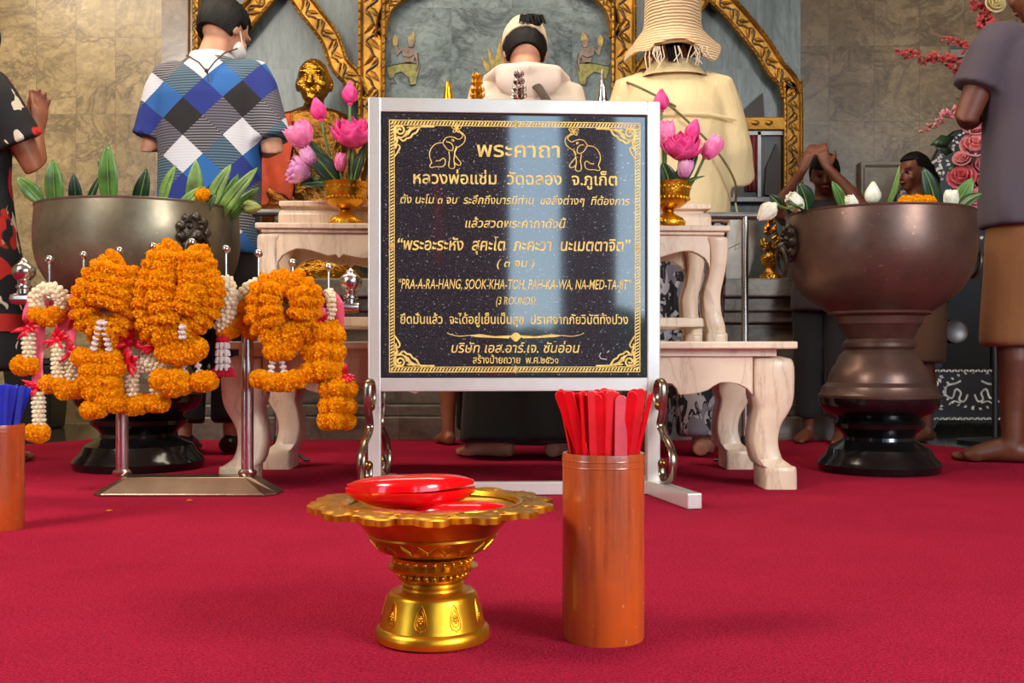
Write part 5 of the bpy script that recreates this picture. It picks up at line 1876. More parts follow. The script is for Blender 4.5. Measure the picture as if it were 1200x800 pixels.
VLX, VRX, VY = 405, 783, 3.13
vase(VLX, VY, 'gold pedestal vase of pink lotus left of the plaque')
vase(VRX, VY, 'gold pedestal vase of pink lotus right of the plaque')
rim_l = lambda dx, dy=0.0: P(VLX + dx, 232, VY + dy)
rim_r = lambda dx, dy=0.0: P(VRX + dx, 240, VY + dy)
LFT = [
    ('pink lotus bud standing tallest in the left gold vase', (410, 122), (0.0, 0, 1), 0.060, 0.10, 'lotus_pink', 4, 0.00, False),
    ('pink lotus bud leaning left, second tallest in the left vase', (376, 141), (-0.25, 0, 1), 0.062, 0.10, 'lotus_pink', -6, 0.0, False),
    ('wide open pink lotus at the centre of the left vase', (414, 172), (0.05, -0.45, 1), 0.080, 1.15, 'lotus_pink', 6, -0.01, True),
    ('half open pink lotus at the left side of the left vase', (360, 172), (-0.55, -0.2, 0.9), 0.074, 0.75, 'lotus_mid', -10, 0.0, False),
    ('mauve lotus with spread petals hanging lowest at the left vase', (362, 204), (-0.9, -0.3, 0.25), 0.062, 0.85, 'lotus_pale', -12, -0.01, False),
    ('small mauve lotus just above the lowest one in the left vase', (368, 193), (-0.5, -0.3, 0.8), 0.052, 0.4, 'lotus_pale', -8, 0.01, False),
    ('pale pink lotus low in the left vase under the open one', (399, 200), (0.1, -0.2, 1), 0.048, 0.3, 'lotus_mid', 0, -0.01, False),
]
for (lb, c, ax, L, op, mt, dx, dy, pod) in LFT:
    lotus('lotus', lb, P(c[0], c[1], VY - 0.02), ax, L, op, mt, rim_l(dx, dy), 'lotus in the gold vases', pod=pod)
RGT = [
    ('pink lotus bud standing tallest, in the right gold vase', (775, 130), (0.0, 0, 1), 0.058, 0.10, 'lotus_pink', -4, 0.0, False),
    ('wide open pink lotus with yellow heart in the right vase', (797, 186), (0.05, -0.55, 1), 0.076, 1.15, 'lotus_pink', 4, -0.02, True),
    ('half open pink lotus beside the plaque edge in the right vase', (780, 172), (-0.1, -0.2, 1), 0.070, 0.5, 'lotus_mid', -4, 0.0, False),
    ('slim pink lotus bud leaning right in the right vase', (808, 164), (0.35, 0, 1), 0.058, 0.12, 'lotus_pink', 8, 0.0, False),
    ('plump half open pink lotus at the far right of the right vase', (826, 184), (0.6, -0.15, 0.75), 0.066, 0.34, 'lotus_mid', 12, 0.0, False),
    ('pale pink lotus low at the front of the right vase', (800, 208), (0.2, -0.4, 0.9), 0.052, 0.42, 'lotus_pale', 6, -0.02, False),
]
for (lb, c, ax, L, op, mt, dx, dy, pod) in RGT:
    lotus('lotus', lb, P(c[0], c[1], VY - 0.02), ax, L, op, mt, rim_r(dx, dy), 'lotus in the gold vases', pod=pod)
for (lb, b, tp, w, mt, fc) in (
        ('broad dark green leaf in front of the left vase flowers', (396, 214), (362, 178), 0.062, 'leaf_d', (0.3, -1, 0.4)),
        ('dark leaf behind the half open lotus of the left vase', (392, 212), (352, 158), 0.045, 'leaf_d', (0, -1, 0.5)),
        ('dark green leaf drooping lowest at the left vase', (392, 216), (352, 216), 0.050, 'leaf_d', (0.2, -0.6, 1)),
        ('slim dark leaf at the right of the left vase', (414, 214), (428, 168), 0.030, 'leaf_d', (0, -1, 0.2)),
        ('dark leaf under the open lotus of the right vase', (786, 222), (776, 190), 0.050, 'leaf_d', (0, -1, 0.4)),
        ('dark leaf poking right under the plump lotus of the right vase', (794, 222), (826, 206), 0.045, 'leaf_d', (0, -0.7, 1)),
        ('dark leaf behind the slim bud of the right vase', (788, 222), (818, 180), 0.045, 'leaf_d', (0, -1, 0.3))):
    blade_leaf('leaf', lb, P(b[0], b[1], VY - 0.01), P(tp[0], tp[1], VY - 0.035), w, mt, 0.008, 0.4, 'leaves in the gold vases', face=fc)

# --- green leaves and a few buds in the left bowl
LBXm = PX(LBX, LBY)
leaves = [
    ((58, 236), (20, 207), 0.050, 'leaf', 'long leaf pointing far left over the olive bowl rim'),
    ((68, 238), (62, 186), 0.058, 'leaf', 'upright broad leaf near the left end of the olive bowl'),
    ((82, 238), (86, 203), 0.044, 'leaf_d', 'short leaf second from the left end of the olive bowl'),
    ((110, 240), (118, 205), 0.024, 'leaf_d', 'thin short leaf left of the tallest pair in the olive bowl'),
    ((132, 240), (114, 186), 0.022, 'leaf_d', 'narrow leaf crossing behind the tallest leaf of the olive bowl'),
    ((142, 240), (126, 168), 0.060, 'leaf', 'tallest broad leaf standing in the olive bowl'),
    ((160, 240), (172, 197), 0.050, 'leaf_d', 'dark leaf leaning right beside the tallest one in the olive bowl'),
    ((198, 242), (206, 193), 0.042, 'leaf_l', 'light green leaf at the middle of the olive bowl'),
    ((224, 244), (230, 187), 0.056, 'leaf_l', 'upright blunt leaf left of the orange flower in the olive bowl'),
    ((222, 248), (240, 218), 0.036, 'leaf_l', 'short folded leaf under the orange flower in the olive bowl'),
    ((246, 250), (271, 192), 0.050, 'leaf_l', 'long light leaf just right of the orange flower in the olive bowl'),
    ((258, 250), (279, 204), 0.046, 'leaf', 'middle leaf of the right hand fan in the olive bowl'),
    ((266, 256), (302, 196), 0.044, 'leaf_l', 'longest leaf of the right hand fan in the olive bowl'),
    ((274, 258), (304, 219), 0.046, 'leaf', 'lowest leaf of the right hand fan in the olive bowl'),
    ((246, 254), (254, 226), 0.044, 'leaf_d', 'stubby dark leaf in front of the right hand fan in the olive bowl'),
]
for i, (b, tp, w, mt, lb) in enumerate(leaves):
    yb = LBY + (-0.12, -0.02, 0.06, -0.06, 0.03, -0.10, 0.0, -0.08, 0.02, -0.14, -0.06, 0.02, -0.08, -0.03, -0.13)[i]
    bx = PX(b[0], LBY)
    bx = max(LBXm - 0.27, min(LBXm + 0.27, bx))
    blade_leaf('leaf', lb, Vector((bx, yb, PZ(b[1] + 8, LBY))), P(tp[0], tp[1], yb - 0.03), w, mt, 0.012, gr.uniform(-0.3, 0.3), 'green leaves in the olive bowl', face=(gr.uniform(-0.5, 0.5), -1, 0.2))
lotus('lotus_bud', 'pale green lotus bud lying at the right rim of the olive bowl', P(284, 242, LBY - 0.05), (0.9, -0.2, -0.08), 0.062, 0.12, 'lotus_green', P(268, 240, LBY - 0.05))
t = thing('marigold_flower', 'single orange marigold among the leaves of the olive bowl', 'flower', P(237, 228, LBY - 0.16)); mari(t, t.location, (0, -0.6, 1), 0.72, MGB)

# --- white lotus and leaves in the right bowl
RBXm = PX(RBX, RBY)
lotus('lotus_bud', 'large white lotus bud hanging outside the left rim of the brown bowl', P(908, 240, RBY - 0.16), (-0.75, -0.3, -0.65), 0.072, 0.14, 'lotus_white', P(940, 240, RBY - 0.12))
lotus('lotus_bud', 'pointed white lotus bud standing above the rim of the brown bowl', P(1022, 240, RBY - 0.18), (0.0, -0.15, 1), 0.064, 0.13, 'lotus_white', P(1024, 258, RBY - 0.15))
lotus('lotus_bud', 'round white lotus near the right end of the brown bowl', P(1114, 243, RBY - 0.10), (0.0, -0.2, 1), 0.052, 0.5, 'lotus_white', P(1108, 258, RBY - 0.08))
lotus('lotus_bud', 'low white lotus left of the pointed bud in the brown bowl', P(1002, 246, RBY - 0.2), (-0.35, -0.2, 0.6), 0.046, 0.35, 'lotus_white', P(1008, 258, RBY - 0.16))
lotus('lotus_bud', 'opened white lotus lying inside the left rim of the brown bowl', P(938, 246, RBY - 0.06), (-0.55, -0.3, 0.6), 0.060, 0.45, 'lotus_white', P(948, 256, RBY - 0.02))
t = thing('marigold_flower', 'orange marigold lying on the front rim of the brown bowl', 'flower', P(1074, 239, RBY - 0.2))
for dx in (-12, 0, 12):
    mari(t, P(1075 + dx, 238 - (1 if dx == 0 else 0), RBY - 0.2), (0.1, -0.3, 1), 0.80, MGB)
for (b, tp, w, mt, lb, fc, yo) in (
        ((940, 246), (920, 238), 0.05, 'leaf_d', 'dark leaf lying over the left rim of the brown bowl', (0, -0.5, 1), -0.1),
        ((946, 248), (936, 214), 0.07, 'leaf_d', 'broad dark leaf standing inside the left rim of the brown bowl', (0.3, -1, 0.3), -0.02),
        ((915, 244), (902, 228), 0.036, 'leaf_d', 'small bluish leaf behind the hanging white bud', (0, -1, 0), -0.05),
        ((1038, 246), (1054, 194), 0.022, 'leaf_l', 'thin upright leaf beside the pointed white bud', (0.6, -1, 0), -0.02),
        ((990, 246), (975, 212), 0.034, 'leaf', 'green leaf held up near the raised hands behind the brown bowl', (0, -1, 0), 0.02),
        ((1098, 248), (1082, 196), 0.06, 'leaf_d', 'dark upright leaf right of the girl behind the brown bowl', (0.2, -1, 0), 0.06),
        ((1122, 246), (1152, 226), 0.06, 'leaf_d', 'broad dark leaf pointing right over the rim of the brown bowl', (0, -0.8, 1), 0.0),
        ((1118, 244), (1140, 208), 0.05, 'leaf', 'green leaf leaning right above the round white lotus', (0, -1, 0.4), 0.05)):
    blade_leaf('leaf', lb, P(b[0], b[1], RBY + yo), P(tp[0], tp[1], RBY + yo - 0.03), w, mt, 0.01, 0.2, 'leaves in the brown bowl', face=fc)

# --- gilt and silver offering ornaments on the plinth, peeping over the plaque
M['silver'] = simple('polished silver', (216, 214, 210), 0.16, 1.0, 0.1, 30)


def tiered(px, ytop, ybud, label, mt, kind):
    Y = 3.31
    b = Vector((PX(px, Y), Y, PLTOP + 0.0005))
    t = thing('offering_ornament', label, 'ornament', b, 'offering ornaments on the plinth')
    zt, zb = PZ(ytop, Y) - b.z, PZ(ybud, Y) - b.z
    k = MB(); k.lathe([(0.036, 0), (0.036, 0.006), (0.022, 0.014), (0.010, 0.026)], (0, 0, 0), 24); obj('base', k, M[mt], t, local=True)
    k = MB(); k.lathe([(0.010, 0.026), (0.0045, 0.06), (0.0045, zb - 0.005)], (0, 0, 0), 14); obj('stem', k, M[mt], t, local=True)
    k = MB()
    if kind == 'tiers':
        hh = zt - zb
        for i, (f, r) in enumerate(((0.0, 0.020), (0.22, 0.019), (0.48, 0.014), (0.72, 0.012))):
            z0 = zb + hh * f
            k.lathe([(0.004, z0 - 0.004), (r * 0.8, z0 + 0.002), (r, z0 + 0.012), (r * 0.6, z0 + 0.016), (0.004, z0 + 0.018)], (0, 0, 0), 16)
            for j in range(7):
                a = 2 * PI * j / 7
                k.tube([(r * 0.7 * math.cos(a), r * 0.7 * math.sin(a), z0 + 0.004), (r * 1.05 * math.cos(a), r * 1.05 * math.sin(a), z0 + 0.012), (r * 1.1 * math.cos(a), r * 1.1 * math.sin(a), z0 + 0.022)], [0.003, 0.005, 0.001], 6)
        k.lathe([(0.004, zb + hh * 0.78), (0.009, zb + hh * 0.84), (0.008, zb + hh * 0.92), (0.0008, zt)], (0, 0, 0), 14)
    else:
        k.lathe([(0.006, zb - 0.004), (0.018, zb), (0.019, zb + 0.01), (0.015, zb + 0.022), (0.016, zb + 0.026), (0.011, zb + 0.045), (0.012, zb + 0.049), (0.006, zb + 0.075), (0.0008, zt)], (0, 0, 0), 18)
    obj('lotus_tiers', k, M[mt], t, local=True)


tiered(559, 85, 117, 'golden tiered lotus ornament peeping over the plaque before the white hoodie', 'brass', 'tiers')
tiered(608, 82, 117, 'silver tiered lotus ornament peeping over the plaque at the hoodie\'s middle', 'silver', 'tiers')
tiered(706, 80, 122, 'silver cone ornament peeping over the plaque beside the beige jacket', 'silver', 'cone')
tiered(525, 103, 124, 'small golden cone ornament peeping over the plaque left of the hoodie', 'brass', 'cone')

# ------------------------------------------------------------------ gilded seated monk statue
SX, SY = PX(368, 5.0), 5.0
st = thing('monk_statue', 'gold leaf statue of a seated monk draped in an orange robe on the altar', 'statue', (SX, SY, 0.7205))
q = 5.0 / F
zr = lambda py: PZ(py, 5.0) - 0.7205
k = MB()
k.lathe([(0.24, 0.0), (0.25, 0.03), (0.22, 0.05), (0.20, 0.10), (0.215, 0.14), (0.25, 0.17), (0.25, 0.20), (0.23, 0.22)], (0, 0, 0), 36)
for i in range(22):
    a = 2 * PI * i / 22
    k.tube([(0.20 * math.cos(a), 0.20 * math.sin(a), 0.10), (0.235 * math.cos(a), 0.235 * math.sin(a), 0.15), (0.25 * math.cos(a), 0.25 * math.sin(a), 0.20)], [0.012, 0.032, 0.006], 7)
obj('lotus_throne', k, M['gilt'], st, local=True)
k = MB()
hz = zr(95)
hd = k
k = MB()
hd.ball((0, 0, hz), (0.078, 0.092, 0.104), 20, 14)                       # skull
hd.ball((0, -0.034, hz - 0.062), (0.056, 0.058, 0.055), 16, 10)            # jaw
hd.tube([(0, -0.086, hz + 0.02), (0, -0.100, hz - 0.012), (0, -0.108, hz - 0.032), (0, -0.09, hz - 0.042)], [0.008, 0.012, 0.019, 0.014], 9)
hd.ball((0, -0.088, hz - 0.066), (0.027, 0.014, 0.009), 10, 7)
hd.ball((0, -0.082, hz - 0.098), (0.024, 0.018, 0.016), 10, 7)
hd.tube([(0, 0.01, hz - 0.06), (0, 0.01, hz - 0.16)], 0.046, 14)
for s in (-1, 1):
    hd.ball((s * 0.080, 0.012, hz - 0.016), (0.010, 0.02, 0.036), 10, 8)
    hd.ball((s * 0.032, -0.080, hz + 0.024), (0.026, 0.014, 0.008), 10, 6)
    hd.ball((s * 0.046, -0.062, hz - 0.03), (0.024, 0.020, 0.022), 10, 7)
k.tube([(0, 0.01, hz - 0.08), (0, 0.01, hz - 0.2)], 0.046, 14)
R = lambda z, rx, ry, y=0.0: [(rx * math.cos(2 * PI * i / 20), y + ry * math.sin(2 * PI * i / 20), z) for i in range(20)]
zs = hz - 0.16
k.rings([R(0.22, 0.16, 0.13), R(0.32, 0.15, 0.12), R(zs - 0.18, 0.17, 0.12), R(zs - 0.07, 0.20, 0.115), R(zs, 0.17, 0.09), R(zs + 0.03, 0.07, 0.06)])
for s in (-1, 1):
    k.tube([(s * 0.185, 0, zs - 0.04), (s * 0.225, -0.01, zs - 0.20), (s * 0.20, -0.06, zs - 0.36), (s * 0.08, -0.17, 0.33)], [0.056, 0.048, 0.044, 0.03], 12)
    k.ball((s * 0.05, -0.18, 0.325), (0.05, 0.035, 0.018), 10, 7)
    k.tube([(s * 0.10, 0.0, 0.28), (s * 0.25, -0.08, 0.285), (s * 0.12, -0.20, 0.275), (-s * 0.06, -0.20, 0.27)], [0.085, 0.075, 0.055, 0.035], 12)
M['gilt_dark'] = gold_mat('dark gilding', (134, 92, 40), 0.34, 42, 1.0, 0.010)
skin_obj('gilded_head', hd, M['gilt'], st, 0.008, 2)
skin_obj('gilded_body', k, M['gilt_dark'], st, 0.013, 2, 0.004, 5)
k = MB()
k.tube([(-0.185, 0, zs - 0.03), (-0.232, -0.01, zs - 0.2), (-0.228, -0.03, 0.30)], [0.066, 0.062, 0.060], 12)
M['robe'] = simple('orange monastic robe', (164, 56, 16), 0.75, 0, 0.15, 12, 0.4, 30, 0.006)
skin_obj('robe', k, M['robe'], st, 0.013, 2, 0.004, 4)
k = MB()
k.grid(lambda u, v: (-0.25 + 0.17 * u + 0.008 * math.sin(v * 17), -0.125 - 0.012 * math.sin(u * 9 + v * 4), 0.16 + (zs - 0.02 - 0.16) * v), 14, 14)
obj('shoulder_cloth', k, M['robe'], st, local=True, solid=0.008)
# small gilt ornament left of the statue
t = thing('gilt_ornament', 'glittering gilt stand between the plaid shirt and the seated statue', 'ornament', (PX(301, 4.80), 4.80, 0.7205))
k = MB(); k.lathe([(0.062, 0), (0.062, 0.02), (0.05, 0.03), (0.045, 0.07), (0.055, 0.08), (0.05, 0.095), (0.042, 0.14), (0.052, 0.15), (0.046, 0.165), (0.036, 0.20), (0.05, 0.215), (0.05, 0.225)], (0, 0, 0), 24); obj('column', k, M['gilt'], t, local=True, ang=30)
k = MB()
for j, (z, r) in enumerate(((0.025, 0.062), (0.085, 0.055), (0.155, 0.052))):
    for i in range(18):
        a = 2 * PI * i / 18
        k.ball((r * math.cos(a), r * math.sin(a), z), 0.008, 6, 5)
obj('beading', k, M['gilt'], t, local=True)

# ------------------------------------------------------------------ tall pink flower arrangement on the right
FY = 4.75
fa = thing('flower_arrangement', 'tall stand of pink roses and gladiolus between the brown bowl and the grey shirt', 'flowers', (PX(1166, FY), FY, FZ))
M['rose'] = petal_mat('pink rose petals', (240, 140, 152), (252, 196, 196))
M['rose_d'] = petal_mat('deeper pink petals', (224, 90, 108), (244, 148, 156))
M['gladiolus'] = petal_mat('coral gladiolus florets', (198, 56, 70), (236, 130, 124))
M['cream'] = petal_mat('cream yellow petals', (236, 220, 150), (250, 240, 200))
k = MB(); k.lathe([(0.16, 0.0), (0.16, 0.012), (0.03, 0.025)], (0, 0, 0), 28); obj('base', k, M['black_iron'], fa, local=True)
k = MB(); k.tube([(0, 0, 0.02), (0, 0, 1.05)], 0.013, 12); obj('pole', k, M['black_iron'], fa, local=True)
k = MB(); k.lathe([(0.02, 1.02), (0.09, 1.05), (0.10, 1.10), (0.094, 1.10), (0.02, 1.06)], (0, 0, 0), 28); obj('holder', k, M['black_iron'], fa, local=True)
HUB = Vector((PX(1162, FY), FY, 1.14))


def rose(c, r, mt, axis=(0, -1, 0.25)):
    c, axis = Vector(c), Vector(axis).normalized()
    u = axis.orthogonal().normalized(); w = axis.cross(u)
    k = MB()
    k.ball(c - axis * r * 0.1, r * 0.42, 10, 7)
    for li, (n, rr_, lift) in enumerate(((3, 0.22, 0.60), (4, 0.42, 0.48), (5, 0.66, 0.28), (6, 0.90, 0.05))):
        for i in range(n):
            a = 2 * PI * (i + 0.37 * li) / n
            side = u * math.cos(a) + w * math.sin(a)
            tan = axis.cross(side)
            vs, fs = [], []
            for ii in range(4):
                for jj in range(5):
                    v = -1 + jj * 0.5
                    uu = ii / 3
                    rad = r * rr_ * (0.55 + 0.45 * uu) * (1 + 0.16 * uu ** 3)
                    aa = a + v * (PI / n) * 1.25
                    sd = u * math.cos(aa) + w * math.sin(aa)
                    vs.append(c + sd * rad + axis * (r * (lift - 0.45 + 0.62 * uu - 0.10 * v * v * uu) * (1 if li < 3 else 0.8)))
            for ii in range(3):
                for jj in range(4):
                    fs.append((ii * 5 + jj, ii * 5 + jj + 1, ii * 5 + jj + 6, ii * 5 + jj + 5))
            k.add(vs, fs)
    obj('rose', k, M[mt], fa, solid=0.0014)


for (px, py, r, mt) in ((1143, 148, 15, 'rose'), (1143, 171, 17, 'rose'), (1127, 186, 10, 'rose'), (1127, 208, 16, 'rose_d'), (1152, 196, 13, 'rose'), (1150, 216, 13, 'rose'), (1143, 232, 13, 'rose'), (1154, 244, 12, 'rose_d'), (1160, 150, 12, 'rose'), (1168, 172, 14, 'rose'), (1164, 226, 12, 'rose'), (1150, 258, 9, 'rose')):
    c = P(px, py, FY - 0.10 + 0.03 * gr.random())
    rose(c, r / F * FY, mt, (c.x - HUB.x, -0.35, 0.15 + (c.z - HUB.z) * 0.5))


def spike(a, b, n, r0, mt='gladiolus'):
    a, b = Vector(a), Vector(b)
    k = MB()
    mid = a.lerp(b, 0.5) + Vector((0, 0, 0.02))
    path = resample(catmull([HUB, a, mid, b], 8), 0.02)
    s = MB(); s.tube(path, [0.005 * (1 - 0.7 * i / len(path)) for i in range(len(path))], 6); so = obj('flower_spike', s, M['stem'], fa)
    pts = catmull([a, mid, b], 10)
    for i in range(n):
        u = i / (n - 1)
        p = pts[min(int(u * (len(pts) - 1)), len(pts) - 1)]
        rr_ = r0 * (1 - 0.72 * u)
        for j in range(3):
            d = Vector((gr.uniform(-1, 1), gr.uniform(-1, 0.4), gr.uniform(-0.8, 1))).normalized()
            q1 = p + d * rr_ * 0.6
            for e in range(4):
                s2 = (d + Vector((gr.uniform(-1, 1), gr.uniform(-1, 1), gr.uniform(-1, 1))) * 0.8).normalized()
                w = s2.cross(Vector((0.3, 1, 0.2))).normalized() * rr_ * 0.36
                k.add([p + d * rr_ * 0.2, q1 + w * 0.8, q1 + s2 * rr_ * 0.75, q1 - w * 0.8], [(0, 1, 2, 3)])
    obj('florets', k, M[mt], so, solid=0.001)


spike(P(1145, 92, FY - 0.08), P(1052, 61, FY - 0.2), 26, 0.056)
spike(P(1152, 74, FY - 0.02), P(1104, 45, FY - 0.05), 18, 0.042)
spike(P(1160, 40, FY), P(1136, -8, FY), 16, 0.050)
spike(P(1134, 128, FY - 0.1), P(1080, 156, FY - 0.2), 18, 0.044, 'rose')
spike(P(1128, 84, FY - 0.0), P(1090, 66, FY - 0.04), 12, 0.036, 'cream')
rose(P(1166, 4, FY - 0.05), 0.045, 'cream', (0, -1, 0.2))
for (px, py, a, L) in ((1120, 160, 200, 0.14), (1150, 130, 160, 0.14), (1135, 195, 190, 0.12), (1160, 120, 60, 0.16), (1148, 185, 230, 0.12), (1118, 178, 170, 0.10), (1135, 225, 215, 0.13), (1155, 100, 110, 0.16)):
    c = P(px, py, FY - 0.04)
    d = Vector((math.cos(math.radians(a)), -0.3, math.sin(math.radians(a)))) * L
    k = MB()
    sd = d.cross(Vector((0, -1, 0.3))).normalized() * 0.03
    k.add([c, c + d * 0.45 + sd, c + d, c + d * 0.45 - sd, c + d * 0.5 + Vector((0, -0.012, 0))], [(0, 1, 4), (1, 2, 4), (2, 3, 4), (3, 0, 4)])
    obj('leaf', k, M['leaf_d'], fa, solid=0.0015)
# ------------------------------------------------------------------ people
def skin_mat(name, c):
    t = NT(name)
    v = t.coord()
    f = t.noise(v, 18, 4)
    lo = tuple(x * 0.86 for x in c)
    t.set(Base_Color=t.ramp(f, [(0.3, lo), (0.7, c)]), Roughness=0.5, Subsurface_Weight=0.08, Subsurface_Radius=(0.02, 0.008, 0.004))
    return t.m


M['skin_a'] = skin_mat('light tan skin', (206, 148, 116))
M['skin_b'] = skin_mat('brown skin', (148, 88, 58))
M['skin_c'] = skin_mat('deep brown skin', (112, 60, 38))
M['hair'] = simple('black hair', (10, 8, 8), 0.6, 0, 0.5, 40, 0.6, 120, 0.004, Specular_IOR_Level=0.25)
M['eye'] = simple('dark eye', (24, 16, 12), 0.15)
M['lips'] = simple('lips', (150, 74, 68), 0.5)


def hand(k, wrist, d, palm, h, curl, thumb_side, spread=0.10):
    """palm, four bent fingers of unequal length and a thumb; d = pointing direction, palm = palm normal"""
    wrist, d = Vector(wrist), Vector(d).normalized()
    palm = (Vector(palm) - d * Vector(palm).dot(d)).normalized()
    s = d.cross(palm).normalized()
    pl, pw, pt = 0.056 * h, 0.023 * h, 0.0085 * h
    k.tube([wrist - d * 0.01 * h, wrist + d * pl * 0.3, wrist + d * pl * 0.75, wrist + d * pl], [(0.0135 * h, 0.011 * h), (pw * 0.86, pt * 1.25), (pw, pt * 1.1), (pw * 0.92, pt * 0.9)], 12, up=s)
    for i, (off, L) in enumerate(((-0.78, 0.050), (-0.27, 0.056), (0.25, 0.053), (0.75, 0.042))):
        off = -off * thumb_side
        p = wrist + d * pl * 0.94 + s * (off * pw)
        dd = (d + s * off * spread).normalized()
        pts, a = [p - dd * 0.008 * h], 0.0
        for seg in (0.45, 0.32, 0.23):
            a += curl
            dn = dd * math.cos(a) + palm * math.sin(a)
            pts.append(pts[-1] + dn * (L * h * seg + (0.008 * h if seg == 0.45 else 0)))
        k.tube(pts, [0.0056 * h, 0.0054 * h, 0.0050 * h, 0.0040 * h], 8)
    p = wrist + d * pl * 0.25 + s * (thumb_side * pw * 0.75)
    pts = [p - d * 0.006 * h, p + (d * 0.55 + s * thumb_side * 0.65 + palm * 0.25).normalized() * 0.022 * h]
    pts.append(pts[-1] + (d * 0.85 + s * thumb_side * 0.30 + palm * 0.35).normalized() * 0.020 * h)
    pts.append(pts[-1] + (d * 0.95 + palm * 0.3).normalized() * 0.014 * h)
    k.tube(pts, [0.0078 * h, 0.0070 * h, 0.0062 * h, 0.0048 * h], 8)


def foot(k, ank, yaw, h):
    f = Vector((math.sin(yaw), math.cos(yaw), 0))
    s = Vector((f.y, -f.x, 0))
    a = Vector((ank[0], ank[1], 0))
    z = lambda v: Vector((0, 0, v * h))
    k.tube([a - f * 0.030 * h + z(0.018), a - f * 0.010 * h + z(0.022), a + f * 0.03 * h + z(0.024), a + f * 0.065 * h + z(0.017), a + f * 0.088 * h + z(0.011)],
           [(0.017 * h, 0.016 * h), (0.020 * h, 0.021 * h), (0.021 * h, 0.022 * h), (0.026 * h, 0.0155 * h), (0.025 * h, 0.010 * h)], 12, up=s)
    k.tube([Vector(ank), a + f * 0.004 * h + z(0.03), a + f * 0.02 * h + z(0.024)], [0.021 * h, 0.023 * h, 0.02 * h], 10)
    inner = 1 if ank[0] < 0 else -1
    for i, (o, L, r) in enumerate(((0.70, 0.030, 0.0095), (0.28, 0.030, 0.0070), (-0.08, 0.027, 0.0066), (-0.42, 0.023, 0.0062), (-0.72, 0.018, 0.0060))):
        b = a + f * (0.082 - 0.006 * i) * h + s * (inner * o * 0.024 * h)
        k.tube([b + z(r * 0.98), b + f * L * 0.6 * h + z(r * 1.05), b + f * L * h + z(r * 0.85)], [r * h, r * h, r * 0.75 * h], 8)


TORSO = [(0.475, 0.070, 0.052), (0.52, 0.094, 0.068), (0.57, 0.088, 0.062), (0.63, 0.079, 0.055), (0.70, 0.090, 0.062), (0.76, 0.102, 0.064), (0.80, 0.104, 0.055), (0.825, 0.072, 0.044), (0.845, 0.038, 0.036)]


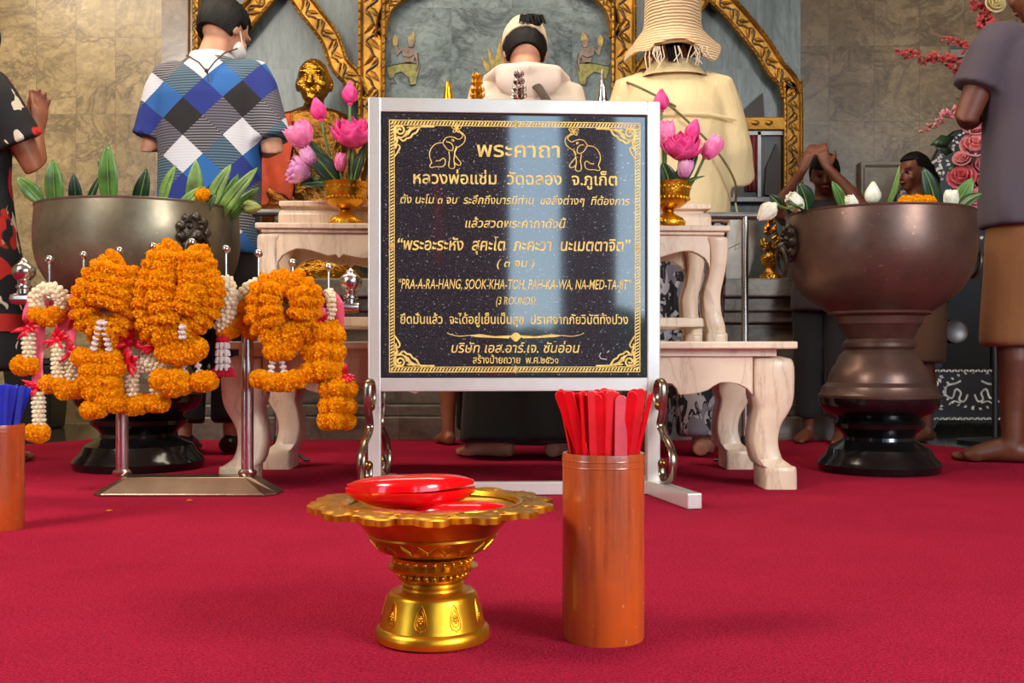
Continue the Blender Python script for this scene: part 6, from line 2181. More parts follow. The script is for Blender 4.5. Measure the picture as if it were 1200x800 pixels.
class Person:
    """skeleton in local axes: x right, y forward, z up; h = standing height"""

    def __init__(self, label, x, y, rz, h, skin, lean=0.0, head_pitch=0.0, head_yaw=0.0, wide=1.0, elbows=None, wrists=None, hands=None, feet=((-0.055, 0.0, -0.15), (0.055, 0.0, 0.15)), knees=0.0, group=None, vox=0.0075, z0=0.0):
        self.h, self.wide = h, wide
        self.t = thing('person', label, 'person', (x, y, z0), group)
        self.t.rotation_euler = (0, 0, rz)
        self.U = Matrix.Translation((0, 0, 0.52 * h)) @ Matrix.Rotation(-lean, 4, 'X') @ Matrix.Translation((0, 0, -0.52 * h))
        nb = Vector((0, 0.002 * h, 0.86 * h))
        self.Hm = self.U @ Matrix.Translation(nb) @ Matrix.Rotation(head_yaw, 4, 'Z') @ Matrix.Rotation(-head_pitch, 4, 'X') @ Matrix.Translation(-nb)
        self.sh = [self.U @ Vector((s * 0.098 * wide * h, 0, 0.800 * h)) for s in (-1, 1)]
        self.el = [Vector(e) * h for e in elbows] if elbows else [self.U @ Vector((s * 0.13 * wide * h, -0.01 * h, 0.635 * h)) for s in (-1, 1)]
        self.wr = [Vector(e) * h for e in wrists] if wrists else [self.U @ Vector((s * 0.045 * h, 0.125 * h, 0.71 * h)) for s in (-1, 1)]
        self.feet = feet
        self.hip = [Vector((s * 0.052 * h, 0, 0.50 * h)) for s in (-1, 1)]
        self.ank = [Vector((f[0] * h, f[1] * h, 0.045 * h)) for f in feet]
        self.kn = [self.hip[i].lerp(self.ank[i], 0.5) + Vector((0, (0.012 + knees) * h, 0)) for i in (0, 1)]
        k = MB()
        self.torso(k, TORSO)
        for i in (0, 1):
            s = (-1, 1)[i]
            k.tube([self.hip[i] + Vector((0, 0, 0.03 * h)), self.hip[i] - Vector((0, 0, 0.06 * h)), self.kn[i] + Vector((0, 0, 0.06 * h)), self.kn[i], self.kn[i].lerp(self.ank[i], 0.32) - Vector((0, 0.006 * h, 0)), self.kn[i].lerp(self.ank[i], 0.75), self.ank[i]],
                   [0.05 * h, 0.049 * h, 0.036 * h, 0.032 * h, 0.0335 * h, 0.023 * h, 0.021 * h], 14)
            foot(k, self.ank[i], feet[i][2], h)
            k.ball(self.sh[i], (0.034 * h,) * 3, 12, 8)
            k.tube([self.sh[i], self.sh[i].lerp(self.el[i], 0.4), self.el[i], self.el[i].lerp(self.wr[i], 0.3), self.wr[i].lerp(self.el[i], 0.15), self.wr[i]], [0.031 * h, 0.029 * h, 0.0235 * h, 0.0245 * h, 0.0165 * h, 0.0145 * h], 12)
            d = (self.wr[i] - self.el[i]).normalized()
            if hands:
                d, pn, curl = Vector(hands[i][0]), Vector(hands[i][1]), hands[i][2]
            else:
                d, pn, curl = Vector((-s * 0.25, 0.3, 1)), Vector((-s, 0, 0)), 0.08
            hand(k, self.wr[i], d, pn, h, curl, s if d.z < 0 else -s if False else s)
        k.tube([self.U @ Vector((0, -0.004 * h, 0.80 * h)), self.U @ Vector((0, 0.0, 0.85 * h)), self.Hm @ Vector((0, 0.002 * h, 0.90 * h))], [0.040 * h, 0.033 * h, 0.033 * h], 14)
        self.head(k)
        skin_obj('body', k, skin, self.t, vox, 2)
        for s in (-1, 1):
            e = MB(); e.ball(self.Hm @ Vector((s * 0.0185 * h, 0.0535 * h, 0.936 * h)), (0.0075 * h, 0.005 * h, 0.0042 * h), 10, 7); obj('eye', e, M['eye'], self.t, local=True)
        e = MB(); e.ball(self.Hm @ Vector((0, 0.0605 * h, 0.902 * h)), (0.013 * h, 0.006 * h, 0.0045 * h), 10, 7); obj('lips', e, M['lips'], self.t, local=True)

    def ring(self, z, rx, ry, M_=None, n=24, y=0.0, x=0.0, sq=2.4):
        h, M_ = self.h, (M_ or self.U)
        out = []
        for i in range(n):
            a = 2 * PI * i / n
            c, s = math.cos(a), math.sin(a)
            out.append(M_ @ Vector((x * h + math.copysign(abs(c) ** (2 / sq), c) * rx * h, y * h + math.copysign(abs(s) ** (2 / sq), s) * ry * h, z * h)))
        return out

    def torso(self, k, prof, **kw):
        I = Matrix.Identity(4)
        k.rings([self.ring(z, rx * self.wide, ry, self.U if z > 0.53 else I, **kw) for z, rx, ry in prof])

    def head(self, k):
        h, T = self.h, self.Hm
        k.ball((0, -0.002 * h, 0.943 * h), (0.045 * h, 0.055 * h, 0.057 * h), 20, 14, T)
        k.ball((0, 0.017 * h, 0.912 * h), (0.037 * h, 0.040 * h, 0.042 * h), 18, 12, T)
        k.ball((0, 0.036 * h, 0.884 * h), (0.018 * h, 0.018 * h, 0.014 * h), 12, 8, T)
        k.tube([T @ Vector((0, 0.052 * h, 0.944 * h)), T @ Vector((0, 0.062 * h, 0.927 * h)), T @ Vector((0, 0.066 * h, 0.918 * h)), T @ Vector((0, 0.058 * h, 0.912 * h))], [0.005 * h, 0.0075 * h, 0.0105 * h, 0.009 * h], 8)
        for s in (-1, 1):
            k.ball((s * 0.0455 * h, -0.004 * h, 0.922 * h), (0.006 * h, 0.0125 * h, 0.0185 * h), 10, 8, T)
            k.ball((s * 0.018 * h, 0.048 * h, 0.949 * h), (0.016 * h, 0.010 * h, 0.005 * h), 10, 6, T)
            k.ball((s * 0.026 * h, 0.040 * h, 0.915 * h), (0.014 * h, 0.012 * h, 0.014 * h), 10, 6, T)

    def hair(self, region, name='hair', mt=None, thick=1.10, tail=None, sub=None):
        """a shell grown around the skull where region(direction) is true"""
        h = self.h
        k = MB()
        n, m = 44, 30
        c = Vector((0, -0.003 * h, 0.940 * h))
        rs = []
        for j in range(1, m):
            th = PI * j / m
            r_ = []
            for i in range(n):
                a = 2 * PI * i / n
                d = Vector((math.sin(th) * math.cos(a), math.sin(th) * math.sin(a), math.cos(th)))
                f = region(d)
                R = (thick + 0.02 * math.sin(a * 17 + th * 5) + 0.012 * math.sin(a * 31)) if f > 0 else 0.82
                if f is not True and 0 < f < 1:
                    R = 0.82 + (R - 0.82) * f
                r_.append(self.Hm @ (c + Vector((d.x * 0.0455 * h * R, d.y * 0.056 * h * R, d.z * 0.058 * h * R))))
            rs.append(r_)
        k.rings(rs)
        if tail:
            tail(k)
        return obj(name, k, mt or M['hair'], self.t, local=True, ang=70)

    def cloth(self, name, build, mt, vox=0.011, fold=0.004, fs=1.0, smooth=3):
        k = MB()
        build(k)
        return skin_obj(name, k, mt, self.t, vox, smooth, fold, fs)

    def sleeve(self, k, i, upto, r0, r1, flare=0.0):
        """sleeve along upper arm (0..1) and forearm (1..2)"""
        h = self.h
        pts, rad = [self.sh[i] + (self.U.to_3x3() @ Vector((-(-1, 1)[i] * 0.03 * h, 0, 0.004 * h))), self.sh[i]], [r0 * 0.98 * h, r0 * h]
        n = 8
        for j in range(1, n + 1):
            u = upto * j / n
            p = self.sh[i].lerp(self.el[i], u) if u <= 1 else self.el[i].lerp(self.wr[i], u - 1)
            pts.append(p)
            rad.append((r0 + (r1 - r0) * j / n + (flare if j == n else 0)) * h)
        k.tube(pts, rad, 14)

    def pants(self, k, upto, r_hip, r_knee, r_hem, waist=0.60, seat=(0.100, 0.074)):
        """trousers; upto 0.5 = knee, 1 = ankle"""
        h = self.h
        self.torso(k, [(0.46, seat[0] * 0.8, seat[1] * 0.9), (0.50, seat[0], seat[1]), (0.55, seat[0] * 0.97, seat[1] * 0.95), (waist, seat[0] * 0.88, seat[1] * 0.86)])
        for i in (0, 1):
            pts, rad = [], []
            n = 10
            for j in range(n + 1):
                u = upto * j / n
                p = self.hip[i].lerp(self.kn[i], u * 2) if u <= 0.5 else self.kn[i].lerp(self.ank[i], u * 2 - 1)
                pts.append(p)
                r = r_hip + (r_knee - r_hip) * min(1, u * 2) if u <= 0.5 else r_knee + (r_hem - r_knee) * (u * 2 - 1)
                rad.append(r * h)
            pts.insert(0, self.hip[i] + Vector((0, 0, 0.03 * h)))
            rad.insert(0, r_hip * 0.95 * h)
            k.tube(pts, rad, 16)


# ---- cloth materials
def plaid_mat():
    """harlequin diamonds, each its own colour, some finely striped"""
    t = NT('harlequin diamond shirt cloth')
    tc = t.n('TexCoord')
    sp = t.n('SeparateXYZ')
    t.l(tc.outputs['Object'], sp.inputs[0])
    X, Y, Z = sp.outputs
    xs = t.math('ADD', X, t.math('MULTIPLY', Y, 0.35))
    a = t.math('ADD', t.math('MULTIPLY', xs, 6.6), t.math('MULTIPLY', Z, 7.0))
    b = t.math('SUBTRACT', t.math('MULTIPLY', xs, 6.6), t.math('MULTIPLY', Z, 7.0))
    fa_, fb = t.math('FLOOR', t.math('ADD', a, 0.3)), t.math('FLOOR', b)
    ix = t.math('FRACT', t.math('ADD', t.math('DIVIDE', t.math('ADD', t.math('MULTIPLY', fa_, 2.0), t.math('MULTIPLY', fb, 3.0)), 7.0), 100.02))
    col = t.ramp(ix, [(0.0, (26, 24, 28)), (0.143, (196, 196, 202)), (0.286, (28, 44, 120)), (0.429, (34, 34, 40)), (0.571, (36, 92, 158)), (0.714, (104, 100, 112)), (0.857, (30, 62, 84))], const=True)
    col2 = t.ramp(ix, [(0.0, (26, 24, 28)), (0.143, (206, 206, 212)), (0.286, (30, 48, 126)), (0.429, (126, 122, 128)), (0.571, (36, 96, 164)), (0.714, (60, 58, 66)), (0.857, (90, 110, 124))], const=True)
    st_ = t.math('GREATER_THAN', t.math('FRACT', t.math('MULTIPLY', Z, 95.0)), 0.5)
    t.set(Base_Color=t.mix(st_, col, col2), Roughness=0.85)
    t.bump(t.noise(t.coord((1, 1, 0.4)), 9, 3), 0.4, 0.012)
    return t.m


def print_mat(name, base, c1, c2, scale, t1, t2, rough=0.8):
    """dark dress cloth with pale leaf shapes and red patches"""
    t = NT(name)
    v = t.coord((1, 1, 0.62), (0, 0.5, 0.3))
    a = t.noise(v, scale, 2, 0.4, 1.4)
    b = t.noise(t.coord((1, 1, 0.7), (0.4, 0.2, 0.9)), scale * 0.8, 1, 0.3, 0.8)
    c = t.mix(t.ramp(a, [(t1, (0, 0, 0, 1)), (t1 + 0.012, (1, 1, 1, 1))]), base, c1)
    c = t.mix(t.ramp(b, [(t2, (0, 0, 0, 1)), (t2 + 0.012, (1, 1, 1, 1))]), c, c2)
    t.set(Base_Color=c, Roughness=rough)
    return t.m


def fabric(name, c, rough=0.85, wr=0.5, wd=0.012, var=0.08):
    t = NT(name)
    f = t.noise(t.coord(), 4, 4)
    t.set(Base_Color=t.ramp(f, [(0.3, tuple(x * (1 - var) for x in c)), (0.7, c)]), Roughness=rough, Sheen_Weight=0.08)
    t.bump(t.noise(t.coord((1, 1, 0.45)), 8, 4, 0.55, 0.8), wr, wd)
    return t.m


M['plaid'] = plaid_mat()
M['blackcloth'] = fabric('black trouser cloth', (18, 17, 20))
M['hoodie'] = fabric('pale beige hoodie', (214, 196, 176))
M['hood'] = fabric('pale pink beige hood lining', (222, 200, 184))
M['greencloth'] = fabric('dark green trouser cloth', (22, 28, 24))
M['jacket'] = fabric('cream jacket', (222, 198, 148), 0.6, 0.8, 0.018)
M['pattern_grey'] = print_mat('black white patterned trousers', (30, 28, 32), (176, 172, 176), (120, 116, 126), 26, 0.5, 0.6)
M['dress'] = print_mat('black floral dress', (14, 13, 15), (206, 194, 172), (186, 34, 24), 13, 0.60, 0.63)
M['greytee'] = fabric('dark mauve grey shirt', (78, 68, 78))
M['shorts'] = fabric('ochre brown shorts', (142, 92, 50))
M['brownshorts'] = fabric('dim brown shorts', (96, 66, 46))
M['pinktop'] = fabric('dark top', (50, 36, 40))
M['capcloth'] = fabric('cream cap cloth', (226, 202, 168), 0.8, 0.1)
M['shoe'] = simple('black shoe leather', (16, 15, 15), 0.35)
M['mask'] = simple('white face mask', (232, 228, 222), 0.8)
M['cord'] = simple('olive brown strap', (104, 92, 52), 0.7)
M['dcord'] = simple('dark brown strap', (72, 54, 40), 0.7)
M['belt'] = simple('red sash', (176, 30, 22), 0.7)

back_hair = lambda top, nape: (lambda d: 1 if (d.z > top or (d.y < 0.18 and d.z > nape) or (d.y < 0.45 and d.z > 0.05 and abs(d.x) > 0.5 and d.z > top - 0.45)) else 0)
S_ = lambda Y: Y / F

# ---- man in the diamond shirt
Y = 4.08
p = Person('person in a blue, white and black diamond shirt, head bowed, back turned, before the altar', PX(245, Y), Y, math.radians(-4), 1.785, M['skin_a'], lean=0.05, head_pitch=0.5, head_yaw=-0.45, wide=0.97, elbows=((-0.132, 0.01, 0.655), (0.140, 0.0, 0.645)), wrists=((-0.04, 0.13, 0.72), (0.05, 0.13, 0.70)),
           feet=((-0.052, -0.02, -0.2), (0.052, 0.0, 0.2)))
p.t.name = 'person'
p.hair(lambda d: 1 if (d.z > 0.42 or (d.y < 0.05 and d.z > -0.62) or (d.y < 0.30 and d.z > -0.05)) else 0, thick=1.15)
def b(k):
    p.torso(k, [(0.425, 0.112, 0.088), (0.48, 0.113, 0.087), (0.56, 0.112, 0.084), (0.63, 0.112, 0.082), (0.70, 0.115, 0.082), (0.76, 0.120, 0.080), (0.80, 0.117, 0.068), (0.826, 0.082, 0.052), (0.846, 0.052, 0.046)])
    for i in (0, 1):
        p.sleeve(k, i, 0.86, 0.046, 0.046, 0.003)
p.cloth('shirt', b, M['plaid'], 0.011, 0.003)
k = MB(); k.rings([p.ring(0.836, 0.052, 0.048), p.ring(0.857, 0.045, 0.043), p.ring(0.859, 0.041, 0.039), p.ring(0.838, 0.046, 0.043)], closed=True); obj('collar', k, fabric('white collar cloth', (206, 204, 208)), p.t, local=True)
p.cloth('trousers', lambda k: p.pants(k, 0.95, 0.060, 0.050, 0.044), M['blackcloth'])
for i in (0, 1):
    k = MB(); k2 = MB(); foot(k2, p.ank[i] , p.feet[i][2], p.h * 1.06); o = skin_obj('shoe', k2, M['shoe'], p.t, 0.009, 4)
k = MB()
for s in (-1, 1):
    k.tube([p.Hm @ (Vector((s * 0.047, -0.002, 0.930)) * p.h), p.Hm @ (Vector((s * 0.049, 0.012, 0.915)) * p.h), p.Hm @ (Vector((s * 0.040, 0.035, 0.905)) * p.h)], 0.0025, 6)
mk = obj('mask_strap', k, M['mask'], p.t, local=True)
k = MB(); k.ball((0, 0.034 * p.h, 0.904 * p.h), (0.040 * p.h, 0.036 * p.h, 0.030 * p.h), 18, 12, p.Hm); obj('face_mask', k, M['mask'], p.t, local=True)
k = MB()
yb = -0.083
k.tube([p.U @ (Vector(q) * p.h) for q in ((-0.052, -0.01, 0.855), (-0.03, -0.060, 0.838), (0.0, -0.076, 0.818), (0.018, yb, 0.798), (0.022, yb, 0.790))], 0.003, 6)
k.tube([p.U @ (Vector(q) * p.h) for q in ((0.056, 0.0, 0.872), (0.046, -0.050, 0.846), (0.034, -0.074, 0.820), (0.021, yb, 0.796), (0.024, yb, 0.775))], 0.003, 6)
k.ball(p.U @ (Vector((0.020, yb - 0.002, 0.797)) * p.h), 0.008, 8, 6)
obj('neck_cord', k, M['dcord'], p.t, local=True)

# ---- person in the white cap and hoodie
Y = 3.98
w = Person('person in a cream cap and pale beige hoodie, back turned, right behind the plaque', PX(618, Y), Y, math.radians(3), 1.69, M['skin_a'], lean=0.13, head_pitch=0.5, wide=0.95, elbows=((-0.112, -0.005, 0.635), (0.112, -0.005, 0.635)),
           feet=((-0.062, -0.03, -1.15), (0.058, -0.035, 0.35)))
w.hair(lambda d: 1 if ((d.y < 0.2 and d.z > -0.62) or d.z > 0.6) else 0, thick=1.13)
def b(k):
    w.torso(k, [(0.50, 0.115, 0.088), (0.54, 0.122, 0.090), (0.60, 0.118, 0.086), (0.68, 0.116, 0.082), (0.74, 0.118, 0.080), (0.785, 0.118, 0.072), (0.812, 0.098, 0.058), (0.84, 0.060, 0.05)])
    for i in (0, 1):
        w.sleeve(k, i, 1.85, 0.044, 0.034)
w.cloth('hoodie', b, M['hoodie'], 0.011, 0.004)
def b(k):
    k.tube([w.U @ (Vector(q) * w.h) for q in ((-0.05, 0.035, 0.835), (-0.072, -0.01, 0.838), (-0.052, -0.055, 0.836), (0.0, -0.072, 0.832), (0.052, -0.055, 0.836), (0.072, -0.01, 0.838), (0.05, 0.035, 0.835))], [(0.018 * w.h, 0.030 * w.h)] * 7, 12, up=(0, 0.2, 1))
    k.ball(w.U @ (Vector((0, -0.070, 0.812)) * w.h), (0.075 * w.h, 0.022 * w.h, 0.042 * w.h), 16, 10)
w.cloth('hood', b, M['hood'], 0.010, 0.003)
w.cloth('trousers', lambda k: w.pants(k, 1.03, 0.072, 0.076, 0.088, seat=(0.108, 0.08)), M['greencloth'])
k = MB()
k.rings([[w.Hm @ (Vector((rx * math.cos(2 * PI * i / 28), -0.004 + ry * math.sin(2 * PI * i / 28), z)) * w.h) for i in range(28)] for (rx, ry, z) in ((0.0535, 0.066, 0.938), (0.0535, 0.066, 0.952), (0.051, 0.063, 0.975), (0.042, 0.052, 0.997), (0.026, 0.033, 1.010), (0.004, 0.005, 1.014))])
cp = obj('cap', k, M['capcloth'], w.t, local=True)
k = MB(); k.grid(lambda u, v: w.Hm @ (Vector(((u - 0.5) * 0.10, 0.055 + v * 0.055 * math.sin(PI * (0.08 + 0.84 * u)), 0.945 - 0.012 * v - 0.02 * (2 * u - 1) ** 2)) * w.h), 12, 4); obj('brim', k, M['capcloth'], cp, local=True, solid=0.003)
k = MB()
hc = w.Hm @ (Vector((0.012, -0.064, 0.975)) * w.h)
k.ball((0.012 * w.h, -0.064 * w.h, 0.962 * w.h), (0.028 * w.h, 0.012 * w.h, 0.020 * w.h), 14, 9, w.Hm)
for i in range(26):
    a = gr.uniform(-1, 1)
    k.tube([w.Hm @ (Vector((0.01 + 0.014 * a, -0.070, 0.970)) * w.h), w.Hm @ (Vector((0.012 + 0.024 * a, -0.080, 0.958)) * w.h), w.Hm @ (Vector((0.014 + 0.032 * a, -0.072, 0.936 + 0.006 * gr.random())) * w.h)], [0.005, 0.006, 0.001], 5)
obj('ponytail', k, M['hair'], w.t, local=True)
k = MB(); k.tube([w.U @ (Vector(q) * w.h) for q in ((-0.02, -0.066, 0.832), (0.02, -0.091, 0.79), (0.05, -0.092, 0.74), (0.085, -0.088, 0.68), (0.115, -0.05, 0.60))], [(0.016, 0.004)] * 5, 8, up=(1, 0, 0.5)); obj('bag_strap', k, M['dcord'], w.t, local=True)

# ---- person in straw hat and cream jacket
Y = 4.0
h_ = Person('person in a floppy straw hat and cream jacket, back turned, right of the plaque', PX(790, Y), Y, math.radians(-3), 1.70, M['skin_a'], lean=0.06, head_pitch=0.30, wide=0.95,
            elbows=((-0.122, 0.02, 0.635), (0.134, 0.0, 0.625)), wrists=((-0.05, 0.15, 0.70), (0.05, 0.15, 0.70)), feet=((-0.058, 0.0, -0.2), (0.058, -0.01, 0.2)))
def tail(k):
    for i in range(10):
        a = gr.uniform(-1, 1)
        k.tube([h_.Hm @ (Vector((0.03 * a, -0.050, 0.92)) * h_.h), h_.Hm @ (Vector((0.018 * a, -0.056, 0.89)) * h_.h), h_.U @ (Vector((0.01 * a - 0.004, -0.064, 0.855)) * h_.h)], [0.014, 0.010, 0.004], 6)
h_.hair(lambda d: 1 if ((d.y < 0.25 and d.z > -0.72) or d.z > 0.55) else 0, thick=1.13, tail=tail)
def b(k):
    h_.torso(k, [(0.505, 0.128, 0.095), (0.55, 0.132, 0.097), (0.62, 0.128, 0.094), (0.70, 0.126, 0.090), (0.76, 0.126, 0.085), (0.80, 0.118, 0.070), (0.828, 0.080, 0.056), (0.846, 0.054, 0.048)])
    for i in (0, 1):
        h_.sleeve(k, i, 1.6, 0.051, 0.045)
h_.cloth('jacket', b, M['jacket'], 0.011, 0.006, 0.9)
k = MB(); k.rings([h_.ring(0.838, 0.060, 0.054), h_.ring(0.868, 0.047, 0.046), h_.ring(0.860, 0.054, 0.052), h_.ring(0.830, 0.080, 0.070)], closed=True); obj('collar', k, M['jacket'], h_.t, local=True, solid=0.003)
k = MB(); k.tube([h_.U @ (Vector(q) * h_.h) for q in ((-0.128, -0.062, 0.725), (-0.06, -0.097, 0.728), (0.0, -0.100, 0.729), (0.06, -0.097, 0.728), (0.128, -0.062, 0.725))], [(0.006, 0.0025)] * 5, 6, up=(0, 0, 1)); obj('back_seam', k, M['jacket'], h_.t, local=True)
h_.cloth('trousers', lambda k: h_.pants(k, 1.0, 0.066, 0.056, 0.052, seat=(0.105, 0.08)), M['pattern_grey'])
k = MB(); k.tube(catmull([h_.U @ (Vector(q) * h_.h) for q in ((-0.105, -0.045, 0.815), (-0.075, -0.085, 0.788), (-0.03, -0.103, 0.755), (0.03, -0.104, 0.70), (0.085, -0.102, 0.64), (0.12, -0.085, 0.585), (0.128, -0.04, 0.55))], 5), 0.0046, 8)
k.tube([h_.U @ (Vector(q) * h_.h) for q in ((-0.088, -0.093, 0.748), (-0.05, -0.102, 0.752), (-0.024, -0.105, 0.748), (-0.008, -0.106, 0.735))], 0.0046, 8)
k.tube([h_.U @ (Vector(q) * h_.h) for q in ((-0.052, -0.102, 0.770), (-0.024, -0.107, 0.752), (-0.006, -0.107, 0.742), (-0.012, -0.107, 0.736))], 0.0046, 8)
obj('bag_strap', k, M['cord'], h_.t, local=True)
# straw hat: tall woven crown, floppy wavy brim, loose fringe threads
def straw_mat():
    t = NT('crocheted straw')
    v = t.coord()
    wv = t.n('TexWave', wave_type='BANDS', bands_direction='Z')
    wv.inputs['Scale'].default_value = 28; wv.inputs['Distortion'].default_value = 2.5; wv.inputs['Detail'].default_value = 2
    t.l(v, wv.inputs['Vector'])
    t.set(Base_Color=t.ramp(wv.outputs['Fac'], [(0.2, (176, 142, 100)), (0.7, (226, 200, 160))]), Roughness=0.85)
    t.bump(wv.outputs['Fac'], 0.7, 0.006)
    return t.m
M['straw'] = straw_mat()
k = MB()
HT = h_.U @ Matrix.Translation(Vector((0, 0.012, 0.946)) * h_.h) @ Matrix.Rotation(math.radians(16), 4, 'X')
n = 56
rs = []
for j, (r, z, wv) in enumerate(((0.052, 0.125, 0), (0.059, 0.118, 0), (0.062, 0.09, 0), (0.063, 0.05, 0), (0.064, 0.018, 0), (0.067, 0.004, 0.0), (0.078, -0.008, 0.002), (0.088, -0.020, 0.005), (0.098, -0.032, 0.009), (0.106, -0.042, 0.013), (0.108, -0.046, 0.014),
                                  (0.104, -0.047, 0.013), (0.096, -0.037, 0.009), (0.086, -0.025, 0.005), (0.076, -0.013, 0.002), (0.064, -0.004, 0.0), (0.061, 0.016, 0), (0.059, 0.09, 0), (0.050, 0.116, 0))):
    ring = []
    for i in range(n):
        a = 2 * PI * i / n
        ww = wv * (math.sin(3 * a + 0.7) + 0.5 * math.sin(5 * a + 2.0)) 
        ring.append(HT @ (Vector((r * 1.0 * math.cos(a), r * 1.08 * math.sin(a), z + ww + (0.012 if j in (8, 9, 10, 11) and math.sin(a) < -0.6 and abs(math.cos(a)) < 0.5 else 0))) * h_.h))
    rs.append(ring)
k.rings(rs)
hat = obj('straw_hat', k, M['straw'], h_.t, local=True, ang=60)
k = MB()
for i in range(22):
    a = -PI / 2 + gr.uniform(-0.75, 0.75)
    r = 0.103
    p0 = HT @ (Vector((r * math.cos(a), r * 1.06 * math.sin(a), -0.036)) * h_.h)
    L = gr.uniform(0.03, 0.085)
    k.tube([p0, p0 + Vector((gr.uniform(-0.012, 0.012), -0.006, -L * 0.5)), p0 + Vector((gr.uniform(-0.02, 0.02), 0.004, -L))], 0.0022, 5)
obj('fringe', k, fabric('cream thread', (232, 216, 188)), hat, local=True)
k = MB()
for dx in (0.0, 0.02):
    k.tube([h_.U @ (Vector(q) * h_.h) for q in ((0.118 + dx, 0.06, 0.60), (0.130 + dx, 0.055, 0.53), (0.120 + dx, 0.05, 0.46), (0.150 + dx, 0.05, 0.475))], [(0.006, 0.002)] * 4, 6)
obj('drawstring', k, fabric('cream cord', (214, 196, 156)), h_.t, local=True)

# ---- woman in the black floral dress, left edge
Y = 3.74
d_ = Person('person in a black floral dress with a red sash, palms together, at the left edge', PX(-34, Y), Y, math.radians(-40), 1.60, M['skin_b'], head_pitch=0.2, head_yaw=0.75, wide=1.0,
            elbows=((-0.13, 0.03, 0.63), (0.118, 0.085, 0.640)), wrists=((0.022, 0.120, 0.735), (0.055, 0.120, 0.735)), hands=((( 0.1, 0.2, 1), (1, -0.2, 0), 0.22), ((-0.1, 0.2, 1), (-1, -0.2, 0), 0.22)))
def tail(k):
    for i in range(16):
        a = gr.uniform(-1, 1)
        k.tube([d_.Hm @ (Vector((0.036 * a, -0.045, 0.93)) * d_.h), d_.Hm @ (Vector((0.044 * a, -0.055, 0.87)) * d_.h), d_.U @ (Vector((0.05 * a + 0.01, -0.060, 0.80 + 0.01 * gr.random())) * d_.h)], [0.016, 0.016, 0.004], 6)
d_.hair(lambda d: 1 if (d.z > 0.45 or (d.y < 0.30 and d.z > -0.8)) else 0, thick=1.15, tail=tail)
def b(k):
    d_.torso(k, [(0.20, 0.165, 0.135), (0.30, 0.150, 0.122), (0.42, 0.128, 0.10), (0.52, 0.110, 0.083), (0.62, 0.094, 0.070), (0.70, 0.100, 0.072), (0.76, 0.110, 0.072), (0.80, 0.110, 0.062), (0.83, 0.070, 0.05)])
    for i in (0, 1):
        d_.sleeve(k, i, 0.66, 0.046, 0.050, 0.004)
d_.cloth('dress', b, M['dress'], 0.011, 0.004)
k = MB(); k.rings([[Vector((0.153 * d_.h * math.cos(2 * PI * i / 30), 0.124 * d_.h * math.sin(2 * PI * i / 30), z * d_.h)) for i in range(30)] for z in (0.285, 0.292, 0.315, 0.322)]); obj('red_band', k, M['belt'], d_.t, local=True)

# ---- man in grey shirt and ochre shorts, right edge
Y = 3.72
g_ = Person('barefoot person in a dark grey shirt and ochre shorts at the right edge', PX(1224, Y), Y, math.radians(14), 1.80, M['skin_c'], head_pitch=0.2, wide=1.12,
            elbows=((-0.160, 0.02, 0.665), (0.13, 0.05, 0.66)), wrists=((-0.03, 0.16, 0.70), (0.03, 0.17, 0.70)), feet=((-0.055, 0.02, -0.95), (0.055, -0.10, -0.8)))
g_.hair(lambda d: 1 if (d.z > 0.42 or (d.y < 0.10 and d.z > -0.42) or (d.y < 0.30 and d.z > -0.05)) else 0, thick=1.12)
def b(k):
    g_.torso(k, [(0.455, 0.112, 0.090), (0.50, 0.113, 0.090), (0.58, 0.110, 0.085), (0.66, 0.109, 0.080), (0.74, 0.116, 0.080), (0.79, 0.116, 0.070), (0.82, 0.086, 0.054), (0.845, 0.050, 0.044)])
    for i in (0, 1):
        g_.sleeve(k, i, 0.62, 0.048, 0.048, 0.003)
g_.cloth('shirt', b, M['greytee'], 0.011, 0.004)
g_.cloth('shorts', lambda k: g_.pants(k, 0.60, 0.062, 0.060, 0.062, seat=(0.104, 0.084)), M['shorts'])

# ---- smaller people behind
Y = 4.52
c1 = Person('bare-legged person in dark green cloth, hidden behind the plaque, only the legs showing below it', PX(546, Y), Y, math.radians(30), 1.36, M['skin_b'], head_pitch=0.3, feet=((-0.062, 0.0, 0.2), (0.062, 0.02, 0.2)), vox=0.0085)
c1.hair(lambda d: 1 if (d.z > 0.42 or (d.y < 0.10 and d.z > -0.5)) else 0)
def b(k):
    c1.torso(k, [(0.44, 0.11, 0.085), (0.52, 0.11, 0.084), (0.62, 0.10, 0.075), (0.70, 0.106, 0.075), (0.77, 0.112, 0.072), (0.81, 0.10, 0.058), (0.84, 0.05, 0.045)])
    for i in (0, 1):
        c1.sleeve(k, i, 0.7, 0.046, 0.046)
c1.cloth('shirt', b, M['greencloth'])
def b(k):
    h = c1.h
    c1.torso(k, [(0.36, 0.115, 0.09), (0.46, 0.112, 0.088), (0.55, 0.10, 0.08), (0.60, 0.09, 0.07)])
    k.tube([c1.hip[1], c1.kn[1], c1.ank[1] + Vector((0, 0, 0.0))], [0.07 * h, 0.07 * h, 0.075 * h], 14)
c1.cloth('wrapped_trousers', b, M['greencloth'])

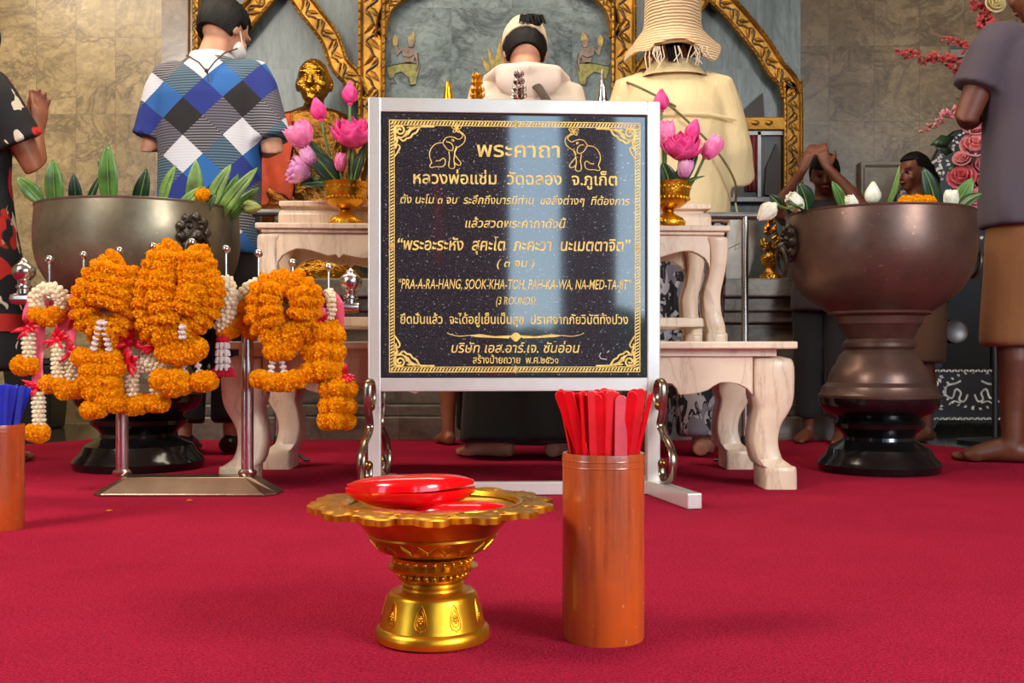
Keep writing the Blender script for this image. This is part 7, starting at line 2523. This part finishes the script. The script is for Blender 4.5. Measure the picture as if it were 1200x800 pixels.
Y = 4.60
c2 = Person('child with both hands raised to the forehead, behind the left rim of the brown bowl', PX(966, Y), Y, math.radians(150), 1.24, M['skin_c'], head_pitch=0.35, head_yaw=0.3, vox=0.0075,
            elbows=((-0.15, 0.09, 0.80), (0.15, 0.09, 0.80)), wrists=((-0.040, 0.125, 0.935), (0.040, 0.125, 0.935)), hands=(((0.35, -0.15, 1), (0.2, -1, 0), 0.3), ((-0.35, -0.15, 1), (-0.2, -1, 0), 0.3)))
c2.hair(lambda d: 1 if (d.z > 0.30 or (d.y < 0.20 and d.z > -0.5)) else 0, thick=1.14)
def b(k):
    c2.torso(k, [(0.46, 0.115, 0.09), (0.55, 0.11, 0.085), (0.66, 0.10, 0.075), (0.76, 0.108, 0.072), (0.80, 0.105, 0.06), (0.84, 0.05, 0.045)])
    for i in (0, 1):
        c2.sleeve(k, i, 0.6, 0.046, 0.044)
c2.cloth('shirt', b, M['pinktop'])
c2.cloth('trousers', lambda k: c2.pants(k, 0.9, 0.06, 0.05, 0.045), M['blackcloth'])

Y = 4.72
c3 = Person('child with tied black hair in brown shorts, standing behind the brown bowl', PX(1074, Y), Y, math.radians(112), 1.27, M['skin_c'], head_pitch=0.12, feet=((-0.05, 0.0, -0.1), (0.05, 0.0, 0.1)), vox=0.0075)
def tail(k):
    k.ball(c3.Hm @ (Vector((0, -0.070, 0.945)) * c3.h), (0.022, 0.022, 0.022), 10, 8)
    for i in range(12):
        a = gr.uniform(-1, 1)
        k.tube([c3.Hm @ (Vector((0, -0.075, 0.945)) * c3.h), c3.Hm @ (Vector((0.012 * a, -0.092, 0.90)) * c3.h), c3.Hm @ (Vector((0.018 * a, -0.085 + 0.01 * gr.random(), 0.83)) * c3.h)], [0.012, 0.013, 0.003], 6)
c3.hair(lambda d: 1 if (d.z > 0.50 or (d.y < 0.15 and d.z > -0.55) or (d.y < 0.42 and d.z > 0.12)) else 0, thick=1.12, tail=tail)
def b(k):
    c3.torso(k, [(0.47, 0.112, 0.088), (0.55, 0.11, 0.084), (0.66, 0.10, 0.075), (0.76, 0.108, 0.072), (0.80, 0.105, 0.06), (0.84, 0.05, 0.045)])
    for i in (0, 1):
        c3.sleeve(k, i, 0.6, 0.044, 0.044)
c3.cloth('shirt', b, M['pinktop'])
c3.cloth('shorts', lambda k: c3.pants(k, 0.50, 0.064, 0.068, 0.07, seat=(0.106, 0.086)), M['brownshorts'])

# ---- black bin by the left wall
t = thing('waste_bin', 'black bin standing on the dark floor by the left wall behind the tassels', 'bin', (PX(44, 5.7), 5.7, FZ))
k = MB(); k.rings([[(a * 0.105, b_ * 0.105, 0) for a, b_ in ((-1, -1), (1, -1), (1, 1), (-1, 1))], [(a * 0.13, b_ * 0.13, 0.34) for a, b_ in ((-1, -1), (1, -1), (1, 1), (-1, 1))]]); obj('body', k, M['black_iron'], t, local=True, smooth=False, bevel=0.012)
k = MB(); k.box((0, 0, 0.352), (0.275, 0.275, 0.022)); k.box((0, 0, 0.370), (0.20, 0.20, 0.016)); obj('lid', k, M['black_iron'], t, local=True, smooth=False, bevel=0.005)
